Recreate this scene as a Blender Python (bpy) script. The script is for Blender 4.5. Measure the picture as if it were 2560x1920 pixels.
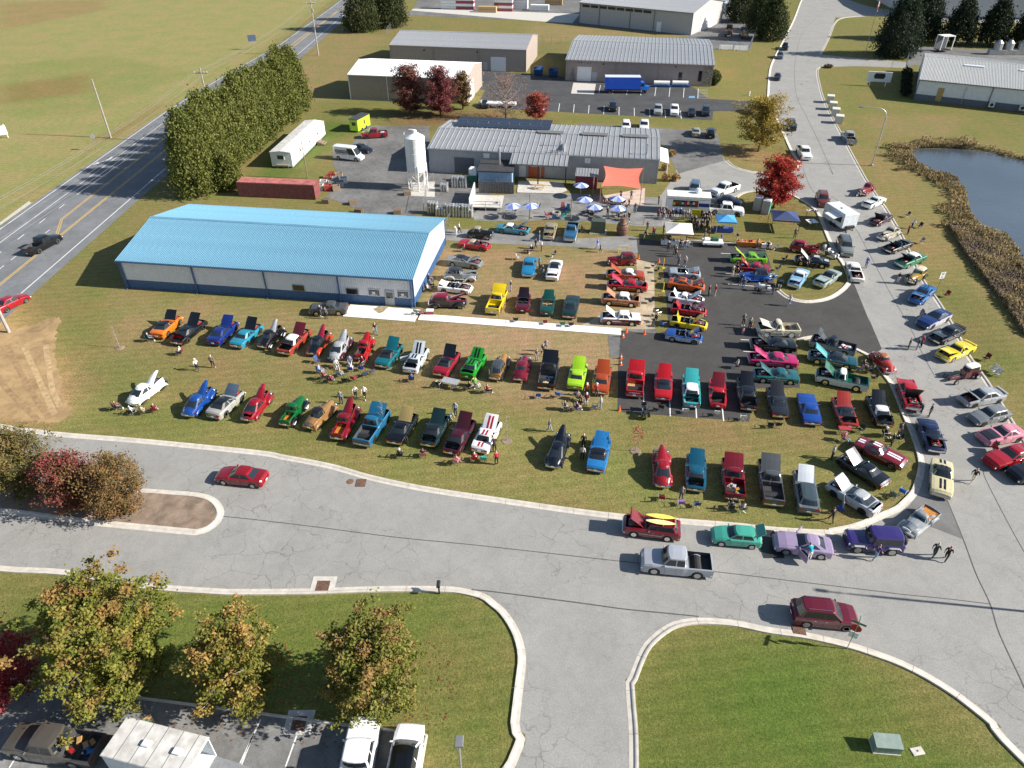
import bpy, math, random, numpy as np
from mathutils import Vector, Matrix, geometry
R = math.radians
random.seed(7); rng = np.random.default_rng(7)
sc = bpy.context.scene
for o in list(bpy.data.objects): bpy.data.objects.remove(o)
# ---------------------------------------------------------------- camera (drone at 45.7 m, 36 degrees down)
cam = bpy.data.cameras.new('camera'); camo = bpy.data.objects.new('camera', cam); sc.collection.objects.link(camo)
cam.sensor_fit = 'HORIZONTAL'; cam.sensor_width = 36; cam.lens = 36*1775/2560
cam.clip_end = 6000; cam.clip_start = .5
camo.location = (0, 0, 45.7); camo.rotation_euler = (R(90-36), 0, 0)
sc.camera = camo
# ---------------------------------------------------------------- sky and sun
SUN_EL, SUN_AZ = R(30), R(-7.2)          # the sun stands to the right (+X), a little behind the camera
w = bpy.data.worlds.new('World'); sc.world = w; w.use_nodes = True
nt = w.node_tree; bg = nt.nodes['Background']
sky = nt.nodes.new('ShaderNodeTexSky'); sky.sky_type = 'NISHITA'; sky.sun_disc = False
sky.sun_elevation = SUN_EL; sky.sun_rotation = R(90) - SUN_AZ; sky.air_density = 1; sky.dust_density = .6; sky.ozone_density = 1
nt.links.new(sky.outputs[0], bg.inputs[0]); bg.inputs[1].default_value = .072
sl = bpy.data.lights.new('sun', 'SUN'); sl.energy = 5.0; sl.angle = R(.53); sl.color = (1, .95, .87)
so = bpy.data.objects.new('sun', sl); sc.collection.objects.link(so)
sd = Vector((math.cos(SUN_EL)*math.cos(SUN_AZ), math.cos(SUN_EL)*math.sin(SUN_AZ), math.sin(SUN_EL)))
so.rotation_euler = sd.to_track_quat('Z', 'Y').to_euler(); so.location = (80, -10, 90)
vs = sc.view_settings; vs.view_transform = 'Standard'; vs.look = 'None'; vs.gamma = 1; vs.use_curve_mapping = False; vs.exposure = .95
sc.render.engine = 'CYCLES'

# ---------------------------------------------------------------- helpers
COL = sc.collection
def rgb(h):
    if not isinstance(h, str): return tuple(h)
    h = h.lstrip('#'); c = [int(h[i:i+2], 16)/255 for i in (0, 2, 4)]
    return tuple(x/12.92 if x <= .04045 else ((x+.055)/1.055)**2.4 for x in c)
MAT = {}
def mat(name, col, rough=.6, metal=0., var=.12, scale=3., coat=0., bump=0., spec=.5, col2=None):
    if name in MAT: return MAT[name]
    m = bpy.data.materials.new(name); m.use_nodes = True; MAT[name] = m
    n = m.node_tree.nodes; l = m.node_tree.links; b = n['Principled BSDF']
    c = rgb(col); b.inputs['Roughness'].default_value = rough; b.inputs['Metallic'].default_value = metal
    b.inputs['Coat Weight'].default_value = coat; b.inputs['Coat Roughness'].default_value = .06
    b.inputs['Specular IOR Level'].default_value = spec
    if var > 0:
        tc = n.new('ShaderNodeTexCoord'); nz = n.new('ShaderNodeTexNoise'); nz.inputs['Scale'].default_value = scale; nz.inputs['Detail'].default_value = 5
        l.new(tc.outputs['Object'], nz.inputs['Vector'])
        r = n.new('ShaderNodeValToRGB'); l.new(nz.outputs[0], r.inputs[0])
        c2 = rgb(col2) if col2 else tuple(min(1, x*(1+var)) for x in c); c1 = c if col2 else tuple(x*(1-var) for x in c)
        r.color_ramp.elements[0].position = .32; r.color_ramp.elements[1].position = .68
        r.color_ramp.elements[0].color = (*c1, 1); r.color_ramp.elements[1].color = (*c2, 1)
        l.new(r.outputs[0], b.inputs['Base Color'])
        if bump:
            bp = n.new('ShaderNodeBump'); bp.inputs['Strength'].default_value = bump; bp.inputs['Distance'].default_value = .02
            l.new(nz.outputs[0], bp.inputs['Height']); l.new(bp.outputs[0], b.inputs['Normal'])
    else: b.inputs['Base Color'].default_value = (*c, 1)
    return m
def paint(h, metal=.0):
    c = rgb(h); k = .7 if max(c) < .6 else .88
    return mat('paint_'+str(h), tuple(x*k for x in c), .3, metal, .05, 1.2, coat=.8)
GLASS = mat('dark_glass', (.018, .024, .03), .06, 0, 0, spec=.8)
CHROME = mat('chrome', (.75, .75, .76), .16, 1., 0)
TYRE = mat('tyre_rubber', (.018, .018, .019), .8, 0, .2, 9)
BLACK = mat('black_plastic', (.02, .02, .021), .55, 0, .1)
DARK = mat('dark_cavity', (.012, .012, .013), .9, 0, 0)
STEEL = mat('galvanised_steel', (.42, .43, .44), .42, .7, .12, 4)
WHITE = mat('white_paint', (.78, .78, .76), .5, 0, .05, 2)
RED = mat('red_lens', (.35, .01, .012), .25, 0, 0)
AMBER = mat('orange_plastic', (.75, .13, .02), .5, 0, .05)
LENS = mat('lamp_lens', (.75, .76, .74), .15, 0, 0)
WOOD = mat('weathered_wood', (.21, .155, .105), .75, 0, .3, 6)
PINE = mat('yellow_pine', (.48, .32, .15), .6, 0, .2, 6)
CONC = mat('concrete', (.50, .47, .42), .85, 0, .14, 2.2, bump=.2)
GREYM = mat('grey_plastic', (.16, .165, .17), .5, 0, .1)
class MB:
    def __init__(s): s.v = []; s.f = []; s.m = []; s.x = None
    def add(s, vs, fs, mi=0):
        k = len(s.v)
        s.v += [tuple(v) for v in (vs if s.x is None else [s.x @ Vector(v) for v in vs])]
        s.f += [tuple(i+k for i in f) for f in fs]; s.m += [mi]*len(fs); return s
    def box(s, x0, x1, y0, y1, z0, z1, mi=0):
        return s.add([(x, y, z) for z in (z0, z1) for y in (y0, y1) for x in (x0, x1)],
                     [(0, 2, 3, 1), (4, 5, 7, 6), (0, 1, 5, 4), (2, 6, 7, 3), (0, 4, 6, 2), (1, 3, 7, 5)], mi)
    def rbox(s, x0, x1, y0, y1, z0, z1, b=.03, mi=0):      # box with chamfered top edges
        vs = [(x, y, z) for z in (z0, z1-b) for x, y in ((x0, y0), (x1, y0), (x1, y1), (x0, y1))] + [(x0+b, y0+b, z1), (x1-b, y0+b, z1), (x1-b, y1-b, z1), (x0+b, y1-b, z1)]
        fs = [(3, 2, 1, 0), (8, 9, 10, 11)] + [(a+k, (a+1) % 4+k, (a+1) % 4+4+k, a+4+k) for k in (0, 4) for a in range(4)]
        return s.add(vs, fs, mi)
    def rings(s, rs, mi=0, cap=True, close=True):
        n = len(rs[0]); vs = [p for r in rs for p in r]; fs = []
        for k in range(len(rs)-1):
            for a in range(n if close else n-1):
                b = (a+1) % n; fs.append((k*n+a, k*n+b, (k+1)*n+b, (k+1)*n+a))
        if cap: fs += [tuple(range(n-1, -1, -1)), tuple(range((len(rs)-1)*n, len(rs)*n))]
        return s.add(vs, fs, mi)
    def tube(s, pts, r, n=6, mi=0):
        pts = [Vector(p) for p in pts]; rs = []
        for k, p in enumerate(pts):
            d = (pts[min(k+1, len(pts)-1)]-pts[max(k-1, 0)]).normalized()
            u = d.orthogonal().normalized() if abs(d.z) > .95 else d.cross(Vector((0, 0, 1))).normalized(); w_ = d.cross(u)
            rr = r[k] if isinstance(r, (list, tuple)) else r
            rs.append([p+rr*(math.cos(a)*u+math.sin(a)*w_) for a in [2*math.pi*i/n for i in range(n)]])
        return s.rings(rs, mi)
    def lathe(s, prof, n=16, mi=0, c=(0, 0, 0)):        # prof: (r, z)
        rs = [[(c[0]+r*math.cos(2*math.pi*i/n), c[1]+r*math.sin(2*math.pi*i/n), c[2]+z) for i in range(n)] for r, z in prof]
        return s.rings(rs, mi)
    def quad(s, a, b, c, d, mi=0): return s.add([a, b, c, d], [(0, 1, 2, 3)], mi)
    def prism(s, poly, z0, z1, mi=0):
        n = len(poly); return s.add([(x, y, z0) for x, y in poly]+[(x, y, z1) for x, y in poly],
            [tuple(range(n-1, -1, -1)), tuple(range(n, 2*n))]+[(i, (i+1) % n, (i+1) % n+n, i+n) for i in range(n)], mi)
    def mesh(s, name, mats=None, smooth=False):
        me = bpy.data.meshes.new(name); me.from_pydata(s.v, [], s.f)
        if mats is not None:
            for m in (mats if isinstance(mats, (list, tuple)) else [mats]): me.materials.append(m)
        if s.m and max(s.m) > 0: me.polygons.foreach_set('material_index', s.m)
        if smooth is not False:
            me.shade_smooth()
            if smooth is not True: me.set_sharp_from_angle(angle=R(smooth))
        me.update(); return me
    def build(s, name, mats, parent=None, loc=None, rz=None, smooth=False):
        return ob(name, s.mesh(name, mats, smooth), parent, loc, rz)
def ob(name, data, parent=None, loc=None, rz=None):
    o = bpy.data.objects.new(name, data); COL.objects.link(o)
    if parent is not None: o.parent = parent
    if loc is not None: o.location = loc if len(loc) == 3 else (*loc, 0)
    if rz is not None: o.rotation_euler[2] = rz
    return o
def tag(o, label, cat, group=None):
    o['label'] = label; o['category'] = cat
    if group: o['group'] = group
    return o
def thing(name, label, cat, loc=(0, 0, 0), rz=0, group=None):
    return tag(ob(name, None, None, loc, rz), label, cat, group)
def struct(o, kind='structure'): o['kind'] = kind; return o
def copytree(o, parent=None):
    c = o.copy(); COL.objects.link(c); c.parent = parent
    for ch in o.children: copytree(ch, c)
    return c
def ang(a, b): return math.atan2(b[1]-a[1], b[0]-a[0])
def dist(a, b): return math.hypot(b[0]-a[0], b[1]-a[1])
def lerp(a, b, t): return a+(b-a)*t
TXT = {}
def text_mesh(name, txt, size, m, ext=.004, align='CENTER'):
    cu = bpy.data.curves.new(name, 'FONT'); cu.body = txt; cu.size = size; cu.extrude = ext; cu.align_x = align; cu.align_y = 'CENTER'; cu.resolution_u = 2
    t = bpy.data.objects.new(name, cu); COL.objects.link(t)
    me = bpy.data.meshes.new_from_object(t.evaluated_get(bpy.context.evaluated_depsgraph_get()))
    bpy.data.objects.remove(t); me.materials.clear(); me.materials.append(m); return me
def lettering(txt, size, m, parent, loc, rot, name='lettering', sx=1.):
    o = ob(name, text_mesh(name, txt, size, m), parent); o.location = loc; o.rotation_euler = rot; o.scale = (sx, 1, 1); return o
def spline(pts, n=6, closed=False):
    P_ = [Vector((*p[:2], 0)) for p in pts]; out = []; N = len(P_)
    for i in range(N if closed else N-1):
        g = lambda k: P_[k % N] if closed else P_[max(0, min(N-1, k))]
        a, b, c, d = g(i-1), g(i), g(i+1), g(i+2)
        for k in range(n):
            t = k/n; out.append(.5*((2*b)+(c-a)*t+(2*a-5*b+4*c-d)*t*t+(3*b-3*c+d-a)*t**3))
    if not closed: out.append(P_[-1])
    return [(p.x, p.y) for p in out]
def sheet(name, poly, z, m, kind='structure', parent=None):
    tr = geometry.tessellate_polygon([[Vector((*p, 0)) for p in poly]])
    me = bpy.data.meshes.new(name); vs_ = [(*p, z) for p in poly]; fs = []
    for a, b, c in tr:
        A, B, C = (Vector(vs_[i]) for i in (a, b, c))
        fs.append((a, b, c) if (B-A).cross(C-A).z > 0 else (a, c, b))
    me.from_pydata(vs_, [], fs); me.materials.append(m); me.update(); o = ob(name, me, parent)
    if kind and not parent: o['kind'] = kind
    return o

# ---------------------------------------------------------------- ground, roads, pond
def asphalt(name, col, crack=.0, var=.12, sc1=.25, stain=.25):
    m = bpy.data.materials.new(name); m.use_nodes = True; n = m.node_tree.nodes; l = m.node_tree.links; b = n['Principled BSDF']
    b.inputs['Roughness'].default_value = .88; b.inputs['Specular IOR Level'].default_value = .3
    tc = n.new('ShaderNodeTexCoord')
    def noise(s, d=4, dist_=0.):
        z = n.new('ShaderNodeTexNoise'); z.inputs['Scale'].default_value = s; z.inputs['Detail'].default_value = d; z.inputs['Distortion'].default_value = dist_
        l.new(tc.outputs['Object'], z.inputs['Vector']); return z
    def mul(a, lo, hi, p0=.3, p1=.7):
        mr = n.new('ShaderNodeMapRange'); mr.inputs[1].default_value = p0; mr.inputs[2].default_value = p1; mr.inputs[3].default_value = lo; mr.inputs[4].default_value = hi
        l.new(a, mr.inputs[0]); return mr.outputs[0]
    def mx(a, b_):
        q = n.new('ShaderNodeMath'); q.operation = 'MULTIPLY'; l.new(a, q.inputs[0]); l.new(b_, q.inputs[1]); return q.outputs[0]
    f = mx(mx(mul(noise(sc1, 5).outputs[0], 1-var, 1+var), mul(noise(9, 3).outputs[0], .86, 1.14)), mul(noise(.9, 6, 1.2).outputs[0], 1-stain*.5, 1.06, .25, .6))
    if crack:
        wp = n.new('ShaderNodeVectorMath'); wp.operation = 'ADD'; nz = noise(.5, 4); sc_ = n.new('ShaderNodeVectorMath'); sc_.operation = 'SCALE'; sc_.inputs['Scale'].default_value = 2.6
        l.new(nz.outputs['Color'], sc_.inputs[0]); l.new(tc.outputs['Object'], wp.inputs[0]); l.new(sc_.outputs[0], wp.inputs[1])
        v = n.new('ShaderNodeTexVoronoi'); v.feature = 'DISTANCE_TO_EDGE'; v.inputs['Scale'].default_value = .42; l.new(wp.outputs[0], v.inputs['Vector'])
        ck = mul(v.outputs['Distance'], 1, 0, .004, .02)
        ck = mx(ck, mul(noise(.07, 3).outputs[0], 0, 1, .42, .6)); inv = mul(ck, 1, 1-crack, 0, 1); f = mx(f, inv)
    c = n.new('ShaderNodeVectorMath'); c.operation = 'SCALE'; c.inputs[0].default_value = rgb(col); l.new(f, c.inputs['Scale'])
    l.new(c.outputs[0], b.inputs['Base Color'])
    bp = n.new('ShaderNodeBump'); bp.inputs['Strength'].default_value = .25; bp.inputs['Distance'].default_value = .01; l.new(noise(30, 2).outputs[0], bp.inputs['Height']); l.new(bp.outputs[0], b.inputs['Normal'])
    return m
A_ROAD = asphalt('aged_asphalt', (.265, .257, .24), .34, .07, .25, .12)
A_HWY = asphalt('highway_asphalt', (.165, .17, .176), .25, .14)
A_LOT = asphalt('fresh_asphalt', (.058, .055, .052), 0, .12, .3, .3)
A_YARD = asphalt('yard_asphalt', (.15, .147, .142), .3, .25, .15, .6)
A_DARKYARD = asphalt('parking_asphalt', (.062, .062, .064), .2, .2)
A_PATCH = asphalt('asphalt_patch', (.15, .146, .142), .2)
A_GRAVEL = asphalt('gravel', (.215, .21, .2), 0, .2, .3, .4)
A_SAND = asphalt('sandy_ground', (.40, .32, .215), 0, .25, .5, .4)
A_MULCH = asphalt('mulch', (.23, .17, .125), 0, .3, .8, .6)
CONCW = mat('white_concrete', (.78, .745, .68), .85, 0, .08, 1.5, bump=.1)
KERBM = mat('kerb_concrete', (.52, .475, .41), .85, 0, .13, 1.6, bump=.2)
LINE = mat('road_marking_white', (.68, .68, .66), .7, 0, .15, 5)
LINEY = mat('road_marking_yellow', (.55, .36, .1), .7, 0, .2, 5)
SEAM = mat('tar_seam', (.07, .068, .066), .8, 0, .2, 3)
POND = spline([(79.13,142.41), (84.87,144.96), (95.62,143.13), (99.59,137.51), (118, 128), (122, 112), (112, 98), (73.35,89.85), (73.76,95.88), (74.56,100.80), (72.70,105.74), (79.31,123.75), (77.17,129.72), (76.87,136.16)], 5, True)
def inpoly(X, Y, poly):
    c = np.zeros(X.shape, bool); n = len(poly)
    for i in range(n):
        x1, y1 = poly[i]; x2, y2 = poly[(i+1) % n]
        if y1 == y2: continue
        c ^= ((y1 > Y) != (y2 > Y)) & (X < (x2-x1)*(Y-y1)/(y2-y1)+x1)
    return c
xs = np.concatenate([[-2500, -1200, -600, -380], np.arange(-264, 265, 2.), [380, 600, 1200, 2500]])
ys = np.concatenate([[-400, -120, -40], np.arange(-8, 421, 2.), [520, 800, 1400, 3500]])
GX, GY = np.meshgrid(xs, ys); tone = np.empty(GX.shape+(3,)); tone[:] = (.17, .15, .06)
DRY, BROWN, SOIL = (.215, .17, .085), (.262, .19, .112), (.42, .27, .135)
REG = [([(-400, 60), (-78, 60), (-76, 420), (-400, 420)], (.235, .215, .095)),
 ([(-147.07,218.89), (-122.94,231.34), (-87.47,210.29), (-98.34,167.04), (-116.82,167.04)], (.2, .2, .078)), ([(-215.58,336.32), (-174.74,342.80), (-161.94,315.27), (-178.60,272.93)], (.23, .175, .085)),
 ([(-132.98,194.74), (-116.33,207.55), (-106.73,187.69), (-122.55,176.86)], (.19, .15, .062)), ([(-86.31,149.92), (-82.13,199.70), (-82.62,181.06), (-82.68,149.92)], (.21, .14, .06)),
 ([(-63.44,214.51), (-62.17,268.62), (-40.23,262.37), (-45.28,218.89), (-39.90,181.06), (-49.29,178.94)], (.2, .16, .075)),
 ([(-49.29,178.94), (-8.64,176.86), (-8.24,167.04), (-43.62,167.04)], (.14, .14, .045)), ([(-42.04,167.04), (-34.36,158.09), (-37.09,146.84), (-39.51,130.34), (-44.96,120.92), (-47.71,130.34)], (.09, .125, .03)),
 ([(-27.90,171.83), (0.00,170.85), (0.00,161.57), (-26.15,158.95)], (.17, .115, .06)), ([(5.06,286.65), (58.87,264.43), (57.28,256.38), (4.52,252.52)], (.21, .165, .08)),
 ([(7.11,250.62), (17.85,248.75), (16.40,231.34), (4.87,213.09)], (.16, .14, .06)), ([(62.24,238.04), (80.14,241.52), (61.88,178.94), (48.28,182.13)], (.185, .16, .06)),
 ([(5.84,167.98), (52.81,167.04), (44.92,146.08), (42.98,149.92), (43.27,159.82), (5.70,163.36)], (.15, .14, .045)), ([(43.74,146.08), (51.23,142.41), (47.71,130.34), (42.44,136.16)], (.26, .185, .1)),
 ([(119.70,299.06), (140.74,299.06), (112.05,231.34), (93.22,231.34)], (.16, .15, .05)), ([(87.14,215.95), (110.17,213.09), (97.33,179.99), (118.48,169.88), (105.04,146.84), (81.01,146.84), (63.90,117.67), (68.12,135.49), (76.45,182.13)], (.155, .145, .05)),
 ([(79.53,167.04), (103.30,167.04), (92.85,151.49), (75.80,151.49)], (.195, .155, .07)), ([(67.06,143.86), (76.50,146.84), (65.46,95.88), (63.06,89.85), (56.34,88.15), (60.10,102.53)], (.20, .155, .068)),
 ([(68.05,105.38), (68.23,95.88), (60.50,70.49), (62.97,74.74), (70.99,95.88), (70.65,106.11)], (.19, .145, .075)), ([(57.64,88.15), (61.40,81.80), (58.21,66.57), (56.51,63.65), (52.75,63.65), (54.18,73.64)], (.13, .125, .042)),
 ([(-53.15,84.50), (-27.71,79.55), (13.16,73.37), (11.01,57.95), (-43.63,73.37), (-48.65,60.34)], DRY), ([(-57.78,82.59), (-53.15,84.50), (-46.82,69.29), (-47.33,58.73)], (.165, .15, .055)),
 ([(-13.00,106.82), (-7.70,60.34), (11.01,57.95), (13.09,72.85), (18.42,96.63), (-10.12,98.23)], BROWN), ([(-10.12,98.23), (13.21,95.85), (10.08,76.65), (-12.38,80.74)], (.245, .172, .098)),
 ([(-48.58,61.16), (10.92,57.18), (36.92,54.95), (34.84,44.13), (9.51,43.85), (-9.99,47.03), (-46.40,54.23)], (.182, .168, .064)), ([(-42.77,71.29), (9.41,58.73), (8.77,57.18), (-42.76,67.37)], (.185, .15, .068)),
 ([(11.16,57.18), (36.92,54.95), (34.91,50.15), (10.37,50.80)], (.18, .14, .062)), ([(-24.12,57.18), (-4.93,54.95), (-4.81,52.83), (-23.15,53.52)], (.12, .125, .037)), ([(-43.68,58.70), (-28.40,55.65), (-40.12,55.65)], (.115, .125, .035)),
 ([(-88.23,97.36), (-65.20,80.10), (-55.32,69.26), (-52.75,69.26), (-48.55,61.34), (-45.09,57.15), (-47.94,56.02), (-56.29,57.15), (-68.38,62.40)], SOIL), ([(-58.42,69.26), (-55.32,69.26), (-47.39,57.92), (-49.62,57.15)], (.36, .235, .12)),
 ([(-52.61,69.26), (-51.40,69.26), (-43.92,58.70), (-45.47,57.92)], (.13, .12, .055)),
 ([(-46.76,83.25), (-43.30,82.62), (-42.49,80.47), (-47.57,82.62)], (.12, .145, .035)), ([(-11.49,107.62), (-3.04,107.62), (-2.98,104.68), (-9.68,105.40)], (.12, .145, .035)), ([(-17.60,110.70), (-6.70,108.38), (-6.66,107.62), (-17.41,109.14)], (.1, .13, .03)),
 ([(-3.02,106.88), (12.17,106.13), (19.08,102.20), (10.85,100.82), (2.90,103.25)], (.17, .135, .055)), ([(37.18,113.70), (48.83,116.63), (46.17,95.74), (37.88,95.74), (29.06,99.64), (31.60,104.49)], (.15, .14, .05)), ([(34.99,104.49), (40.45,104.49), (38.51,100.31), (32.79,100.31)], (.19, .135, .06)),
 ([(35.67,84.77), (40.44,90.88), (47.66,94.18), (45.58,85.57), (39.29,81.69)], (.14, .132, .045)), ([(37.74,95.74), (40.83,94.18), (37.02,84.25), (35.15,85.57)], (.165, .13, .055)),
 ([(34.32,72.46), (41.63,68.69), (41.98,64.42), (38.92,51.01), (35.90,45.95), (30.62,60.78)], (.145, .13, .045)),
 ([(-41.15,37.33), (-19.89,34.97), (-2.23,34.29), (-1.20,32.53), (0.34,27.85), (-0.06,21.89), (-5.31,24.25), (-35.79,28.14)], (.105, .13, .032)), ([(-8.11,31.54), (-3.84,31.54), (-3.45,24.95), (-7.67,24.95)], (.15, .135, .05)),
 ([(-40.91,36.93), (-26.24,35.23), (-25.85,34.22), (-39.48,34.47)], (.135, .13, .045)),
 ([(8.29,27.77), (12.62,32.35), (18.89,31.54), (24.49,30.58), (31.97,21.60), (50, 10), (2, 10)], (.092, .122, .028)), ([(22.97,28.73), (26.67,27.85), (26.75,24.56), (21.60,23.04)], (.112, .128, .034)),
 ([(-24, -60), (50, -60), (50, 20), (-24, 20)], (.092, .122, .028)), ([(110, 40), (400, 40), (400, 420), (110, 420)], (.15, .14, .05)), ([(145.58,342.80), (208.39,323.99), (181.19,277.37), (120.70,296.50)], (.165, .15, .05))]
for poly, c in REG: tone[inpoly(GX, GY, poly)] = c
for _ in range(2):
    t2 = tone.copy(); t2[1:-1, 1:-1] = (tone[1:-1, 1:-1]*2+tone[:-2, 1:-1]+tone[2:, 1:-1]+tone[1:-1, :-2]+tone[1:-1, 2:])/6; tone = t2
pin = inpoly(GX, GY, POND).astype(float); dep = pin.copy()
dep[1:-1, 1:-1] = np.minimum.reduce([pin[1:-1, 1:-1], pin[:-2, 1:-1], pin[2:, 1:-1], pin[1:-1, :-2], pin[1:-1, 2:]])
GZ = -.25*pin-.5*dep; tone[pin > 0] = (.09, .07, .045)
ny, nx = GX.shape; idx = np.arange(nx*ny).reshape(ny, nx)
fq = np.stack([idx[:-1, :-1], idx[:-1, 1:], idx[1:, 1:], idx[1:, :-1]], -1).reshape(-1, 4)
def npmesh(name, V, Fq, m=None, smooth=False):
    me = bpy.data.meshes.new(name); k = Fq.shape[1]
    me.vertices.add(len(V)); me.vertices.foreach_set('co', np.asarray(V, np.float32).ravel())
    me.loops.add(Fq.size); me.loops.foreach_set('vertex_index', Fq.astype(np.int32).ravel())
    me.polygons.add(len(Fq)); me.polygons.foreach_set('loop_start', np.arange(0, Fq.size, k, dtype=np.int32)); me.polygons.foreach_set('loop_total', np.full(len(Fq), k, np.int32))
    if m is not None: me.materials.append(m)
    me.update(calc_edges=True)
    return me
def grassmat():
    m = bpy.data.materials.new('turf'); m.use_nodes = True; n = m.node_tree.nodes; l = m.node_tree.links; b = n['Principled BSDF']
    b.inputs['Roughness'].default_value = .95; b.inputs['Specular IOR Level'].default_value = .15
    at = n.new('ShaderNodeVertexColor'); at.layer_name = 'tone'; tc = n.new('ShaderNodeTexCoord')
    def noise(s, d, sx=1.):
        z = n.new('ShaderNodeTexNoise'); z.inputs['Scale'].default_value = s; z.inputs['Detail'].default_value = d; z.inputs['Roughness'].default_value = .65
        mp = n.new('ShaderNodeMapping'); mp.inputs['Scale'].default_value = (sx, 1, 1); l.new(tc.outputs['Object'], mp.inputs[0]); l.new(mp.outputs[0], z.inputs['Vector']); return z.outputs[0]
    def rmp(a, c0, c1, p0, p1):
        r = n.new('ShaderNodeValToRGB'); r.color_ramp.elements[0].position = p0; r.color_ramp.elements[1].position = p1
        r.color_ramp.elements[0].color = (*c0, 1); r.color_ramp.elements[1].color = (*c1, 1); l.new(a, r.inputs[0]); return r.outputs[0]
    def mulc(a, b_):
        q = n.new('ShaderNodeMix'); q.data_type = 'RGBA'; q.blend_type = 'MULTIPLY'; q.inputs[0].default_value = 1; l.new(a, q.inputs[6]); l.new(b_, q.inputs[7]); return q.outputs[2]
    c = mulc(at.outputs[0], rmp(noise(.13, 6), (.86, 1.0, .82), (1.13, 1.0, 1.08), .36, .64))
    wv = n.new('ShaderNodeTexWave'); wv.inputs['Scale'].default_value = .28; wv.inputs['Distortion'].default_value = 1.6; wv.inputs['Detail'].default_value = 2; wv.inputs['Detail Scale'].default_value = .12
    wm_ = n.new('ShaderNodeMapping'); wm_.inputs['Rotation'].default_value = (0, 0, R(82)); l.new(tc.outputs['Object'], wm_.inputs[0]); l.new(wm_.outputs[0], wv.inputs['Vector'])
    c = mulc(c, rmp(wv.outputs['Fac'], (.945, .955, .935), (1.05, 1.035, 1.045), .25, .75))
    c = mulc(c, rmp(noise(.9, 7), (.84, .89, .8), (1.15, 1.1, 1.12), .33, .67))
    c = mulc(c, rmp(noise(4.5, 5), (.68, .73, .62), (1.32, 1.26, 1.3), .34, .66))
    c = mulc(c, rmp(noise(15, 3), (.55, .58, .5), (1.5, 1.45, 1.45), .34, .66))
    l.new(c, b.inputs['Base Color'])
    bp = n.new('ShaderNodeBump'); bp.inputs['Strength'].default_value = .8; bp.inputs['Distance'].default_value = .06; l.new(noise(6, 6), bp.inputs['Height']); l.new(bp.outputs[0], b.inputs['Normal'])
    return m
me = npmesh('ground', np.stack([GX, GY, GZ], -1).reshape(-1, 3), fq, grassmat())
ca = me.color_attributes.new('tone', 'FLOAT_COLOR', 'POINT'); ca.data.foreach_set('color', np.concatenate([tone.reshape(-1, 3), np.ones((nx*ny, 1))], 1).astype(np.float32).ravel())
struct(ob('ground', me))
WATER = mat('pond_water', (.06, .076, .092), .2, 0, .2, .05, spec=.8, bump=0)
wn = WATER.node_tree; wb = wn.nodes.new('ShaderNodeBump'); wz = wn.nodes.new('ShaderNodeTexNoise'); wz.inputs['Scale'].default_value = 2.2; wz.inputs['Detail'].default_value = 4
wtc = wn.nodes.new('ShaderNodeTexCoord'); wmp = wn.nodes.new('ShaderNodeMapping'); wmp.inputs['Scale'].default_value = (.5, 1.6, 1); wn.links.new(wtc.outputs['Object'], wmp.inputs[0]); wn.links.new(wmp.outputs[0], wz.inputs['Vector'])
wb.inputs['Strength'].default_value = .5; wb.inputs['Distance'].default_value = .06; wn.links.new(wz.outputs[0], wb.inputs['Height']); wn.links.new(wb.outputs[0], wn.nodes['Principled BSDF'].inputs['Normal'])
cx_ = sum(p[0] for p in POND)/len(POND); cy_ = sum(p[1] for p in POND)/len(POND)
sheet('pond_water', [(cx_+(x-cx_)*1.03, cy_+(y-cy_)*1.03) for x, y in POND], -.22, WATER)

# --- edges of the roads; each list runs so that the grass lies on its left
E_SHOW = spline([(-57.24,56.40), (-46.48,54.17), (-36.64,52.97), (-24.63,51.24), (-22.21,50.64), (-17.29,49.35), (-13.23,47.79), (-8.27,46.36), (-2.86,45.20), (7.66,43.15), (14.45,42.35), (19.39,41.82), (21.57,41.46), (24.62,41.16), (27.02,41.04), (26.95,41.16), (28.68,41.51), (30.64,42.20), (32.68,43.19), (34.12,43.86), (35.42,44.88), (36.57,45.94), (37.48,47.16), (38.89,49.43), (39.58,51.28), (40.41,54.66), (40.77,56.91), (41.54,60.60), (41.88,63.00), (41.84,64.60), (41.80,67.52), (41.49,68.88), (40.25,70.49), (38.97,71.83), (37.70,72.68), (36.16,72.88), (33.69,71.93)], 4)
E_SOUTHR = spline([(40, 8), (32.62,22.71), (32.13,24.63), (30.86,26.61), (29.84,27.76), (28.70,28.76), (27.43,29.59), (26.04,30.25), (24.60,30.86), (21.75,31.67), (19.06,32.13), (16.86,32.70), (14.48,32.93), (12.71,32.77), (11.40,32.25), (9.82,30.97), (8.97,29.74), (8.17,28.12), (7.90,27.85), (7.75,26.16), (7.35,21.89), (4.9, 6), (5.0, -40)], 4)
E_SOUTHL = spline([(-9.2, -40), (-8.6, 6), (0.19,21.89), (0.47,24.56), (0.82,27.59), (1.02,29.46), (0.82,30.96), (0.36,32.23), (-0.42,33.56), (-1.23,34.38), (-2.17,35.16), (-4.09,35.71), (-5.92,35.84), (-10.47,35.84), (-15.88,35.62), (-21.32,35.57), (-23.22,35.64), (-28.72,36.13), (-35.79,37.47), (-41.47,37.88), (-50.09,39.28)], 4)
E_ISLAND = spline([(-57.61,48.85), (-47.19,47.68), (-35.08,46.82), (-30.71,46.44), (-27.96,46.08), (-26.34,45.31), (-25.30,43.97), (-25.13,42.74), (-25.69,41.61), (-26.70,41.13), (-28.11,41.22), (-37.10,42.34), (-44.78,43.55), (-54.67,44.67)], 4)[::-1]
E_RIGHT = spline([(93.27,232.98), (105.76,260.35), (117.34,286.65), (124.48,297.77), (134.10,302.18), (142.28,301.65)], 5)[::-1]
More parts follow.
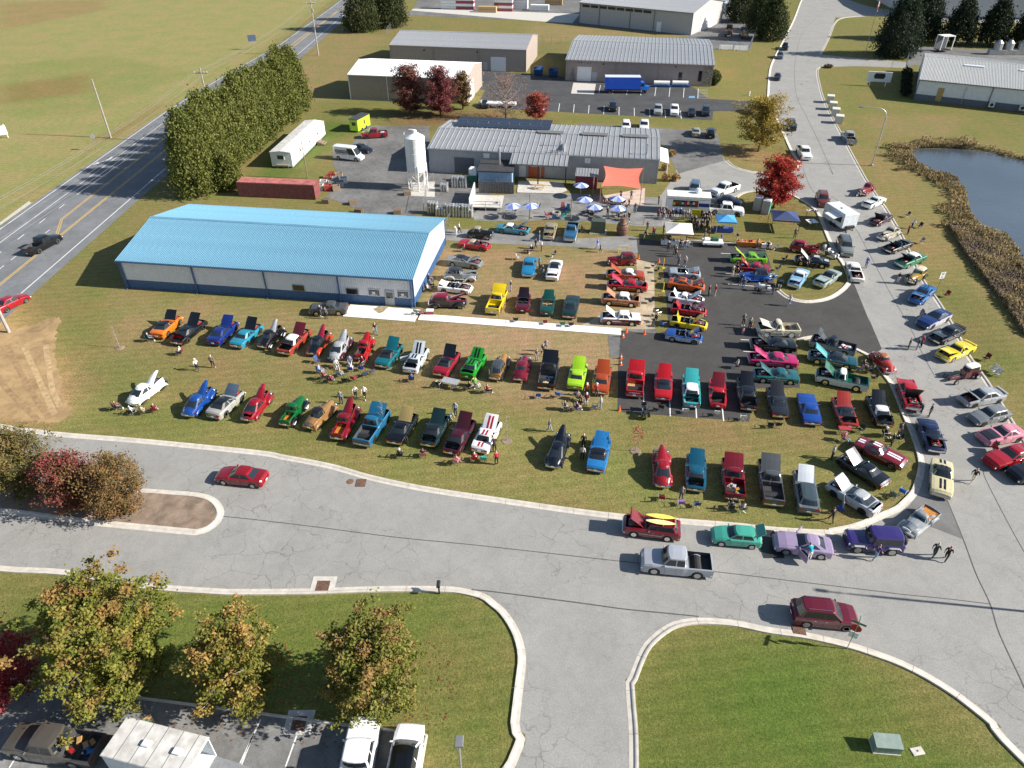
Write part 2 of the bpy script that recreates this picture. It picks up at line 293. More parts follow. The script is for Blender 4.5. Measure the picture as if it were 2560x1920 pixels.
E_RIGHT2 = spline([(66, 20), (62, 30), (57, 40), (49.53,50.34), (49.80,52.66), (50.63,56.76), (51.69,62.65), (51.92,64.24), (52.57,69.16), (53.41,72.57), (55.01,80.56), (55.95,87.32), (58.28,96.83), (59.67,102.53), (61.52,112.08), (63.90,126.62), (70.37,157.24), (75.40,179.99), (80.99,199.70), (84.35,210.29), (87.14,215.95), (91.72,217.70), (99.54,217.41)], 4)[::-1]
E_ISLE2 = spline([(35.26,84.25), (35.96,82.07), (37.34,80.99), (39.10,80.77), (41.75,81.69), (44.30,83.86), (46.28,86.38), (47.11,88.87), (47.65,92.36), (47.83,95.74), (48.75,101.33), (50.39,110.11), (50.24,113.70), (49.38,116.84), (48.05,119.22), (45.13,120.42), (41.84,120.42), (39.77,119.45), (38.13,117.48)], 4)
E_LEFTUP = spline([(41.09,136.16), (41.61,132.88), (43.35,130.34), (46.45,129.10), (52.04,129.72), (54.47,132.88), (55.44,134.83), (55.87,140.27), (57.77,151.49), (59.66,162.46), (62.75,179.99), (64.87,187.69), (71.02,207.55), (76.09,221.89), (87.08,248.75), (104.56,291.50), (121.92,336.32), (133.05,363.71)], 4)
def strip(path, off0, off1):
    out = []
    for i, p in enumerate(path):
        a = path[max(i-1, 0)]; b = path[min(i+1, len(path)-1)]; d = Vector((b[0]-a[0], b[1]-a[1])).normalized(); nrm = Vector((-d.y, d.x))
        out.append(((p[0]+nrm.x*off0, p[1]+nrm.y*off0), (p[0]+nrm.x*off1, p[1]+nrm.y*off1)))
    return out
def resample(path, step):
    out = [path[0]]; acc = 0.
    for a, b in zip(path, path[1:]):
        d = dist(a, b)
        if d == 0: continue
        while acc+d >= step:
            t = (step-acc)/d; a = (lerp(a[0], b[0], t), lerp(a[1], b[1], t)); out.append(a); d = dist(a, b); acc = 0
        acc += d
    return out
PROF = [(0, .016), (.26, .03), (.38, .1), (.46, .125), (.60, .13), (.615, 0)]
def kerb(path, prof=PROF, sub=5):
    e = struct(ob('kerb', None)); pts = resample(path, .61); nrm = []
    for i in range(len(pts)):
        a = pts[max(i-1, 0)]; b = pts[min(i+1, len(pts)-1)]; d = Vector((b[0]-a[0], b[1]-a[1])).normalized(); nrm.append((-d.y, d.x))
    for s in range(0, len(pts)-1, sub):
        seg = list(range(s, min(s+sub, len(pts)-1)+1)); mb = MB(); rs = []
        for j, i in enumerate(seg):
            p = pts[i]; q = p
            if j == 0: t = pts[i+1]; q = (p[0]+(t[0]-p[0])*.02, p[1]+(t[1]-p[1])*.02)
            if j == len(seg)-1: t = pts[i-1]; q = (p[0]+(t[0]-p[0])*.02, p[1]+(t[1]-p[1])*.02)
            rs.append([(q[0]+nrm[i][0]*o_, q[1]+nrm[i][1]*o_, z) for o_, z in prof]+[(q[0]+nrm[i][0]*.3, q[1]+nrm[i][1]*.3, -.05)])
        mb.rings([r[::-1] for r in rs]); mb.build('kerb_segment', KERBM, e)
    return e
# --- sheets, each some millimetres above the one below
def near(path, p): return min(range(len(path)), key=lambda i: dist(path[i], p))
def cut(path, a=None, b=None): return path[(near(path, a) if a else 0):(near(path, b)+1 if b else len(path))]
sheet('road', cut(E_SHOW, None, (41.49,68.88))+cut(E_ISLE2, (46.28,86.38))+[(32.14,113.70), (23.69,105.40), (23.31,105.77), (25.24,117.27), (30.39,129.10), (32.42,142.41), (42.80,149.14), (41.47,139.58)]+E_LEFTUP+[(72, 420), (108, 420), (147.79,352.97), (128.18,312.46), (118.23,289.06), (105.76,260.35), (93.27,232.98)]+cut(E_RIGHT2, (84.35,210.29))+[(70, 5)]+E_SOUTHR+E_SOUTHL, .008, A_ROAD)
sheet('driveway', [(91.12,231.34), (93.44,232.98), (103.48,227.32), (114.78,222.65), (111.95,214.51), (99.43,217.12), (87.14,215.95), (83.09,207.55)], .012, A_ROAD)
sheet('side_road', spline([(123.37,304.29), (124.48,297.77), (142.28,301.65), (156.90,289.06), (186.60,286.65)], 4)+spline([(190.88,293.98), (164.97,305.63), (148.82,318.13), (145.24,330.05), (144.03,344.46), (139.91,349.52)], 4), .012, A_ROAD)
sheet('highway', [(-63.6, -30), (-63.6, 90), (-63.6, 115), (-62.6, 268), (-61.5, 420), (-73.0, 420), (-73.8, 300), (-74.8, 240), (-80, 190), (-80.8, 160), (-80.8, 60), (-80.8, -30)], .008, A_HWY)
sheet('highway_apron', [(-81.01,105.65), (-81.01,114.85), (-81.92,115.62), (-81.67,106.79)], .012, CONC)
lot = [(19.03,100.82), (22.70,99.61), (27.15,99.81), (31.36,99.14), (34.20,98.57), (37.51,97.33), (36.98,92.66), (35.26,84.25)]+cut(E_ISLE2, (35.96,82.07), (46.28,86.38))+[(46.45,85.84), (44.42,75.55), (44.78,76.99), (43.44,69.88), (41.76,68.49)]+cut(E_SHOW, (41.49,68.88))+[(33.51,69.98), (32.35,66.09), (31.30,62.22), (26.45,62.05), (24.20,56.37), (11.63,57.89), (11.00,58.09), (11.99,65.89), (13.12,72.87), (13.31,73.95), (17.58,73.27), (19.23,74.18), (21.31,90.27), (22.03,91.03), (18.25,93.42)]
sheet('car_park', lot, .016, A_LOT)
sheet('gravel_drive', spline([(-10.90,103.96), (-2.96,103.96), (7.36,101.33), (10.83,100.65), (16.67,101.44), (19.06,100.82), (18.45,95.74), (16.04,96.37), (10.58,97.50), (3.60,98.31), (-2.85,98.81), (-10.24,100.14)], 3), .012, A_GRAVEL)
sheet('gravel_yard', [(-6.35,110.70), (-6.06,107.62), (-3.03,107.25), (6.01,107.62), (12.24,106.88), (19.53,105.40), (23.63,105.04), (25.72,117.27), (4.19,119.89), (-3.27,118.13)], .012, A_GRAVEL)
sheet('yard', [(-18.04,158.95), (-31.98,158.95), (-32.41,149.92), (-34.53,135.49), (-31.01,125.49), (-32.07,117.67), (-26.67,113.09), (-23.73,109.53), (-17.41,109.14), (-14.52,110.70), (-6.19,110.70), (-3.27,118.13), (-15.84,135.49)], .012, A_YARD)
sheet('sand_strip', [(17.84,93.42), (20.81,92.51), (19.99,90.27), (17.36,73.31), (13.70,74.18), (7.97,74.61), (11.38,77.94), (16.54,79.84)], .010, A_SAND)
sheet('pavement_patch', [(11.59,72.87), (13.10,72.70), (12.38,68.18), (11.30,68.28)], .012, A_YARD)
sheet('pavement_patch', [(13.72,74.29), (17.77,74.40), (17.46,73.20), (13.64,73.70)], .013, A_YARD)
sheet('road_patch', [(36.52,45.82), (34.72,44.08), (35.58,42.31), (37.94,40.67), (38.91,45.35)], .016, A_PATCH)
sheet('parking_lot', [(-31.75,207.55), (-4.50,210.29), (5.08,207.55), (46.64,193.53), (48.15,181.60), (59.59,178.94), (59.52,170.85), (46.82,170.85), (44.84,163.36), (10.20,170.37), (-8.52,173.81), (-6.83,189.99)], .012, A_DARKYARD)
sheet('rear_parking', [(15.34,160.69), (37.51,156.40), (43.81,155.56), (43.23,149.92), (40.87,136.16), (30.82,129.10), (30.67,149.92), (14.22,159.38)], .014, A_YARD)
sheet('lumber_yard', [(-39.61,315.27), (-40.26,342.80), (-40, 420), (95, 420), (108.59,342.80), (94.64,299.06), (73.33,238.04), (61.59,241.52), (58.47,262.37), (8.56,291.50), (-40.59,304.29)], .012, A_YARD)
sheet('loading_pad', [(-40.07,315.27), (0.00,295.23), (10.66,290.27), (21.93,286.65), (26.47,306.97), (0.00,312.46), (-39.64,319.58)], .018, CONC)
sheet('equipment_yard', [(126.32,245.09), (110.49,213.09), (115.42,218.89), (143.25,207.55), (158.38,232.98), (148.02,239.77)], .012, A_YARD)
sheet('front_parking', [(-40.92,28.76), (-33.92,27.83), (-27.45,26.84), (-17.13,25.51), (-12.48,24.85), (-5.51,23.98), (-5.67,21.89), (-12, 6), (-60, 6)], .012, asphalt('old_parking_asphalt', (.19, .187, .18), .3, .25, .2, .6))
isl = sheet('median_bed', [strip(E_ISLAND, .55, .55)[i][0] for i in range(len(E_ISLAND))], .1, A_MULCH)
wk = struct(ob('walkway', None))
def slabs(par, a, b, wd, n, m, z=.1, name='slab', t0=-.05):     # a row of slabs from a to b, wd wide to the right
    d = Vector((b[0]-a[0], b[1]-a[1])); L = d.length; d /= L; nr = Vector((d.y, -d.x))
    for i in range(n):
        p = Vector(a)+d*(L*i/n+.012); q = Vector(a)+d*(L*(i+1)/n-.012)
        MB().prism([tuple(p), tuple(p+nr*wd), tuple(q+nr*wd), tuple(q)], t0, z).build(name, m, par)
slabs(wk, (-20.89,80.26), (-11.71,78.95), 3.0, 5, CONCW)
slabs(wk, (-11.55,77.91), (13.39,74.34), 1.5, 16, CONCW)
for p in (E_SHOW, E_SOUTHR, E_SOUTHL, E_ISLAND, E_RIGHT, E_RIGHT2, E_ISLE2, E_LEFTUP): kerb(p)
kerb(spline([(37.18,97.17), (34.17,98.48), (31.34,99.04), (27.14,99.74)], 4)[::-1], [(0, .02), (.02, .12), (.15, .13), (.17, 0)])
kerb([(-5.64,20.91), (-5.63,21.89), (-5.47,23.98), (-5.98,24.15), (-12.49,24.90), (-17.14,25.56), (-27.47,26.87), (-33.94,27.87), (-39.90,28.66)], [(0, .02), (.02, .13), (.16, .14), (.18, 0)])
# --- painted markings, seams and drain covers
def line(name, par, pts, wd, m, z, closed=False):
    mb = MB(); st = strip(pts, -wd/2, wd/2)
    for (a, b), (c, d) in zip(st, st[1:]): mb.quad((*a, z), (*c, z), (*d, z), (*b, z))
    return mb.build(name, m, par)
HW = struct(ob('highway_markings', None)); zh = .016
for x, m_, g_ in ((-65.3, LINE, 0), (-69.3, LINEY, 0), (-69.6, LINEY, 0)): line('edge_line' if m_ is LINE else 'centre_line', HW, [(x, -20), (x+.2, 200), (x+1.0, 420)] if m_ is LINE else [(x, -20), (x, 200), (x+1.2, 420)], .15, m_, zh)
line('edge_line', HW, [(-80.0, 60), (-80.2, 170), (-78.5, 200), (-74.1, 250), (-73.2, 300), (-72.4, 420)], .15, LINE, zh)
line('edge_line', HW, [(-77.2, 60), (-77.3, 190)], .12, LINE, zh)
for off in (0, .3): line('centre_line', HW, [(-69.6-off, 101), (-72.3-off, 108), (-72.6-off, 170), (-70.8-off, 230), (-68.6-off, 320)], .14, LINEY, zh)
for k in range(14): line('lane_dash', HW, [(-75.2, 82+k*6.1), (-75.2, 83.8+k*6.1)], .14, LINE, zh)
for k in range(7): line('lane_dash', HW, [(-72.2, 84+k*3.1), (-72.2, 85.3+k*3.1)], .12, LINE, zh)
ar = MB(); ar.prism([(0, 0), (2.2, .1), (3.3, .75), (3.15, 1.05), (2.0, .4), (.2, .32)], 0, .003); ar.prism([(0, -.35), (0, .75), (-1.6, .2)], 0, .003)
o = ar.build('turn_arrow', LINE, HW, (*(-78.91,135.16), zh)); o.rotation_euler[2] = R(62); 
def seam(pts, wd=.07, z=.02): return struct(line('paving_seam', None, spline(pts, 5), wd, SEAM, z))
seam([(-25.26,43.28), (-22.19,42.87), (-16.75,42.03), (-9.65,40.86), (-2.67,39.97), (7.19,38.55), (16.36,37.25), (23.99,36.06), (28.87,35.30), (30.23,35.07), (33.67,34.63), (36.69,34.16)])
seam([(-3.17,35.49), (-1.25,35.27), (5.00,34.29), (8.49,33.71), (11.51,33.35), (14.08,33.04)], .1)
seam([(44.17,49.04), (43.75,47.76), (42.87,42.96), (42.30,39.30)], .05)
seam([(38.91,45.35), (38.02,40.83), (37.15,37.08), (36.71,34.20), (35.96,31.54), (35.32,27.33), (34.84,25.35)], .08)
seam([(54.77,132.13), (52.61,119.67), (55.25,116.63), (54.01,105.22), (50.52,84.89), (48.96,74.74), (47.76,68.96), (47.00,64.42)], .045)
seam([(137.03,336.32), (104.11,277.37), (84.50,228.11), (71.43,187.69), (67.12,167.04), (62.94,146.08), (59.33,129.10), (59.73,132.13)], .05)
LOTM = struct(ob('parking_lines', None))
for a, b in (((14.26,62.12), (13.83,58.80)), ((16.73,59.93), (16.31,57.22)), ((19.28,58.80), (18.95,56.91)), ((22.02,58.72), (21.62,56.45)), ((27.39,71.93), (28.92,71.78)), ((27.05,69.37), (28.43,69.21)), ((30.64,95.49), (31.98,95.33)), ((30.21,92.30), (31.98,92.12)), ((29.77,89.10), (31.90,88.73)), ((29.33,85.97), (32.67,85.36))): line('bay_line', LOTM, [a, b], .12, LINE, .022)
for k in range(8): line('bay_line', LOTM, [(23.06,195.35), (21.79,187.12)] if k == 0 else [(lerp((23.06,195.35)[0], (47.76,191.75)[0], k/7), lerp((23.06,195.35)[1], (47.76,191.75)[1], k/7)), (lerp((21.79,187.12)[0], (45.58,182.13)[0], k/7), lerp((21.79,187.12)[1], (45.58,182.13)[1], k/7))], .13, LINE, .018)
for k in range(11): line('bay_line', LOTM, [(lerp((4.48,178.94)[0], (42.68,170.37)[0], k/11), lerp((4.48,178.94)[1], (42.68,170.37)[1], k/11)), (lerp((3.92,171.83)[0], (41.57,163.81)[0], k/11), lerp((3.92,171.83)[1], (41.57,163.81)[1], k/11))], .13, LINE, .018)
for k in range(7): line('hatch_line', LOTM, [(lerp((47.22,190.57)[0], (45.72,182.13)[0], k/6), lerp((47.22,190.57)[1], (45.72,182.13)[1], k/6)), (lerp((50.00,191.16)[0], (48.13,182.13)[0], k/6), lerp((50.00,191.16)[1], (48.13,182.13)[1], k/6))], .1, LINE, .018)
for a, b in (((-31.55,21.89), (-31.48,22.98)), ((-29.23,22.81), (-29.11,23.41)), ((-17.05,21.89), (-16.86,24.12)), ((-17.16,22.17), (-16.67,25.03)), ((-14.24,21.89), (-14.02,23.94))): line('bay_line', LOTM, [a, b], .1, LINE, .02)
MB().prism([(43.89,184.32), (45.32,184.32), (44.86,182.35), (43.39,182.57)], .014, .019).build('blue_badge', mat('marking_blue', (.12, .3, .5), .7), LOTM)
RUST = mat('rusty_iron', (.16, .085, .055), .8, 0, .3, 5)
def drain(a, b, lbl, pad=True, wd=.95, apron=None):
    t = thing('storm_drain', lbl, 'storm drain', ((a[0]+b[0])/2, (a[1]+b[1])/2, .02), ang(a, b)); L = dist(a, b)/2
    if pad: MB().box(-L-.45, L+.45, -wd/2-.3, wd/2+.45, -.01, .012).build('concrete_pad', CONC, t)
    MB().box(-L, L, -wd/2, wd/2, -.02, .016).build('pit', DARK, t)
    for i in range(11): x = -L+(i+.5)*2*L/11; MB().box(x-.03, x+.03, -wd/2+.02, wd/2-.02, .016, .045).build('grate_bar', RUST, t)
    for y in (-wd/2, -.02, wd/2-.05): MB().box(-L, L, y, y+.05, .016, .05).build('grate_frame', RUST, t)
drain((-15.37,35.85), (-14.37,35.85), 'rusty storm drain grate in a square concrete pad by the south kerb', True)
drain((-14.28,47.41), (-13.43,47.41), 'rusty drain grate in the kerb below the row of show cars', False)
drain((20.82,31.90), (21.73,31.80), 'rusty drain grate at the kerb beside the maroon SUV', False)
drain((-14.52,24.75), (-13.61,24.75), 'drain grate in a tree-shaded concrete pad of the front car park', True)
slp = struct(sheet('loading_slab', [(16.15,197.81), (21.97,196.57), (20.47,185.99), (14.79,186.78)], .018, CONC))
def manhole(p, lbl): tag(MB().lathe([(.34, 0), (.34, .012), (.28, .02), (0.01, .02)], 18).build('manhole_cover', RUST, None, (*p, .014)), lbl, 'manhole cover')
manhole((-14.90,47.61), 'round iron manhole cover beside the kerb drain')
manhole((75.69,196.20), 'round iron manhole cover in the road by the black sedan')
sheet('bare_soil', [(x+random.uniform(-.3, .3), y+random.uniform(-.3, .3)) for x, y in spline([(-56.45,76.82), (-54.20,70.75), (-50.34,64.58), (-48.11,60.72), (-45.50,57.73), (-46.60,56.40), (-49.32,56.40), (-52.71,57.15), (-60.07,59.30), (-66.30,66.86), (-63.76,74.07), (-60.01,74.75), (-58.26,76.59)], 10, True)], .005, asphalt('bare_soil', (.345, .23, .112), 0, .25, .3, .5))
for k, pts in enumerate(([(-59.82,70.75), (-54.98,65.03), (-50.39,59.90), (-47.71,57.15)], [(-57.90,70.75), (-53.67,65.48), (-49.84,60.72), (-47.31,57.54)], [(-58.35,65.48), (-54.77,61.97), (-50.95,58.70), (-48.48,56.59)], [(-55.23,70.75), (-52.04,65.48), (-49.70,61.76), (-47.42,58.90)])): struct(line('tyre_track', None, spline(pts, 6), .6, mat('track_soil', (.29, .185, .088), .95, 0, .25, 1.5) if k % 2 == 0 else mat('track_straw', (.4, .275, .14), .95, 0, .25, 1.5), .009+.002*k))

# ---------------------------------------------------------------- buildings
def ribwall(L, top, zb=0, rib=.3, d=.03):      # ribbed sheet along +x at y=0, facing -y; top(x) gives its height
    mb = MB(); xs_ = []; x = 0.
    while x < L-1e-6:
        xs_ += [(x, 0), (min(L, x+rib*.72), 0), (min(L, x+rib*.8), -d), (min(L, x+rib*.94), -d)]; x += rib
    xs_.append((L, 0)); v = [(a, b, zb) for a, b in xs_]+[(a, b, top(a)) for a, b in xs_]; n = len(xs_)
    return mb.add(v, [(i, i+1, i+1+n, i+n) for i in range(n-1)])
def place(o, x, y, rz): o.location = (x, y, 0); o.rotation_euler[2] = rz; return o
def window(par, x, z, w_, h, fm, y=0, lvl='window', nbar=0):
    t = MB().box(x-w_/2-.07, x+w_/2+.07, y-.07, y-.01, z-.07, z).box(x-w_/2-.07, x+w_/2+.07, y-.07, y-.01, z+h, z+h+.07).box(x-w_/2-.07, x-w_/2, y-.07, y-.01, z, z+h).box(x+w_/2, x+w_/2+.07, y-.07, y-.01, z, z+h).build(lvl, fm, par)
    MB().box(x-w_/2, x+w_/2, y-.05, y-.035, z, z+h).build('pane', GLASS, t)
    for k in range(nbar): xx = x-w_/2+(k+1)*w_/(nbar+1); MB().box(xx-.02, xx+.02, y-.058, y-.03, z, z+h).build('glazing_bar', fm, t)
    return t
def door(par, x, w_, h, m, y=0, panels=0, glass=False, z=0):
    d = MB().box(x-w_/2, x+w_/2, y-.06, y-.02, z+.02, z+h).build('door', m, par)
    MB().box(x-w_/2-.08, x-w_/2, y-.08, y-.01, z, z+h+.08).box(x+w_/2, x+w_/2+.08, y-.08, y-.01, z, z+h+.08).box(x-w_/2, x+w_/2, y-.08, y-.01, z+h, z+h+.08).build('door_frame', m, d)
    for k in range(panels): zz = z+h*(k+.06)/panels; MB().box(x-w_/2+.05, x+w_/2-.05, y-.075, y-.05, zz, zz+h/panels*.86).build('door_panel', m, d)
    if glass: MB().box(x-w_/2+.12, x+w_/2-.12, y-.07, y-.05, z+h*.52, z+h*.9).build('pane', GLASS, d)
    MB().box(x+w_/2-.14, x+w_/2-.06, y-.12, y-.05, z+1.0, z+1.06).build('handle', CHROME, d); return d
def barn(name, label, org, rz, L, D, eave, ridge, wall, roof, trim, sheet_w=.9, seam=(3, .03, .05), over=.35, wains=None, cat='building', spouts=(), rib=.3, backwall=True):
    t = thing(name, label, cat, org, rz); z0 = wains[0] if wains else 0
    gz = lambda q: eave+(ridge-eave)*(1-abs(q-D/2)/(D/2))
    sides = [(L, lambda x: eave, 0, 0, 0), (D, gz, L, 0, R(90)), (L, lambda x: eave, L, D, R(180)), (D, gz, 0, D, R(-90))]
    for l_, tf, x, y, a in sides:
        place(ribwall(l_, tf, z0, rib).build('wall', wall, t), x, y, a)
        if wains: place(ribwall(l_, lambda q: z0, 0, rib, .045).build('wainscot', wains[1], t), x, y, a)
    MB().box(-.06, L+.06, -.06, .06, -.02, .08).box(-.06, L+.06, D-.06, D+.06, -.02, .08).build('base_trim', trim, t)
    for x, y in ((0, 0), (L, 0), (0, D), (L, D)): MB().box(x-.1, x+.1, y-.1, y+.1, 0, eave).build('corner_trim', trim, t)
    sl_ = math.hypot(D/2, ridge-eave); th = math.atan2(ridge-eave, D/2); ln = sl_+over; n = max(1, round((L+2*over*.6)/sheet_w)); wd = (L+2*over*.6)/n
    mb = MB(); mb.box(.006, wd-.006, 0, ln, -.06, 0)
    for k in range(seam[0]): xx = wd*(k+.5)/seam[0]; mb.add([(xx-seam[2], 0, 0), (xx-seam[2]*.5, 0, seam[1]), (xx+seam[2]*.5, 0, seam[1]), (xx+seam[2], 0, 0), (xx-seam[2], ln, 0), (xx-seam[2]*.5, ln, seam[1]), (xx+seam[2]*.5, ln, seam[1]), (xx+seam[2], ln, 0)], [(0, 1, 5, 4), (1, 2, 6, 5), (2, 3, 7, 6), (0, 3, 2, 1), (4, 5, 6, 7)])
    pm = mb.mesh('roof_panel', roof); rf = ob('roof', None, t)
    for i in range(n):
        x = -over*.6+i*wd
        o = ob('roof_panel', pm, rf); o.location = (x, -over*math.cos(th), eave+.1-over*math.sin(th)); o.rotation_euler = (th, 0, 0)
        o = ob('roof_panel', pm, rf); o.location = (x+wd, D+over*math.cos(th), eave+.1-over*math.sin(th)); o.rotation_euler = (th, 0, R(180))
    MB().add([(-over*.6, D/2-.3, ridge+.1), (-over*.6, D/2, ridge+.17), (-over*.6, D/2+.3, ridge+.1), (L+over*.6, D/2-.3, ridge+.1), (L+over*.6, D/2, ridge+.17), (L+over*.6, D/2+.3, ridge+.1)], [(0, 3, 4, 1), (1, 4, 5, 2)]).build('ridge_cap', roof, rf)
    for y, s_ in ((-over*math.cos(th), -1), (D+over*math.cos(th), 1)): MB().box(-over*.6, L+over*.6, y-.08, y+.08, eave-over*math.sin(th)-.1, eave-over*math.sin(th)+.03).build('gutter', trim, rf)
    for x in spouts: MB().box(x-.07, x+.07, -.22, -.06, .1, eave-.1).box(x-.07, x+.07, -.6, -.2, .05, .13).build('downspout', trim, t)
    return t
BLUEW = mat('blue_wall_sheet', (.055, .125, .26), .5, 0, .1, 2); ROOFB = mat('blue_roof_sheet', (.12, .27, .375), .48, 0, .1, .5); SHEETW = mat('white_wall_sheet', (.66, .68, .71), .5, 0, .05, 1)
GALV = mat('grey_roof_sheet', (.34, .345, .35), .42, .25, .12, .5); BEIGE = mat('beige_wall_sheet', (.34, .285, .245), .6, 0, .05, 1); TAUPE = mat('taupe_wall_sheet', (.36, .29, .265), .6, 0, .05, 1)
SHEETG = mat('grey_wall_sheet', (.36, .37, .39), .5, 0, .08, 1); ROOFW = mat('white_roof_sheet', (.9, .9, .89), .5, 0, .03, 1); DGREY = mat('dark_trim', (.10, .11, .13), .5)
# blue-roofed hall in front
BO, BA = (-51.83, 85.02), R(-7.67)
hall = barn('metal_hall', 'long white metal hall with bright blue ribbed roof and blue wainscot', BO, BA, 39.68, 18.84, 4.1, 6.02, SHEETW, ROOFB, BLUEW, .92, (4, .05, .045), .35, (1.25, BLUEW), spouts=(.3, 10.2, 20, 29.9, 39.4))
DOORG = mat('grey_door', (.4, .42, .44), .5); SILL = mat('tan_frame', (.30, .26, .2), .6); PAPER = mat('paper', (.75, .75, .73), .8)

for x in (24.4, 31.6): window(hall, x, 1.35, 1.5, .75, SILL, -.03)
for x in (34.7-.2, 38.3): 
    w_ = window(hall, x, 1.35, 1.45, .85, WHITE, -.03)
    MB().box(x-.25, x+.15, -.10, -.09, 1.6, 1.9).box(x-.5, x+.4, -.10, -.09, 1.42, 1.52).build('window_poster', PAPER, w_)
door(hall, 36.5, 1.1, 2.15, DOORG, -.03, 0, True)
sheet('stain', [(-16.98,79.84), (-15.76,79.84), (-16.38,78.29), (-16.87,77.94), (-17.83,79.12)], .105, mat('damp_stain', (.30, .24, .15), .8, 0, .3, 2))
# beige gabled store with the white roof
sw = barn('storage_building', 'beige metal building with a glaring white roof behind the red-leaved trees', (-39.4, 181.6), R(-9.3), 29.1, 17.4, 5.65, 7.2, BEIGE, ROOFW, WHITE, 1., (1, .02, .03), .2, spouts=(9.6,), rib=.5)
o = MB().box(3.2, 7.4, -.09, -.03, 0, 4.3).build('roller_door', WHITE, sw); place(o, 29.1, 0, R(90))
for k in range(8): place(MB().box(3.3, 7.3, -.12, -.09, .05+k*.53, .53+k*.53).build('door_slat', WHITE, o), 0, 0, 0)
place(MB().box(1.2, 2.2, -.1, -.03, 0, 2.1).build('door', DOORG, sw), 29.1, 0, R(90))
# beige building with grey roof behind it
b2 = barn('warehouse', 'beige metal building with grey ribbed roof and one white overhead door', (-34.2, 216.2), R(-10), 38.6, 21.9, 5.75, 7.6, BEIGE, GALV, BEIGE, .95, (3, .04, .05), .3, rib=.5)
door(b2, 30.9, 4.1, 3.6, WHITE, 0, 6); door(b2, 27.2, 1.1, 2.2, DOORG)
for x in (12.5, 25.4): MB().box(x-.06, x+.06, -.2, -.05, .1, 5.6).build('downspout', BEIGE, b2)
for x in (9.9, 25): MB().box(x-.2, x+.2, -.3, -.02, 4.6, 4.85).build('wall_light', BLACK, b2)
# taupe building with the standing-seam roof and stone end
b3 = barn('shop_building', 'taupe metal building with grey standing-seam roof beside the blue box truck', (14.3, 200.3), R(-10), 37.6, 33.5, 5.2, 6.7, TAUPE, GALV, TAUPE, .98, (1, .09, .06), .5, rib=.4)
door(b3, 4.8, 3.6, 3.5, WHITE, 0, 6); door(b3, 7.5, 1.2, 2.3, DOORG)
STONE = mat('field_stone', (.30, .26, .22), .9, 0, .5, 3, bump=.8)
for r_ in range(9):
    for c_ in range(5): 
        x0 = 35.4+c_*.44+(r_ % 2)*.1; MB().rbox(x0, x0+.4, -.12-random.random()*.06, -.03, r_*.56+.02, r_*.56+.54, .03).build('stone', STONE, b3)
for k in range(3): window(b3, 29.6+k*2.2 if k < 1 else 34.6, 1.2, .8 if k < 1 else .75, 1.9 if k < 1 else 2.4, DGREY, -.02)
for x in (9.7, 28.2): MB().box(x-.2, x+.2, -.3, -.02, 4.3, 4.55).build('wall_light', BLACK, b3)
for x in (3.2, 3.9, 5.5, 6.3): MB().box(x-.15, x+.15, -.1, -.02, 4.5, 4.62).build('vent', BLACK, b3)
for x in (13, 24): MB().box(x-.06, x+.06, -.15, -.04, .1, 5.1).build('downspout', TAUPE, b3)
MB().box(1.6, 2.2, -.5, -.05, .4, 1.7).box(1.8, 2.0, -.4, -.1, 0, 3.0).build('meter_box', GREYM, b3)
# brewery
br = barn('brewery', 'long grey metal brewery with standing-seam roof, solar panels and a porch', (-15.1, 130.0), R(-8.5), 41.3, 17.2, 4.5, 5.5, SHEETG, GALV, SHEETG, .98, (1, .09, .06), .45, rib=.3, spouts=(20.5,))
th3 = math.atan2(1.0, 8.6)
SOLAR = mat('solar_glass', (.02, .025, .04), .1, 0, .2, 2)
for i in range(9):
    o = MB().box(0, 2.55, 0, 5.2, .16, .2).build('solar_panel', SOLAR, br); o.location = (5.0+i*2.6 if i < 5 else 5.0+i*2.6, 16.9, 4.65); o.rotation_euler = (R(3), 0, 0); o.location = (2.6+i*2.05, 10.2, 5.42); o.scale = (.78, 1.05, 1)
    for q in (1, 2): a = MB().box(.02, 2.53, 5.2*q/3-.015, 5.2*q/3+.015, .2, .206).build('cell_line', GREYM, o)
    if i > 7: pass
for x in (21.4, 29.6, 37.0): 
    v = MB().box(x-2.3, x+2.3, 8.0, 9.1, 5.4, 5.75).build('ridge_vent', GREYM, br); MB().add([(x-2.4, 7.8, 5.75), (x-2.4, 8.55, 6.0), (x-2.4, 9.3, 5.75), (x+2.4, 7.8, 5.75), (x+2.4, 8.55, 6.0), (x+2.4, 9.3, 5.75)], [(0, 3, 4, 1), (1, 4, 5, 2), (0, 1, 2), (3, 5, 4)]).build('vent_hood', GREYM, v)
# porch canopy roof
po = ob('porch', None, br); pl_, pr_ = 15.4, 25.6
for i in range(11):
    x = pl_+i*(pr_-pl_)/11; w1 = (pr_-pl_)/11
    o = MB().box(.008, w1-.008, 0, 4.6, -.05, 0).box(w1/2-.04, w1/2+.04, 0, 4.6, 0, .09).build('roof_panel', GALV, po); o.location = (x, -4.1, 3.75); o.rotation_euler = (R(11.5), 0, 0)
MB().box(pl_-.1, pr_+.1, -4.2, -4.02, 3.5, 3.75).build('gutter', GREYM, po)
for x in (pl_+.2, (pl_+pr_)/2, pr_-.2): MB().box(x-.1, x+.1, -4.0, -3.8, 0, 3.6).build('post', BLACK, po)
SIGNR = mat('red_sign', (.42, .085, .03), .55, 0, .15, 2)
d_ = MB().box(18.3, 21.2, -.10, -.03, 0, 3.0).build('sign_panel', SIGNR, br)
MB().box(18.7, 20.8, -.13, -.10, 2.0, 2.35).build('sign_banner', mat('cream_paint', (.7, .62, .48), .6), d_)
lettering('MISPILLION', .46, mat('sign_letter', (.75, .5, .25), .6), d_, (19.75, -.13, 2.68), (R(90), 0, 0), sx=.98)
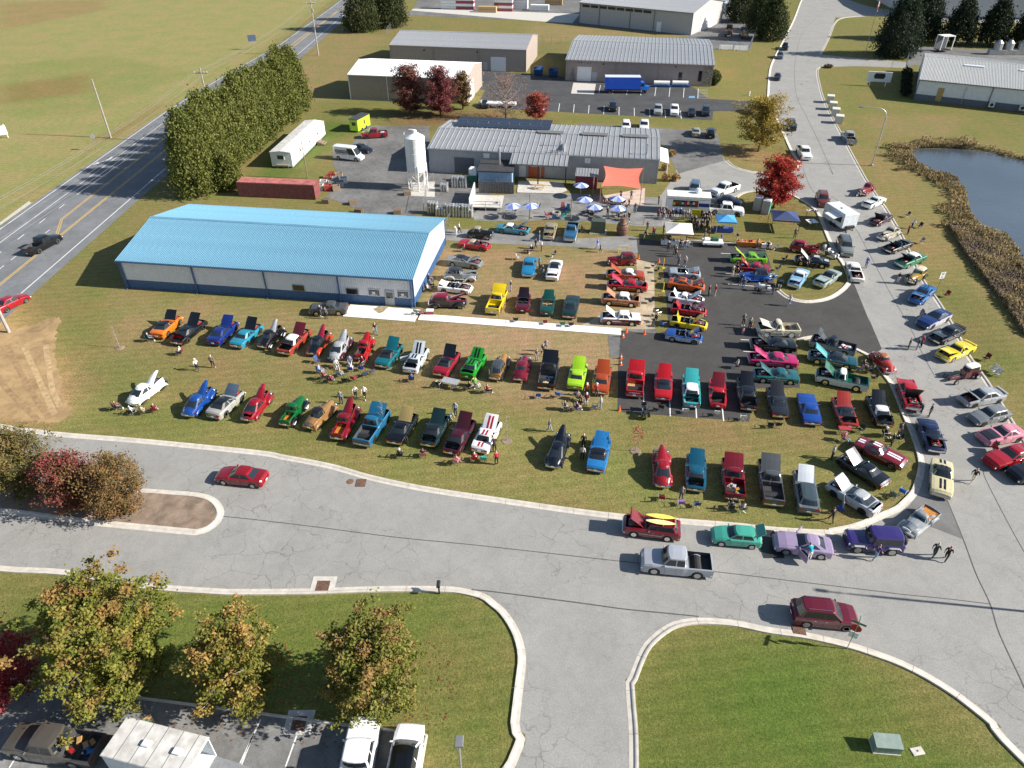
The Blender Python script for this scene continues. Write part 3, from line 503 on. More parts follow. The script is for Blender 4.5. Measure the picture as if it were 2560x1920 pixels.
lettering('BEER', .3, BLACK, d_, (19.75, -.15, 2.17), (R(90), 0, 0))
door(br, 17.2, 1.1, 2.3, WHITE, -.03)
for x, s_ in ((10.6, 1.1), (28.9, 1.0)): MB().box(x-s_/2, x+s_/2, -.1, -.03, 3.1, 4.0).build('wall_panel', WHITE, br)
MB().box(4.6, 8.2, -.12, -.03, .1, 3.0).build('roller_door', DGREY, br)
for k in range(5): MB().box(4.7, 8.1, -.15, -.12, .15+k*.57, .66+k*.57).build('door_slat', DGREY, br)
for x, y, h in ((23.7, 3, 1.9), (39.2, 1.2, 1.4), (16.3, 2.0, 1.8)):
    p_ = MB().tube([(x, y, 4.5), (x, y, 4.9+h)], .09, 8).build('vent_pipe', STEEL, br); MB().lathe([(.17, 0), (.17, .25), (.02, .35)], 8, c=(x, y, 4.9+h)).build('cap', STEEL, p_)
MB().box(22.1, 24.2, -.0, .2, 4.9, 5.0).build('flashing', GREYM, br)
MB().box(24.2, 24.5, 1, 3.8, 4.9, 5.4).build('duct', STEEL, br)
# awning lean-to at the east end
lt = ob('lean_to', None, br); MB().add([(41.3, 2, 3.6), (43.3, 2, 3.1), (43.3, 10, 3.1), (41.3, 10, 3.6), (41.3, 2, 3.5), (43.3, 2, 3.0), (43.3, 10, 3.0), (41.3, 10, 3.5)], [(0, 1, 2, 3), (4, 7, 6, 5), (0, 4, 5, 1), (1, 5, 6, 2), (2, 6, 7, 3)]).build('lean_to_roof', WHITE, lt)
for y in (2.3, 9.7): MB().tube([(43.1, y, 0), (43.1, y, 3.1)], .06).build('post', WHITE, lt)
# kitchen annex with black flat roof, fenced service yard
kx = thing('kitchen_annex', 'pale blue lean-to annex with black flat roof and flue against the brewery', 'annex', (-5.9, 121.7, 0), R(-5))
PALEB = mat('pale_blue_wall', (.22, .34, .5), .6)
MB().box(0, 5.9, 0, .15, 0, 3.0).box(0, .15, .15, 5.6, 0, 3).box(5.75, 5.9, .15, 5.6, 0, 3).build('wall', PALEB, kx); MB().box(-.2, 6.1, -.3, 5.8, 3.0, 3.2).build('roof', mat('felt_roof', (.035, .036, .04), .85, 0, .3, 2), kx)
fl = MB().tube([(3.4, 3.5, 3.1), (3.4, 3.5, 5.8)], .17, 10).build('flue', STEEL, kx); MB().lathe([(.26, 0), (.26, .12), (.05, .3)], 10, c=(3.4, 3.5, 5.8)).build('cap', STEEL, fl)
sf = thing('board_screen', 'weathered grey board screen in front of the annex', 'fence', (-5.7, 119.45, 0), R(-5))
for i in range(21): MB().box(i*.285, i*.285+.265, -.03-random.random()*.02, .03, .05, 2.05+random.random()*.04).build('board', mat('grey_boards', (.085, .083, .085), .8, 0, .3, 3), sf)
for x in (0, 3, 6): MB().box(x-.06, x+.06, .03, .14, 0, 2.5).build('post', WOOD, sf)
# silo
sx_, sy_ = (-16.50,120.92)
si = thing('silo', 'tall white grain silo with ladder and cone bottom on steel legs', 'silo', (sx_, sy_+.8, 0), 0)
SILO = mat('silo_white', (.8, .79, .76), .45, 0, .06, 1)
MB().lathe([(.18, 1.9), (.3, 1.9), (1.62, 3.3), (1.66, 3.3), (1.66, 8.9)], 28).build('shell', SILO, si, smooth=40); MB().lathe([(1.7, 8.85), (1.7, 8.95), (.45, 9.7), (.45, 10.0), (.02, 10.05)], 28).build('roof', SILO, si, smooth=30)
for k in range(5): MB().lathe([(1.665, 0), (1.69, .03), (1.665, .06)], 28, c=(0, 0, 4.2+k*1.1)).build('seam_ring', SILO, si)
for k in range(8):
    a = k*math.pi/4+.2; MB().tube([(1.66*math.cos(a), 1.66*math.sin(a), 0), (1.66*math.cos(a), 1.66*math.sin(a), 4.4)], .09, 6).build('leg', SILO, si)
for k in range(8):
    a, b = k*math.pi/4+.2, (k+1)*math.pi/4+.2; MB().tube([(1.66*math.cos(a), 1.66*math.sin(a), .5), (1.66*math.cos(b), 1.66*math.sin(b), 2.2)], .04, 5).build('brace', SILO, si)
ld = ob('ladder', None, si)
for s_ in (-.25, .25): MB().tube([(s_-.45, -1.78, 1.8), (s_-.45, -1.78, 9.2)], .03, 5).build('rail', GREYM, ld)
for k in range(22): MB().tube([(-.7, -1.78, 2+k*.33), (-.2, -1.78, 2+k*.33)], .02, 4).build('rung', GREYM, ld)
MB().tube([(.05, -.3, 9.75), (.05, -.3, 10.2)], .28, 10).build('hatch', SILO, si); MB().tube([(-1.7, .2, 3), (-1.78, .2, 9.6), (-.9, .2, 10.1), (-.2, .2, 10.1)], .07, 6).build('fill_pipe', SILO, si)
sheet('silo_pad', [(-17.86,118.13), (-13.26,117.49), (-13.92,124.94), (-17.93,124.47)], .03, CONC)
# office trailer
tr_ = thing('office_trailer', 'long white office trailer with patched pale roof beside the hedge', 'trailer', (-45.1, 132.2, 0), R(85))
TRW = mat('trailer_white', (.74, .75, .77), .5, 0, .06, 1)
MB().box(0, 20.4, -4.0, 0, .35, 3.0).build('body', TRW, tr_); MB().box(.2, 20.2, -3.8, -.2, -.02, .35).build('skirt', DGREY, tr_)
tm = mat('patched_roof', (.45, .43, .40), .8, 0, .5, 1.4, col2=(.68, .66, .63)); MB().add([(-.1, -4.1, 3.0), (-.1, -2, 3.25), (-.1, .1, 3.0), (20.5, -4.1, 3.0), (20.5, -2, 3.25), (20.5, .1, 3.0)], [(0, 3, 4, 1), (1, 4, 5, 2), (0, 1, 2), (3, 5, 4)]).build('roof', tm, tr_)
w_ = MB().box(-.06, -.01, -2.6, -1.2, 1.6, 2.5).build('window', WHITE, tr_); MB().box(-.08, -.05, -2.5, -1.3, 1.68, 2.42).build('pane', GLASS, w_)
for x, h in ((4.8, .9), (10.5, .5), (15.5, .5)): w_ = MB().box(x-.35, x+.35, -4.05, -4.0, 1.6, 1.6+h).build('window', WHITE, tr_); MB().box(x-.28, x+.28, -4.07, -4.05, 1.66, 1.54+h).build('pane', GLASS, w_)
MB().box(12.4, 13.3, -4.06, -4, .4, 2.4).build('door', WHITE, tr_)
stp = thing('wooden_steps', 'wooden landing with rail at the end of the office trailer', 'steps', (*(-42.78,132.55), 0), R(-5))
MB().box(-1.4, 1, -.8, .6, .55, .65).build('deck', PINE, stp)
for x in (-1.3, 0, .9): MB().tube([(x, -.75, 0), (x, -.75, 1.6)], .035, 5).build('post', STEEL, stp)
MB().tube([(-1.3, -.75, 1.6), (.9, -.75, 1.6)], .03, 5).build('rail', STEEL, stp)
st2 = thing('wooden_steps', 'grey wooden steps at the long side of the office trailer', 'steps', (*(-39.50,146.46), 0), R(85))
for k in range(3): MB().box(-.9, .9, -.4-k*.5, .1-k*.5, .1, .7-k*.2).build('step', WOOD, st2)
# red shipping container
REDC = mat('container_red', (.21, .068, .064), .6, 0, .18, 1.5)
ct = thing('shipping_container', 'faded red corrugated shipping container behind the blue hall', 'container', (-46.9, 117.7, 0), ang((-46.87, 117.67), (-33.33, 116.19)))
place(ribwall(13.6, lambda x: 2.6, .1, .28, .05).build('side_wall', REDC, ct), 0, 0, 0); place(ribwall(13.6, lambda x: 2.6, .1, .28, .05).build('side_wall', REDC, ct), 13.6, 2.5, R(180)); place(ribwall(2.5, lambda x: 2.6, .1, .28, .04).build('end_wall', REDC, ct), 13.6, 0, R(90)); place(ribwall(2.5, lambda x: 2.6, .1, .28, .04).build('end_wall', REDC, ct), 0, 2.5, R(-90))
mb = MB().box(0, 13.6, 0, 2.5, 2.55, 2.6)
for k in range(45): mb.box(.1+k*.3, .25+k*.3, .1, 2.4, 2.6, 2.635)
mb.build('roof', mat('container_roof', (.36, .12, .11), .7, 0, .25, 1), ct)
# lime shed
LIME = mat('lime_green', (.36, .62, .03), .5); ls = thing('lime_shed', 'small lime green trailer shed with black roof on the lawn', 'shed', (*(-34.62,154.74), 0), R(70))
MB().box(0, 5.2, -2.0, 0, .3, 2.6).build('body', LIME, ls); MB().box(-.1, 5.3, -2.1, .1, 2.6, 2.72).build('roof', mat('dark_roof', (.05, .05, .055), .6), ls); MB().box(-.05, 0, -1.5, -.6, 1.4, 2.1).build('window', BLACK, ls); MB().box(2.6, 3.0, -2.05, -2, 1.2, 2.0).build('window', BLACK, ls)
for x in (1.6, 3.4): MB().tube([(x, -2.1, .35), (x, .1, .35)], .33, 12).build('wheel', TYRE, ls)
# lumber building far behind
lb = barn('lumber_building', 'large grey metal lumber building with vent openings under the eave', (24.5, 286.7), R(-33), 42.7, 30, 6.8, 9.2, mat('pale_grey_sheet', (.42, .41, .405), .6), GALV, GREYM, 1.2, (2, .05, .05), .6, rib=.6, spouts=(8, 20, 29))
for k in range(8): MB().box(1+k*3.4, 3.9+k*3.4, -.1, -.02, 5.4, 6.2).build('vent_opening', BLACK, lb)
door(lb, 31, 1.5, 3, WHITE)
o = MB().box(8, 22, -.1, -.02, 0, 5.2).build('open_bay', WHITE, lb); place(o, 42.7, 0, R(90))
# white building on the right
rb = barn('metal_workshop', 'white metal workshop with pale ribbed roof and dark grey wainscot near the pond', (97.7, 180.5), R(-27), 70, 33.5, 4.75, 6.9, SHEETW, mat('pale_roof_sheet', (.46, .455, .43), .45, .1, .06, 1), DGREY, .95, (3, .05, .05), .3, (1.5, mat('slate_wall', (.11, .13, .16), .55)), rib=.5, spouts=(15.6, 31, 46))
door(rb, 5.2, 1.1, 2.9, mat('ochre_door', (.38, .27, .09), .6), -.05, z=.4)
for x in (11.2, 23, 36): 
    o = MB().box(x-2.2, x+2.2, -.35, .35, .1, .35).build('skylight', mat('skylight', (.7, .74, .76), .2), rb); o.location = (0, 12.2, 4.75+2.15*12.2/16.75); o.rotation_euler = (math.atan2(2.15, 16.75), 0, 0)
for x in (16.4, 22.6, 30): 
    a = MB().box(x-.6, x+.6, -.95, -.35, .5, 1.6).build('air_conditioner', mat('ac_white', (.6, .59, .56), .5), rb); MB().lathe([(.36, 0), (.36, .03), (.02, .03)], 16).build('fan_grille', BLACK, a); a.children[0].location = (x, -.95, 1.05); a.children[0].rotation_euler = (R(90), 0, 0)
MB().tube([(10.2, -.2, .3), (10.2, -.2, 3.6), (10.2, .3, 4.9)], .06, 6).build('pipe', STEEL, rb)
# far building at top right
fb = barn('distribution_building', 'far pale grey flat building at the top right edge', (150, 300), R(-8), 120, 50, 9, 10, mat('far_wall', (.45, .46, .48), .6), GALV, GREYM, 2, (1, .05, .05), .3, rib=1.2)
MB().box(0, 120, -.2, -.05, 0, .6).build('plinth', DGREY, fb)

# ---------------------------------------------------------------- vehicles
# local frame: +x forward, +y left, z up; x runs 0 (rear) .. 1 (front) along the length
# profile rows: x, half width (of W/2), shoulder height, top height
ST = {
 'muscle': dict(L=4.85, W=1.88, prof=[(0,.84,.70,.74),(.03,.95,.84,.87),(.16,1,.90,.93),(.30,1,.88,.92),(.62,1,.88,.92),(.80,1,.86,.90),(.95,.96,.80,.84),(1,.86,.62,.68)], ax=(.205,.805), r=.34, cab=(.61,.50,.44,.31,.17), roof=1.33, hwb=.84, hwr=.64, cp=.55, hood=(.625,.965), trunk=(.03,.165)),
 'modern': dict(L=4.8, W=1.92, prof=[(0,.82,.82,.88),(.03,.94,.95,1.0),(.2,1,1.0,1.03),(.6,1,.97,1.01),(.8,1,.92,.97),(.94,.93,.80,.85),(1,.74,.60,.66)], ax=(.2,.80), r=.36, cab=(.66,.47,.42,.26,.10), roof=1.4, hwb=.85, hwr=.62, cp=.5, hood=(.665,.955), trunk=(.025,.1)),
 'sedan': dict(L=4.6, W=1.8, prof=[(0,.82,.82,.9),(.03,.94,.95,1.0),(.2,1,.98,1.0),(.68,1,.95,.98),(.8,1,.88,.93),(.95,.92,.74,.8),(1,.74,.58,.64)], ax=(.2,.81), r=.32, cab=(.72,.56,.44,.28,.13), roof=1.45, hwb=.87, hwr=.66, cp=.35, hood=(.73,.96), trunk=(.025,.13)),
 'hatch': dict(L=4.15, W=1.72, prof=[(0,.84,.8,.9),(.04,.95,.94,.98),(.2,1,.95,1.0),(.68,1,.93,.98),(.8,1,.86,.92),(.95,.92,.72,.78),(1,.74,.56,.62)], ax=(.19,.81), r=.31, cab=(.72,.55,.40,.14,.05), roof=1.4, hwb=.87, hwr=.68, cp=.4, hood=(.73,.96), trunk=None),
 'fifties': dict(L=4.98, W=1.88, prof=[(0,.90,.93,.78),(.04,.97,1.0,.92),(.2,1,.98,.98),(.35,1,1.0,1.0),(.62,1,.98,1.02),(.8,1,.98,1.02),(.94,.98,.95,.98),(1,.92,.72,.8)], ax=(.215,.80), r=.35, cab=(.61,.545,.44,.30,.20), roof=1.5, hwb=.82, hwr=.64, cp=.32, hood=(.63,.955), trunk=(.03,.19)),
 'wagon': dict(L=4.98, W=1.88, prof=[(0,.92,.95,.9),(.04,.97,1.0,.98),(.2,1,.98,1.0),(.62,1,.98,1.02),(.8,1,.98,1.02),(.94,.98,.95,.98),(1,.92,.72,.8)], ax=(.215,.80), r=.35, cab=(.61,.545,.44,.10,.03), roof=1.5, hwb=.84, hwr=.66, cp=.2, hood=(.63,.955), trunk=None),
 'sport': dict(L=4.5, W=1.83, prof=[(0,.80,.66,.72),(.04,.93,.82,.85),(.2,1,.88,.88),(.35,.99,.82,.85),(.6,.99,.82,.85),(.8,1,.86,.86),(.94,.92,.72,.76),(1,.74,.52,.58)], ax=(.2,.79), r=.33, cab=(.60,.52,.44,.36,.27), roof=1.22, hwb=.80, hwr=.6, cp=.3, hood=(.62,.955), trunk=(.03,.22)),
 'suv': dict(L=4.85, W=1.93, prof=[(0,.88,1.0,1.06),(.03,.96,1.08,1.1),(.2,1,1.1,1.12),(.7,1,1.08,1.1),(.85,.99,1.02,1.07),(.96,.93,.92,.97),(1,.82,.7,.76)], ax=(.19,.81), r=.37, cab=(.75,.60,.44,.11,.03), roof=1.74, hwb=.89, hwr=.73, cp=.22, hood=(.755,.965), trunk=None),
 'jeep': dict(L=4.6, W=1.85, prof=[(0,.9,1.1,1.12),(.02,.94,1.15,1.17),(.66,.94,1.15,1.17),(.7,.86,1.15,1.18),(.95,.78,1.12,1.16),(1,.76,1.05,1.1)], ax=(.2,.82), r=.43, cab=(.66,.60,.42,.03,.015), roof=1.85, hwb=.90, hwr=.82, cp=.12, hood=(.68,.98), trunk=None),
 'van': dict(L=5.6, W=2.0, prof=[(0,.95,1.1,1.15),(.02,.98,1.15,1.17),(.8,1,1.12,1.15),(.9,.97,1.0,1.06),(1,.82,.75,.8)], ax=(.2,.83), r=.36, cab=(.90,.76,.62,.015,.01), roof=2.55, hwb=.96, hwr=.86, cp=.62, hood=(.9,.985), trunk=None),
 'pickup': dict(L=5.85, W=2.03, prof=[(0,.95,1.15,1.15),(.36,.97,1.15,1.15),(.42,1,1.15,1.17),(.70,1,1.15,1.18),(.85,1,1.1,1.16),(.96,.95,1.02,1.07),(1,.86,.75,.82)], ax=(.21,.815), r=.41, cab=(.73,.645,.52,.375,.36), roof=1.92, hwb=.88, hwr=.76, cp=.14, hood=(.735,.965), trunk=None, bed=(.02,.345,.62)),
 'oldpickup': dict(L=5.2, W=1.95, prof=[(0,.94,1.05,1.05),(.40,.96,1.05,1.05),(.45,1,1.1,1.12),(.64,1,1.1,1.13),(.85,1,1.08,1.12),(.97,.96,1.0,1.04),(1,.9,.7,.78)], ax=(.21,.80), r=.37, cab=(.64,.575,.5,.45,.42), roof=1.76, hwb=.84, hwr=.68, cp=.14, hood=(.65,.965), trunk=None, bed=(.02,.405,.55)),
 'forties': dict(L=4.85, W=1.82, fend='round', prof=[(0,.46,.52,.6),(.04,.62,.72,.8),(.14,.74,.92,1.0),(.3,.80,1.0,1.05),(.58,.78,1.02,1.06),(.7,.64,1.02,1.1),(.86,.46,1.0,1.08),(.96,.26,.9,.98),(1,.12,.6,.72)], ax=(.22,.80), r=.36, cab=(.60,.535,.46,.30,.10), roof=1.56, hwb=.80, hwr=.58, cp=.3, hood=(.61,.975), trunk=(.03,.12), dome=1),
 'thirties': dict(L=4.25, W=1.72, fend='round', prof=[(0,.5,.6,.66),(.05,.66,.85,.9),(.2,.74,1.08,1.1),(.35,.76,1.1,1.13),(.56,.72,1.1,1.14),(.7,.56,1.06,1.12),(.9,.4,1.02,1.1),(1,.3,.98,1.04)], ax=(.18,.84), r=.37, cab=(.57,.53,.46,.26,.19), roof=1.66, hwb=.76, hwr=.64, cp=.28, hood=(.58,.98), trunk=(.04,.17), dome=.6),
 'tudor': dict(L=4.3, W=1.72, fend='round', prof=[(0,.6,.62,.7),(.04,.72,.9,1.0),(.2,.76,1.08,1.1),(.56,.72,1.1,1.14),(.7,.56,1.06,1.12),(.9,.42,1.02,1.1),(1,.32,.98,1.04)], ax=(.18,.84), r=.37, cab=(.57,.53,.42,.10,.03), roof=1.7, hwb=.76, hwr=.66, cp=.2, hood=(.58,.98), trunk=None, dome=.7),
 'rodpickup': dict(L=4.3, W=1.72, fend='round', prof=[(0,.62,.98,.98),(.34,.64,1.0,1.0),(.36,.72,1.08,1.1),(.58,.72,1.1,1.14),(.7,.56,1.06,1.12),(.9,.42,1.02,1.1),(1,.32,.98,1.04)], ax=(.18,.84), r=.37, cab=(.58,.54,.5,.38,.36), roof=1.68, hwb=.74, hwr=.64, cp=.14, hood=(.59,.98), trunk=None, bed=(.02,.33,.6), dome=.6),
 'bugtruck': dict(L=4.4, W=1.72, fend='round', prof=[(0,.9,.8,.8),(.36,.9,.8,.8),(.38,.76,.9,.95),(.62,.74,.98,1.02),(.8,.6,.9,1.02),(.93,.4,.7,.84),(1,.2,.42,.5)], ax=(.2,.82), r=.33, cab=(.66,.56,.5,.40,.36), roof=1.45, hwb=.76, hwr=.56, cp=.25, hood=(.67,.975), trunk=None, bed=(.01,.355,.7), dome=1),
 'bug': dict(L=4.05, W=1.6, fend='round', prof=[(0,.34,.42,.5),(.05,.54,.66,.76),(.18,.72,.9,.98),(.35,.78,.98,1.02),(.62,.76,.98,1.02),(.8,.6,.9,1.0),(.93,.42,.7,.84),(1,.22,.42,.5)], ax=(.2,.81), r=.33, cab=(.66,.555,.47,.33,.14), roof=1.48, hwb=.80, hwr=.56, cp=.3, hood=(.68,.975), trunk=(.03,.13), dome=1),
 'rod': dict(L=4.0, W=1.75, fend=None, narrow=1, prof=[(0,.42,.78,.82),(.05,.5,.95,1.0),(.4,.54,1.02,1.04),(.56,.5,1.04,1.06),(.6,.2,.6,.62),(.95,.16,.5,.52),(1,.14,.45,.46)], ax=(.17,.92), r=.38, cab=(.54,.51,.4,.10,.06), roof=1.62, hwb=.54, hwr=.5, cp=.2, hood=None, trunk=None, dome=.4),
}
WH = {}
def wheel_mesh(r, wd, kind):
    k = (r, wd, kind)
    if k in WH: return WH[k]
    def ax(mb): mb.v = [(x, z, -y) for x, y, z in mb.v]; return mb      # lathe axis z -> y
    ty = MB().lathe([(r*.62, -wd/2), (r*.94, -wd/2), (r, -wd/2*.7), (r, wd/2*.7), (r*.94, wd/2), (r*.62, wd/2), (r*.6, wd*.2), (.02, wd*.18), (.02, -wd*.18), (r*.6, -wd*.2)], 20)
    t = ax(ty).mesh('wheel', TYRE, 40)
    rm = MB()
    for s in (-1, 1):
        q = [(r*.63, s*wd*.5), (r*.64, s*wd*.53), (r*.55, s*wd*.5), (r*.5, s*wd*.36)]
        rm.lathe(q if s > 0 else q[::-1], 20)
        if kind == 'disc': rm.lathe([(r*.53, s*wd*.38), (r*.25, s*wd*.47), (.01, s*wd*.5)][::s], 20)
        else:
            n = 5
            for i in range(n):
                a = 2*math.pi*i/n; c, sn = math.cos(a), math.sin(a); px, py = -sn*r*.09, c*r*.09; z0, z1 = s*wd*.36, s*wd*.45
                rm.add([(px, py, z0), (c*r*.56+px*.8, sn*r*.56+py*.8, z0), (c*r*.56-px*.8, sn*r*.56-py*.8, z0), (-px, -py, z0), (px, py, z1), (c*r*.56+px*.8, sn*r*.56+py*.8, z1), (c*r*.56-px*.8, sn*r*.56-py*.8, z1), (-px, -py, z1)], [(0, 1, 2, 3), (4, 7, 6, 5), (0, 4, 5, 1), (1, 5, 6, 2), (2, 6, 7, 3), (3, 7, 4, 0)])
            rm.lathe([(r*.14, s*wd*.3), (r*.13, s*wd*.48), (.01, s*wd*.49)][::s], 10)
        if kind == 'white':
            rm.lathe([(r*.66, s*wd*.505), (r*.86, s*wd*.515)][::s], 20, 1)
            rm.lathe([(r*.53, s*wd*.38), (r*.25, s*wd*.47), (.01, s*wd*.5)][::s], 20)
    rmm = ax(rm).mesh('rim', [CHROME if kind in ('white', 'chrome', 'disc') else mat('alloy', (.5, .5, .51), .3, .8, 0) if kind == 'alloy' else mat('black_alloy', (.03, .03, .032), .3, .5, 0), WHITE], 40)
    WH[k] = (t, rmm); return WH[k]
ENG = None
def engine(par, x, z, sc_=1., m=None):
    global ENG
    if ENG is None:
        mb = MB().box(-.38, .38, -.22, .22, -.3, .02, 0)
        for s in (-1, 1): mb.rbox(-.33, .33, s*.25-.1, s*.25+.1, -.06, .1, .03, 1)
        mb.lathe([(.0, .08), (.21, .08), (.21, .17), (.02, .18)], 14, 2); mb.box(.42, .5, -.34, .34, -.3, .06, 0); mb.lathe([(.13, -.05), (.13, .06)], 10, 2, (.3, .34, 0)); mb.box(-.34, -.1, -.52, -.34, -.12, .04, 3); mb.tube([(.3, -.1, .08), (.42, -.2, .1), (.48, -.2, .05)], .03, 5, 0)
        ENG = mb
    me = ENG.mesh('engine', [GREYM, m or mat('engine_red', (.3, .03, .02), .4), CHROME, BLACK]); o = ob('engine', me, par); o.location = (x, 0, z); o.scale = (sc_,)*3; return o
def interp(prof, x):
    if x <= prof[0][0]: return prof[0][1:]
    for a, b in zip(prof, prof[1:]):
        if x <= b[0]:
            t = (x-a[0])/(b[0]-a[0]); return tuple(lerp(p, q, t) for p, q in zip(a[1:], b[1:]))
    return prof[-1][1:]
VARN = mat('varnished_wood', (.5, .2, .03), .35, 0, .25, 5)
def car(style, rear, front, col, label, cat='car', roof=None, hood=0, trunk=0, stripe=None, wheels='chrome', low=None, topcol=None, open_=False, L=None, hoodcol=None, fendcol=None, bedcol=None, bump=True, eng=True, group=None, flame=None, louvre=False, cargo=None, deck=None, lift=0., tint=None, inter=None, doors=0, spoiler=False, rails=False, W=None, fixed=None, interior='black'):
    s = ST[style]; L = L or max(.95*s['L'], min(1.06*s['L'], dist(rear, front))); W = W or s['W']; hw = W/2; r = s['r']
    cx, cy = (rear[0]+front[0])/2, (rear[1]+front[1])/2; rz = ang(rear, front)
    t = thing('pickup_truck' if 'bed' in s and style != 'bugtruck' else {'van': 'van', 'suv': 'suv', 'jeep': 'suv', 'wagon': 'station_wagon', 'rod': 'hot_rod'}.get(style, 'car'), label, cat, (cx, cy, 0), rz, group)
    body = paint(col); roofm = paint(roof) if roof else body; P_ = s['prof']; X = lambda u: (u-.5)*L
    rock = .24+lift; ar = r*1.16; xc = [X(u) for u in s['ax']]
    fend = s.get('fend'); nar = s.get('narrow')
    us = set(p[0] for p in P_)
    cuts = []
    if s['hood']: us |= set(s['hood'])
    if s['trunk']: us |= set(s['trunk'])
    bed = s.get('bed')
    if bed: us |= {bed[0], bed[1]}
    cb = s['cab']; us |= {cb[0], cb[4]}
    if not (fend or nar):
        for c in xc:
            for k in range(9): us.add((c+ar*math.cos(math.pi*k/8))/L+.5)
    if s['hood']: us |= {lerp(s['hood'][0], s['hood'][1], q) for q in (.33, .66)}
    us = sorted(u for u in us if 0 <= u <= 1); U = [us[0]]
    for u in us[1:]:
        if u-U[-1] > .004: U.append(u)
        elif u in (s['hood'] or ()) or u in (s['trunk'] or ()) or (bed and u in bed): U[-1] = u
    hf = .90 if bed else (.74 if style in ('muscle', 'fifties', 'wagon', 'modern', 'sport', 'jeep') else .78)
    crown = .035 if not fend else .09
    def bot(x):
        b = rock
        if not (fend or nar):
            for c in xc:
                if abs(x-c) < ar: b = max(b, r+math.sqrt(max(0, ar*ar-(x-c)**2))*.97)
        return b
    def ring(u):
        w_, zs, zt = interp(P_, u); w_ *= hw; x = X(u); b = bot(x); zs += lift; zt += lift; lip = .07
        pts = [(w_*.8, b+.02), (w_*.975, b), (w_*1.0, max(b+.02, lerp(rock, zs, .55))), (w_*.985, max(b+.03, zs-lip)), (w_*.93, zs), (w_*hf, lerp(zs, zt, .8)), (w_*hf*.5, zt+crown*.7), (0, zt+crown)]
        return [(x, y, z) for y, z in pts]
    RG = [ring(u) for u in U]; npt = 8
    def isin(u0, u1, rg): return rg is not None and u0 >= rg[0]-1e-6 and u1 <= rg[1]+1e-6
    bm_ = MB(); hm = MB(); tm_ = MB(); um = MB(); cabr = (cb[4], cb[0])
    for i in range(len(U)-1):
        A, B = RG[i], RG[i+1]
        for j in range(npt-1):
            q = [A[j], B[j], B[j+1], A[j+1]]; q2 = [(x, -y, z) for x, y, z in (A[j+1], B[j+1], B[j], A[j])]
            top = j >= 5
            tgt = bm_; mi = 0
            if top and isin(U[i], U[i+1], s['hood']): tgt = hm
            elif top and isin(U[i], U[i+1], s['trunk']): tgt = tm_
            elif top and bed and isin(U[i], U[i+1], bed[:2]): continue
            elif top and open_ and isin(U[i], U[i+1], cabr): continue
            if tgt is bm_ and j <= 2 and low: mi = 2
            if top and deck is not None and tgt is bm_ and U[i] < .5: mi = 2
            tgt.add(q, [(0, 1, 2, 3)], mi); tgt.add(q2, [(0, 1, 2, 3)], mi)
        um.add([A[0], B[0], (B[0][0], -B[0][1], B[0][2]), (A[0][0], -A[0][1], A[0][2])], [(3, 2, 1, 0)])
    for A, fl in ((RG[0], 1), (RG[-1], -1)):
        full = [p for p in A]+[(x, -y, z) for x, y, z in A[-2::-1]]; bm_.add(full, [tuple(range(len(full)))[::-fl]], 0)
    bm_.v = [(x, y, z) for x, y, z in bm_.v]
    lowm = paint(low) if low else (mat('bed_wood', (.5, .3, .12), .5) if deck else BLACK)
    bm_.build('body', [body, BLACK, lowm], t, smooth=38); um.build('underbody', BLACK, t)
    def lid(mb, name, hinge_u, angle, m, thick=.03, hz=None):
        if not mb.f: return None
        _, zs, zt = interp(P_, hinge_u); px, pz = X(hinge_u), zt+lift+(crown*.5)
        n = len(mb.v); v2 = [(x-px, y*.985, z-pz) for x, y, z in mb.v]; vb = [(x, y, z-thick) for x, y, z in v2]
        mb2 = MB(); mb2.add(v2, mb.f, 0); mb2.add(vb, [f[::-1] for f in mb.f], 1)
        o = mb2.build(name, [m, BLACK if topcol is None else paint(topcol)], t, smooth=38); o.location = (px, 0, pz+(.004 if angle == 0 else 0)); o.rotation_euler = (0, R(angle), 0); return o
    hmt = paint(hoodcol) if hoodcol else body
    ho = lid(hm, 'hood', s['hood'][0] if s['hood'] else 0, -hood*(.62 if fend else .8), hmt) if s['hood'] else None
    to = lid(tm_, 'trunk_lid', s['trunk'][1] if s['trunk'] else 0, trunk, body) if s['trunk'] else None
    def bay(u0, u1, z0, name, m, inset=.0, wfac=1.):
        n = 4; mb = MB(); rs = []
        for k in range(n+1):
            u = lerp(u0, u1, k/n); w_, zs, zt = interp(P_, u); w_ = w_*hw*hf*wfac; zt_ = lerp(zs, zt, .8)+lift; rs.append([(X(u), w_, zt_), (X(u), w_*.97, z0), (X(u), -w_*.97, z0), (X(u), -w_, zt_)])
        mb.rings([q[::-1] for q in rs], 0, False, False)
        for q, fl in ((rs[0], 1), (rs[-1], -1)): mb.add(q, [(0, 1, 2, 3)[::-fl]])
        return mb.build(name, m, t)
    if hood and s['hood']:
        bay(s['hood'][0], s['hood'][1], .45+lift, 'engine_bay', DARK)
        u = lerp(*s['hood'], .5); wl = interp(P_, u)[0]*hw*hf*2
        if eng: engine(t, X(u), interp(P_, u)[1]-.12+lift, min(1.1, wl/1.15), eng if not isinstance(eng, bool) else None)
    if trunk and s['trunk']:
        b_ = bay(s['trunk'][0], s['trunk'][1], .45, 'trunk_bay', DARK if not inter else paint(inter))
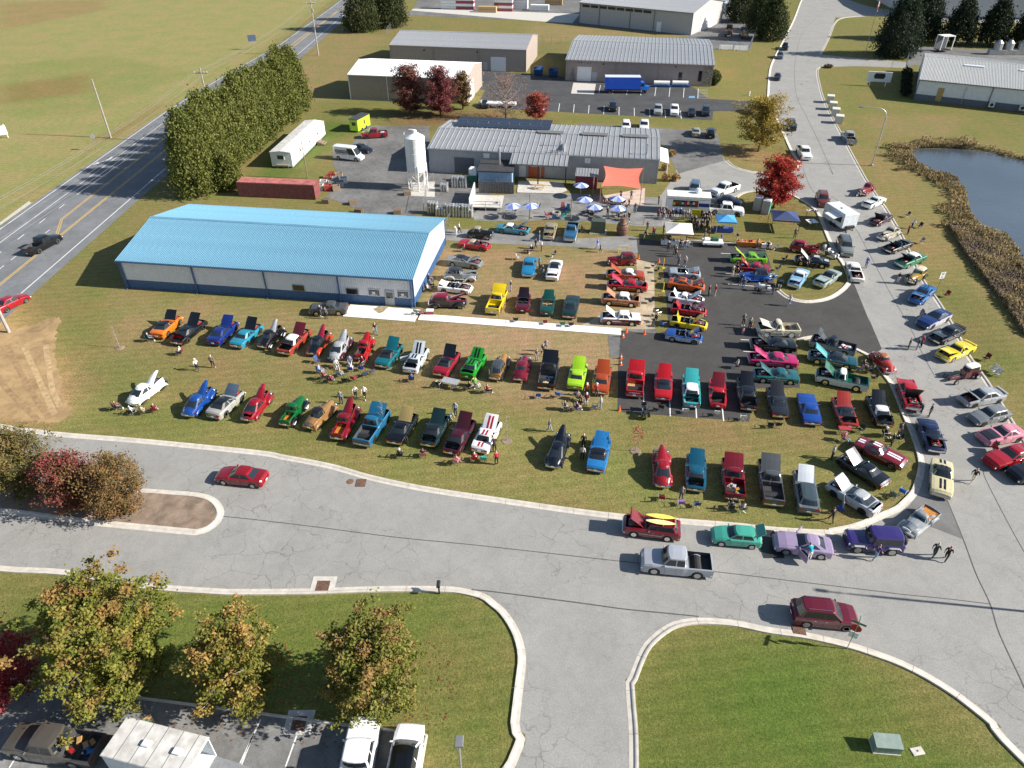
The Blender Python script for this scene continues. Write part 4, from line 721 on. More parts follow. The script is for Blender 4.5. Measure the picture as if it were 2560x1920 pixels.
    if bed:
        bm2 = mat('bed_liner', (.045, .045, .048), .7, 0, .2) if bedcol is None else (paint(bedcol) if bedcol != 'wood' else body)
        b_ = bay(bed[0], bed[1], bed[2]+lift, 'bed', bm2); w_ = interp(P_, bed[0]+.1)[0]*hw*hf*.95; n = 8
        for k in range(n):
            y0 = -w_+2*w_*k/n; MB().box(X(bed[0])+.03, X(bed[1])-.03, y0+.012, y0+2*w_/n-.012, bed[2]+lift+.004, bed[2]+lift+.022).build('bed_slat', (VARN if fend else PINE) if bedcol == 'wood' else bm2, b_)
        wt = interp(P_, .005)[0]*hw; tg = MB().box(X(0)-.035, X(0)+.0, -wt*.92, wt*.92, bed[2]-.1+lift, interp(P_, 0)[1]+lift+.01).build('tailgate', body, t)
        if cargo: 
            for k in range(7): c_ = random.choice(cargo); a, b = random.uniform(bed[0]+.04, bed[1]-.06), random.uniform(-.5, .5); MB().rbox(-.22, .22, -.16, .16, 0, random.uniform(.12, .4), .04).build('cargo', paint(c_), b_, (X(a), b*w_*1.2, bed[2]+lift+.022), random.random()*3)
    # --- cabin
    belt = interp(P_, .5)[1]+lift; zr = s['roof']+lift; hb, hr = hw*s['hwb'], hw*s['hwr']
    xf0, xf1, xb, xr1, xr0 = [X(u) for u in cb]; dome = s.get('dome', 0)
    def cring(f, inset=1., z=None):
        xf, xr = lerp(xf0, xf1, f), lerp(xr0, xr1, f); y = lerp(hb, hr, f)
        sp = xf-xr; d = min(.10+.12*dome, sp*.16); zz = z if z is not None else lerp(belt-.03, zr-.05-.05*dome, f); xbb = min(max(xb, xr+sp*.36), xf-sp*.34)
        xc_ = min(xbb-.06, xr+d+s['cp']*(1-.25*f)*.8)
        pts = [(xf, 0), (xf-d*.25, y*.55), (xf-d, y*.9), (xf-d-min(.11, sp*.08), y), (xbb+.04, y), (xbb-.04, y), (xc_, y), (xr+d, y*.88), (xr+d*.25, y*.5), (xr, 0)]
        m_ = (xf+xr)/2
        return [(m_+(x-m_)*inset, yy*inset, zz) for x, yy in pts]
    rgb_ = [cring(0), cring(.06), cring(.86), cring(1.), cring(1, .93-.06*dome, zr-.015-.02*dome), cring(1, .5, zr+.02), ]
    if open_:
        bay(cabr[0], cabr[1], .5, 'cockpit', BLACK if interior == 'black' else paint(interior))
        im = mat('seat_'+interior, (.03, .03, .032) if interior == 'black' else rgb(interior), .7)
        for sy in (-.36, .36):
            xs0 = lerp(xf0, xr0, .52); st = MB().rbox(xs0-.25, xs0+.25, sy-.24, sy+.24, .5, .68, .05).build('seat', im, t); MB().rbox(xs0-.38, xs0-.22, sy-.24, sy+.24, .6, 1.02, .05).build('seat_back', im, st)
        c0, c1 = cring(0), cring(.9); wm = MB(); fm = MB(); full0 = [(x, -y, z) for x, y, z in c0[2:0:-1]]+c0[0:3]; full1 = [(x, -y, z) for x, y, z in c1[2:0:-1]]+c1[0:3]
        for k in range(4): wm.quad(full0[k], full0[k+1], full1[k+1], full1[k])
        wm.build('windshield', GLASS, t); fm.tube([full0[0], full1[0]]+full1[1:4]+[full1[4], full0[4]], .025, 5); fm.build('windshield_frame', CHROME, t)
        if open_ == 'boot': MB().rbox(xr0-.1, xr0+.25, -hb*.8, hb*.8, belt-.02, belt+.08, .04).build('folded_top', BLACK, t)
    else:
        fr = MB(); rf = MB(); gl = {}
        names = ['windshield', 'windshield', None, 'side_window', None, 'side_window', None, 'rear_window', 'rear_window']
        if style == 'van': names[5] = None
        for lv in range(len(rgb_)-1):
            A, B = rgb_[lv], rgb_[lv+1]
            for j in range(9):
                for sgn in (1, -1):
                    q = [(x, sgn*y, z) for x, y, z in (A[j], A[j+1], B[j+1], B[j])]
                    if sgn > 0: q = q[::-1]
                    nm = names[j] if lv == 1 else None
                    if nm: gl.setdefault((nm, j if nm == 'side_window' else 0, sgn if nm == 'side_window' else 0), MB()).add(q, [(0, 1, 2, 3)])
                    else: (rf if (lv >= 2 or (roof and j >= 6 and s['cp'] < .6)) else fr).add(q, [(0, 1, 2, 3)])
        cR = rgb_[-1]; full = cR+[(x, -y, z) for x, y, z in cR[-2:0:-1]]; rf.add(full, [tuple(range(len(full)))[::-1]])
        fr.build('cabin_frame', body if not topcol else body, t, smooth=30); ro = rf.build('roof', roofm, t, smooth=45)
        gm = GLASS
        for (nm, _, _), mb in gl.items(): mb.build(nm, gm, t, smooth=60)
        if rails:
            for sy in (-1, 1): MB().tube([(xf1-.3, sy*hr*.8, zr+.04), (xr1+.3, sy*hr*.8, zr+.04)], .03, 5).build('roof_rail', CHROME, t)
        if louvre:
            for k in range(5): f = .15+k*.15; a = (lerp(xr0, xr1, f), lerp(belt, zr, f)+.03); MB().box(a[0]-.02, a[0]+.13, -hr*.8, hr*.8, a[1], a[1]+.02).build('louvre', BLACK, t)
    # --- stripes
    if stripe:
        sm = paint(stripe); 
        def stripe_on(par, u0, u1, off):
            n = 5
            for y0 in (-.27, .07):
                rs = []; mb = MB()
                for k in range(n+1):
                    u = lerp(u0, u1, k/n); w_, zs, zt = interp(P_, u); z = zt+lift+crown*.92+.008; rs.append([(X(u)-off[0], y0, z-off[1]), (X(u)-off[0], y0+.2, z-off[1])])
                for a, b in zip(rs, rs[1:]): mb.quad(a[0], b[0], b[1], a[1])
                mb.build('stripe', sm, par)
        if ho: stripe_on(ho, s['hood'][0]+.004, s['hood'][1]-.004, (ho.location.x, ho.location.z))
        if to: stripe_on(to, s['trunk'][0]+.004, s['trunk'][1]-.004, (to.location.x, to.location.z))
        if not open_:
            for y0 in (-.27, .07): MB().box(xr1+.05, xf1-.1, y0, y0+.2, zr+.0, zr+.026).build('stripe', sm, t)
    # --- fenders
    if fend:
        fm_ = paint(fendcol) if fendcol else body
        for k, c in enumerate(xc):
            for sgn in (-1, 1):
                mb = MB(); n = 10; rs = []; ln = r*(1.75 if k == 1 else 1.8); yo = hw*.99; yi = hw*.42
                for i in range(n+1):
                    a = math.pi*i/n; x = c+ln*math.cos(a)*(1.0 if math.cos(a) > 0 else 1.18); zt_ = lift+.22+(r*1.98-.1)*max(0., math.sin(a))**.75
                    row = []
                    for q in range(6):
                        b = math.pi*.62*q/5; row.append((x, sgn*lerp(yi, yo, math.sin(min(b, math.pi/2)) if b < math.pi/2 else 1), max(.2+lift, zt_-(0 if b < math.pi/2 else .0)-(.16*(1-math.cos(min(b, math.pi/2))))-(max(0, b-math.pi/2)*.55*math.sin(a)))))
                    rs.append(row)
                for A, B in zip(rs, rs[1:]):
                    for q in range(5): mb.quad(*( (A[q], A[q+1], B[q+1], B[q]) if sgn < 0 else (B[q], B[q+1], A[q+1], A[q]) ))
                mb.build('fender', fm_, t, smooth=50)
        for sgn in (-1, 1): MB().rbox(xc[0]+r*1.5, xc[1]-r*1.4, sgn*hw*.72-.14, sgn*hw*.72+.16, .3+lift, .36+lift, .02).build('running_board', fm_, t)
    if style in ('fifties', 'wagon', 'muscle', 'oldpickup'):
        for sgn in (-1, 1): MB().box(xc[0]+ar*1.1, xc[1]-ar*1.1, sgn*hw-.012, sgn*hw+.012, .6+lift, .635+lift).build('side_trim', CHROME, t)
    if style == 'jeep':
        for c in xc:
            for sgn in (-1, 1): MB().add([(c-.62, sgn*hw*.9, .8), (c-.4, sgn*hw*.9, .98), (c+.4, sgn*hw*.9, .98), (c+.62, sgn*hw*.9, .8), (c-.62, sgn*hw*1.1, .76), (c-.4, sgn*hw*1.1, .94), (c+.4, sgn*hw*1.1, .94), (c+.62, sgn*hw*1.1, .76)], [(0, 1, 5, 4), (1, 2, 6, 5), (2, 3, 7, 6)]).build('fender_flare', paint(fendcol or col), t)
        o = ob('spare_wheel', wheel_mesh(r, .24, 'alloy')[0], t); o.location = (X(0)-.16, 0, 1.05); o.rotation_euler = (0, 0, R(90))
    # --- wheels
    kind = wheels; wd = .24 if style not in ('pickup',) else .27
    tyre, rim = wheel_mesh(r, wd, kind)
    for k, c in enumerate(xc):
        for sgn in (-1, 1):
            yy = hw*.97-wd*.5 if not (fend or nar) else hw*.9-wd*.5
            if nar and k == 1: o = ob('wheel', wheel_mesh(.31, .15, kind)[0], t); ob('rim', wheel_mesh(.31, .15, kind)[1], o); o.location = (c, sgn*.72, .31); continue
            o = ob('wheel', tyre, t); o.location = (c, sgn*yy, r); ob('rim', rim, o)
    # --- lights, bumpers, grille, mirrors
    wF, zsF, _ = interp(P_, .985); wR, zsR, _ = interp(P_, .015); wF *= hw; wR *= hw; xF, xR = X(1), X(0)
    old = style in ('muscle', 'fifties', 'wagon', 'forties', 'thirties', 'tudor', 'rodpickup', 'oldpickup', 'bug')
    if not nar:
        for sgn in (-1, 1):
            yl = wF*.72 if not fend else hw*.62; xl = xF-.02 if not fend else xc[1]+r*1.45; zl = zsF-.16+lift if not fend else .78
            if old: o = MB().lathe([(.005, 0), (.095, 0), (.11, -.03), (.1, -.1)], 12).build('headlight', [LENS], t); o.location = (xl, sgn*yl, zl); o.rotation_euler = (0, R(90), 0); o.location.x += .03
            else: MB().rbox(-.06, .045, -.2, .2, -.07, .07, .03).build('headlight', LENS, t, (xF-.07, sgn*wF*.78, zl), sgn*R(-14))
            yr = wR*.78 if not fend else hw*.62; MB().rbox(-.04, .05, -.16 if not fend else -.06, .16 if not fend else .06, -.06, .06, .02).build('taillight', RED, t, ((xR+.0) if not fend else xc[0]-r*1.7, sgn*yr, (zsR-.16+lift) if not fend else .7))
        MB().box(xF-.03, xF+.02, -wF*.55, wF*.55, zsF-.32+lift, zsF-.12+lift).build('grille', CHROME if old else BLACK, t)
        bmx = CHROME if old and bump else body; bwF, bwR = (wF*1.05, wR*1.05) if not fend else (hw*.85, hw*.85); xFb = xF if not fend else max(xF, xc[1]+r*1.55); xRb = xR if not fend else min(xR, xc[0]-r*1.7)
        if bump:
            for xx, w_, sg in ((xFb, bwF, 1), (xRb, bwR, -1)): MB().add([(xx-sg*.16, -w_, .42+lift), (xx+sg*.05, -w_*.85, .42+lift), (xx+sg*.09, 0, .42+lift), (xx+sg*.05, w_*.85, .42+lift), (xx-sg*.16, w_, .42+lift), (xx-sg*.16, -w_, .58+lift), (xx+sg*.05, -w_*.85, .58+lift), (xx+sg*.09, 0, .58+lift), (xx+sg*.05, w_*.85, .58+lift), (xx-sg*.16, w_, .58+lift)], [(i, i+1, i+6, i+5) if sg > 0 else (i+5, i+6, i+1, i) for i in range(4)]+[(5, 6, 7, 8, 9) if sg > 0 else (9, 8, 7, 6, 5), (4, 3, 2, 1, 0) if sg > 0 else (0, 1, 2, 3, 4)]).build('bumper', bmx, t)
        MB().box(xRb-.12, xRb-.10, -.16, .16, .5+lift, .62+lift).build('licence_plate', WHITE, t)
    if not fend and not nar:
        for sgn in (-1, 1): MB().rbox(-.05, .05, -.1, .1, 0, .12, .02).build('mirror', CHROME if old else body, t, (xf0-.3, sgn*(hb+.12), belt+.0))
        for sgn in (-1, 1):
            for xd in (xb+.05, xb-.75 if len(cb) else 0)[:1 if style in ('muscle', 'sport', 'modern') else 2]: MB().box(-.07, .07, -.015, .015, -.015, .015).build('door_handle', CHROME, t, (xd+.1, sgn*hw*.995, belt-.16))
        for sgn in (-1, 1):
            wq = lambda u: interp(P_, u)[0]*hw*.99+.006; xd0, xd1 = xf0-.32, xb-.02
            for xx in (xd0, xd1): MB().box(xx-.008, xx+.008, sgn*wq(xx/L+.5)-.004, sgn*wq(xx/L+.5)+.004, rock+.12, belt-.08).build('door_gap', DARK, t)
    if doors:
        for sgn in ((1,) if doors == 1 else (-1,) if doors == -1 else (1, -1)):
            dm = MB().box(-1.05, 0, -.05, .05, rock+.08, belt-.02).build('open_door', body, t); dm.location = (xf0-.3, sgn*hw*.97, 0); dm.rotation_euler = (0, 0, sgn*R(-58)); MB().add([(-1.0, -.01, belt), (-.12, -.01, belt), (-.35, -.01, zr-.12), (-.9, -.01, zr-.12), (-1.0, .01, belt), (-.12, .01, belt), (-.35, .01, zr-.12), (-.9, .01, zr-.12)], [(0, 1, 2, 3), (7, 6, 5, 4), (2, 1, 5, 6), (3, 2, 6, 7), (0, 3, 7, 4)]).build('side_window', GLASS, dm)
    if spoiler: MB().rbox(xR-.02, xR+.22, -hw*.8, hw*.8, interp(P_, .02)[2]+.14, interp(P_, .02)[2]+.18, .01).box(xR+.05, xR+.12, -hw*.6, -hw*.57, .8, interp(P_, .02)[2]+.15).box(xR+.05, xR+.12, hw*.57, hw*.6, .8, interp(P_, .02)[2]+.15).build('spoiler', BLACK if spoiler is True else paint(spoiler), t)
    return t

GR = 'cars and trucks parked at the show'
# ---- row along the grass, noses away from the camera
car('modern', (-42.34,72.18), (-41.70,76.09), 'd8721a', 'orange coupe with black roof and raised black hood, leftmost of its row', roof='141414', hood=62, hoodcol='141414', wheels='alloy')
car('muscle', (-39.47,70.64), (-38.31,75.26), '141416', 'black sixties two-door with open hood and red trunk lining', hood=55, trunk=60, inter='b01818', L=5.2)
car('modern', (-35.16,70.38), (-34.28,75.12), '16307e', 'royal blue modern coupe with raised hood cut by an air scoop hole', hood=58, wheels='black')
car('muscle', (-32.31,69.76), (-31.02,74.44), '2e93ae', 'turquoise blue coupe with a flat black raised hood', hood=60, hoodcol='101012')
car('thirties', (-29.13,69.76), (-28.05,73.36), '120f12', 'black thirties roadster with dark soft top and chrome engine showing', hood=70, hoodcol='b8b8ba', roof='0e0e10', wheels='white')
rc = car('fifties', (-26.31,68.29), (-24.84,73.10), 'a8402c', 'copper fifties hardtop with white roof, its hood and trunk both open', roof='e8e6e0', hood=55, hoodcol='6a1a20', trunk=55)
car('thirties', (-23.02,68.17), (-22.16,72.31), '101014', 'black thirties coupe with red and orange flamed front fenders', fendcol='c8401a', hood=62, hoodcol='9a1530')
car('forties', (-20.30,67.09), (-19.50,71.39), 'b4b6b8', 'silver forties coupe with maroon fenders and tall pointed hood raised', fendcol='501520', hood=58)
car('rodpickup', (-17.34,67.29), (-16.94,71.08), 'b01414', 'bright red thirties pickup with black roof insert', roof='b01414', hood=30)
car('muscle', (-14.65,65.77), (-13.45,69.95), '0c6e78', 'teal sixties hardtop with black vinyl roof and teal hood raised', roof='141414', hood=58)
car('muscle', (-11.32,64.85), (-10.43,68.95), 'c4ccd0', 'pale silver fastback with black stripes and open trunk', stripe='101010', hood=58, trunk=55, doors=1)
car('muscle', (-7.84,64.48), (-6.82,67.87), 'a01428', 'red convertible with black soft top and black hood propped forward', roof='141414', hood=70, hoodcol='0e0e0e', L=4.6)
car('modern', (-4.98,63.58), (-3.59,67.96), '1f9c22', 'bright green modern coupe with black hood stripes and open boot', stripe='0c0c0c', hood=55, trunk=60, wheels='black')
wd_ = car('tudor', (-1.86,63.40), (-0.86,67.09), 'b07a28', 'boxy varnished woodie wagon with grey roof', roof='4a4d52', fendcol='17171a', hood=0)
car('thirties', (0.82,63.22), (1.49,66.90), '7c1226', 'small maroon thirties coupe between the woodie and the black pickup', hood=0)
sb = car('oldpickup', (3.58,61.49), (4.48,66.90), '101012', 'black fifties pickup with raised hood and lettered tailgate', hood=55, cargo=('c8b890', '2a5a9a'))
car('muscle', (6.77,61.66), (7.66,65.96), '9ccc1e', 'lime green muscle coupe with twin hood scoops and hood raised', hood=50)
car('muscle', (9.35,60.64), (10.25,65.40), 'b04810', 'burnt orange coupe with hood raised beside the dark asphalt edge', hood=52)
rp = car('oldpickup', (12.96,60.23), (13.84,65.04), 'c0141a', 'bright red pickup with wood-slat bed and lettered tailgate', bedcol='wood', hood=52, L=5.0)
car('muscle', (15.86,59.41), (16.89,64.76), 'be1018', 'glossy red coupe with black vinyl roof and domed hood raised', roof='16161a', hood=48)
car('fifties', (18.64,58.28), (19.58,63.59), '3fb4b4', 'turquoise fifties hardtop with white roof and open trunk', roof='f0f0ec', hood=50, trunk=62, inter='2a8a8a')
car('sport', (21.34,58.12), (22.36,63.14), 'b81420', 'red two-seat hardtop with open hood and black trunk well', roof='b81420', hood=68, hoodcol='7a1018', trunk=75)
car('fifties', (24.36,57.41), (25.41,63.41), '0c0c10', 'glossy black fifties sedan with trunk open at the lot edge', hood=50, trunk=65)
car('muscle', (27.35,56.62), (28.08,61.31), '26262a', 'charcoal coupe with long hood scoop and grey side stripe', hood=50)
car('muscle', (30.22,55.48), (31.04,60.21), '1448a0', 'bright blue coupe with closed hood next to the charcoal coupe', L=4.9)
car('muscle', (33.76,55.04), (34.42,59.48), 'a83020', 'red orange muscle coupe with black roof, hood and trunk open', roof='1a1a1e', hood=52, trunk=60)
car('muscle', (37.43,55.26), (38.08,59.72), '0e1014', 'black coupe with white vinyl roof and both lids open', roof='e4e2dc', hood=58, trunk=60)
# ---- lower row on the grass
car('forties', (-39.67,59.12), (-38.24,62.64), 'f2f2f0', 'pure white forties coupe standing alone with hood raised', hood=58, wheels='disc')
car('forties', (-33.12,56.97), (-32.22,61.05), '1a4c9a', 'metallic blue forties coupe with peaked hood raised', hood=58)
car('modern', (-30.42,56.69), (-29.15,60.74), 'b2b0a8', 'silver convertible with black soft top and grey hood up', roof='1c1c1e', hood=58, hoodcol='5a6a80', wheels='alloy')
car('forties', (-26.82,56.28), (-25.99,60.36), '9a1020', 'candy red forties coupe with trunk open beside the silver convertible', hood=62, trunk=50)
car('rodpickup', (-22.76,55.49), (-21.97,59.07), '0e6a2c', 'green thirties pickup with black fenders and wood bed', fendcol='101012', bedcol='wood', roof='0e6a2c', wheels='white')
car('thirties', (-20.20,55.04), (-18.77,58.35), 'a07848', 'tan thirties coupe with black roof insert and exposed engine', roof='1e1a16', hood=0)
car('rodpickup', (-17.19,53.16), (-16.32,58.03), '80101c', 'dark red forties pickup with golden wood bed and raised hood', bedcol='wood', hood=55, L=4.9, W=1.85)
car('oldpickup', (-14.53,52.66), (-13.34,57.01), '216e94', 'blue seventies pickup with long black bed and hood raised', hood=48, L=5.3)
car('muscle', (-11.45,52.59), (-10.34,56.86), '0c0c0e', 'black fastback with gold hood panel raised', hood=55, hoodcol='b09a60')
car('muscle', (-8.13,52.31), (-7.14,56.47), '14302e', 'dark green coupe with black vinyl roof and open trunk', roof='1c1e20', hood=55, trunk=65)
car('muscle', (-5.82,51.15), (-4.39,55.87), '48101a', 'dark maroon coupe with open trunk between green and striped white cars', hood=55, trunk=62, L=5.2)
car('muscle', (-3.12,51.42), (-1.80,55.64), 'f0f0ee', 'white fastback with twin red stripes and rear window louvres', stripe='c01830', hood=52, louvre=True)
car('forties', (3.81,49.17), (5.10,53.80), '12141e', 'dark navy forties sedan with closed rounded trunk', hood=50, L=5.0)
car('muscle', (7.73,48.60), (8.88,53.17), '2a7ec0', 'sky blue coupe with black vinyl roof beside the navy sedan', roof='16181c', hood=45)
car('forties', (13.65,46.54), (14.28,51.28), 'a0101a', 'deep red chopped forties truck with smooth bed cover', hood=22, L=4.9)
car('muscle', (16.49,46.12), (17.46,50.54), '0f5872', 'teal blue coupe with trunk open and pale hood stripes', hood=45, trunk=70, L=4.7)
dr = car('oldpickup', (19.77,45.05), (20.59,49.68), '7a0e1c', 'dark red seventies pickup with covered half bed', hood=48, bedcol='7a0e1c', cargo=('c89020', 'c8c8c8'))
gp = car('oldpickup', (22.97,44.19), (23.95,49.68), '56585a', 'grey seventies pickup with small flag in its bed', hood=48, L=5.5)
car('wagon', (25.74,43.35), (26.79,48.27), '6e7a7c', 'grey and silver fifties wagon with white hood raised', hoodcol='d8dce0', hood=48, roof='47555a')
car('modern', (31.63,43.45), (29.02,46.83), 'c2c6c8', 'light grey modern coupe with hood, trunk and door open', hood=55, trunk=55, wheels='black', doors=1)
car('muscle', (33.78,46.78), (31.35,50.41), '101014', 'black fastback with raised grey-striped hood on the corner grass', hood=50, hoodcol='2c2e32', wheels='black')
car('muscle', (33.67,52.45), (36.64,49.49), '861a2c', 'maroon coupe with broad white stripes parked on the corner grass', stripe='eeeeec')
car('muscle', (41.72,55.86), (40.73,51.28), '14224e', 'navy blue coupe at the kerb with hood open toward the camera', hood=38, hoodcol='141414')
car('muscle', (40.39,49.75), (38.23,45.35), 'cfc49a', 'cream coupe with black hood stripes and black roof on the road edge', roof='2a2a2c', stripe='141414')
car('fifties', (42.67,62.78), (41.47,57.71), 'c0101c', 'bright red finned hardtop with engine open at the kerb', hood=72, L=5.0)
car('bug', (41.72,68.15), (42.06,64.57), 'b8301c', 'orange red rounded beetle with black hood stripes and sunroof', roof='c06a2c')
wg = car('wagon', (14.12,41.07), (9.46,41.92), '7c1220', 'maroon fifties wagon with yellow surfboards on its roof', hood=50, low='8a1826')
hc = car('hatch', (20.66,40.24), (16.73,40.75), '4cb49c', 'mint green hatchback with tailgate raised at the kerb', wheels='alloy')
car('modern', (26.10,39.19), (21.83,39.99), 'b09cbc', 'lavender coupe with both doors open at the kerb', wheels='alloy', doors=2)
car('jeep', (32.04,39.65), (27.67,40.06), '372a72', 'purple four-door off-roader with spare wheel and silver fenders', 'suv', fendcol='b8b8bc', wheels='alloy')
car('bugtruck', (36.35,43.34), (33.23,41.12), '9aa0a4', 'silver beetle pickup with varnished wooden bed at the corner', bedcol='wood', fendcol='b0b4b8')
# ---- driving on the road
car('pickup', (15.93,37.31), (10.40,38.02), 'b6bac2', 'silver crew-cab pickup driving along the main road', wheels='alloy')
car('suv', (21.11,33.07), (25.57,32.51), '6a1024', 'maroon SUV with roof rails turning near the street sign', 'suv', wheels='alloy', rails=True)
car('sedan', (-22.53,47.37), (-27.09,48.10), '96101c', 'red four-door sedan driving beside the median island', roof='96101c', wheels='alloy')
# ---- along the right-hand kerb
car('thirties', (63.22,121.22), (59.75,117.66), '8c1024', 'maroon thirties coupe, farthest on the right-hand kerb', hood=0)
car('muscle', (63.05,115.94), (57.89,111.81), 'd6dcd8', 'white sixties convertible-style coupe with black engine bay open', hood=12)
car('sport', (61.02,108.66), (56.38,104.92), '3c0e1c', 'dark burgundy sports coupe with hood tipped forward', hood=60, hoodcol='240810')
car('forties', (59.80,102.93), (55.51,99.48), 'b8b09c', 'cream forties sedan with open hood on the right-hand kerb', hood=15)
car('muscle', (59.23,98.15), (54.63,95.40), '101116', 'black open convertible with top down at the right-hand kerb', open_=True, hood=40, L=5.0)
car('fifties', (59.53,93.85), (53.88,90.40), '1c7e5c', 'green fifties hardtop with white roof on the right-hand kerb', roof='f0efe8', hood=48)
car('tudor', (57.03,88.67), (53.45,85.50), 'ac8c2c', 'yellow vintage sedan with cream roof and black fenders', roof='d8ccb0', fendcol='121212', L=3.9)
car('modern', (55.85,84.17), (51.45,79.87), '1c68ac', 'bright blue modern coupe with dark roof stripe and open hood', hood=25, stripe='122436', wheels='black')
rcar = car('modern', (54.61,77.36), (49.82,74.30), '16346e', 'blue and white race car with plain windshield and open door', low='c8c8d0', wheels='black', doors=-1)
car('muscle', (54.36,73.65), (49.89,70.99), '0e0e10', 'black coupe with open hood above the yellow coupe', hood=14, spoiler=True)
car('muscle', (53.59,69.87), (49.02,67.40), 'e0c818', 'yellow coupe with rear spoiler and hood open on the right kerb', hood=18, spoiler='e0c818')
car('rod', (51.85,64.75), (47.90,63.31), '5e0e20', 'maroon fenderless hot rod with white roof and bare engine', roof='eceae4')
car('sedan', (51.93,60.38), (47.15,59.15), 'b4b8ba', 'silver sedan with tall rear wing and black hood up', hood=55, hoodcol='1a1416', spoiler='b8b8ba', wheels='black')
car('hatch', (50.85,57.32), (46.45,56.01), '84888a', 'grey hatchback with sunroof between silver sedan and pink coupe', wheels='black', L=4.3)
car('modern', (50.27,54.16), (45.97,53.08), 'd68a98', 'pale pink coupe with dark carbon hood', hoodcol='2c2a2c', wheels='black', L=4.5)
car('modern', (49.56,51.28), (44.70,49.55), 'b0101c', 'red coupe with open door at the right edge of the photo', wheels='black', doors=-1)
car('modern', (49.99,48.90), (46.26,47.89), '101012', 'black car cut by the right edge of the photo', wheels='black')
# ---- centre lot and dry grass
car('tudor', (17.48,92.19), (13.69,91.89), '74101e', 'maroon thirties delivery sedan at the top of the dry-grass row', hood=0)
car('muscle', (18.10,87.43), (13.01,87.99), 'b84a20', 'orange compact coupe with white slatted roof and hood raised', roof='e2e2de', hood=50)
car('muscle', (18.05,84.19), (12.76,85.11), 'b41020', 'red hardtop with both lids raised below the orange compact', hood=50, hoodcol='c01848', trunk=55, L=5.3)
car('fifties', (16.47,80.25), (11.66,81.11), 'c88a64', 'peach and white fifties hardtop with white roof', roof='f0eee8', hood=48, trunk=60, low='b4653a')
car('fifties', (15.86,75.74), (11.03,76.19), 'ece8e4', 'white and maroon fifties hardtop, lowest of the dry-grass row', roof='f0eee8', hood=52, low='6a1020')
car('sport', (21.78,88.55), (25.81,87.99), 'a8b0b8', 'silver roadster with top down and pointed hood raised', open_=True, hood=30)
car('modern', (21.02,85.38), (25.66,84.05), 'c85a18', 'orange coupe with black stripes and black hood raised', stripe='1c1210', hood=40, wheels='black')
car('sport', (20.49,81.74), (24.73,80.37), 'e8e8ea', 'white sports car with hatch open beside the orange striped coupe', hood=55, trunk=60, wheels='alloy')
car('sport', (20.26,78.79), (24.48,77.61), 'b81424', 'red sports convertible between the white and yellow sports cars', open_=True, hood=55, trunk=60, wheels='black')
car('sport', (19.58,75.63), (23.82,74.29), 'd8be10', 'yellow sports convertible with both lids up', open_=True, hood=62, trunk=75, wheels='alloy')
car('sport', (18.46,72.56), (22.61,71.40), '204e9a', 'blue fifties roadster with white side coves, nearest of the sports row', open_=True, hood=58, low='b8c4d0', interior='3a3a44')
car('muscle', (36.35,92.79), (31.21,92.94), '7ac020', 'lime green coupe with black stripe, hood and trunk raised', hood=55, trunk=55, hoodcol='b8d840')
car('muscle', (35.78,89.26), (31.33,90.27), 'a41424', 'red fastback below the lime green coupe', hood=58)
car('tudor', (34.97,87.15), (31.27,87.01), '1c4e9c', 'blue thirties roadster with black soft top beside motorcycles', roof='1c1c1e', fendcol='1c4e9c')
car('tudor', (41.22,96.70), (44.49,95.11), '9c1424', 'red thirties sedan on the grass with hood half open', hood=25)
car('muscle', (44.83,91.15), (40.40,92.64), '12141a', 'black coupe with white trunk stripes and white hood underside', stripe='e8e8e8', hood=58, hoodcol='d8d8dc')
car('muscle', (40.57,89.12), (37.47,84.32), '88b0cc', 'light blue coupe with white roof on the small grass island', roof='e8ecec', hood=15)
car('muscle', (45.05,88.69), (40.76,84.58), 'a8b8b0', 'pale green coupe with black roof on the small grass island', roof='26282c', hood=12)
car('muscle', (47.95,91.30), (46.82,85.92), 'e4e0d6', 'white coupe with hood open beside the person in blue', hood=35)
car('suv', (49.79,99.90), (48.33,93.14), '8a8e8a', 'grey SUV hitched to the white trailer', 'suv', roof='606462', rails=True, wheels='alloy', L=5.2)
car('suv', (52.93,118.05), (51.50,111.56), '7a3220', 'rust red SUV parked on the upper road', 'suv', rails=True, L=4.6)
ck = car('oldpickup', (34.53,73.20), (29.71,73.42), 'd8d0b8', 'cream vintage pickup with green fenders and pale wood bed', bedcol='wood', hood=30, roof='d8d0b8', wheels='white')
car('muscle', (32.91,69.76), (28.25,70.37), '101012', 'black muscle coupe with hood raised below the cream pickup', hood=50, L=5.2)
car('muscle', (32.20,66.53), (26.98,67.29), 'c42868', 'hot pink sixties hardtop with hood raised', hood=45, L=5.4)
car('muscle', (31.34,63.41), (26.72,64.04), '25696e', 'teal green compact coupe below the hot pink hardtop', hood=52, L=4.8)
car('oldpickup', (39.50,68.57), (35.41,70.89), '1c1e22', 'black and silver car-based pickup with red engine parts', hood=55, low='a8acb0', cargo=('b01818', 'd8d8d8'))
car('muscle', (38.56,66.16), (34.29,67.79), '1c555e', 'dark teal hardtop with black roof behind the green and white pickup', roof='26282a', hood=50, hoodcol='58b0b4', L=5.2)
gw = car('oldpickup', (38.11,62.00), (33.78,63.84), '116650', 'green and white seventies pickup with white roof', roof='f0f0ec', hood=55, low='d8dcd8', bedcol='116650', L=5.3)
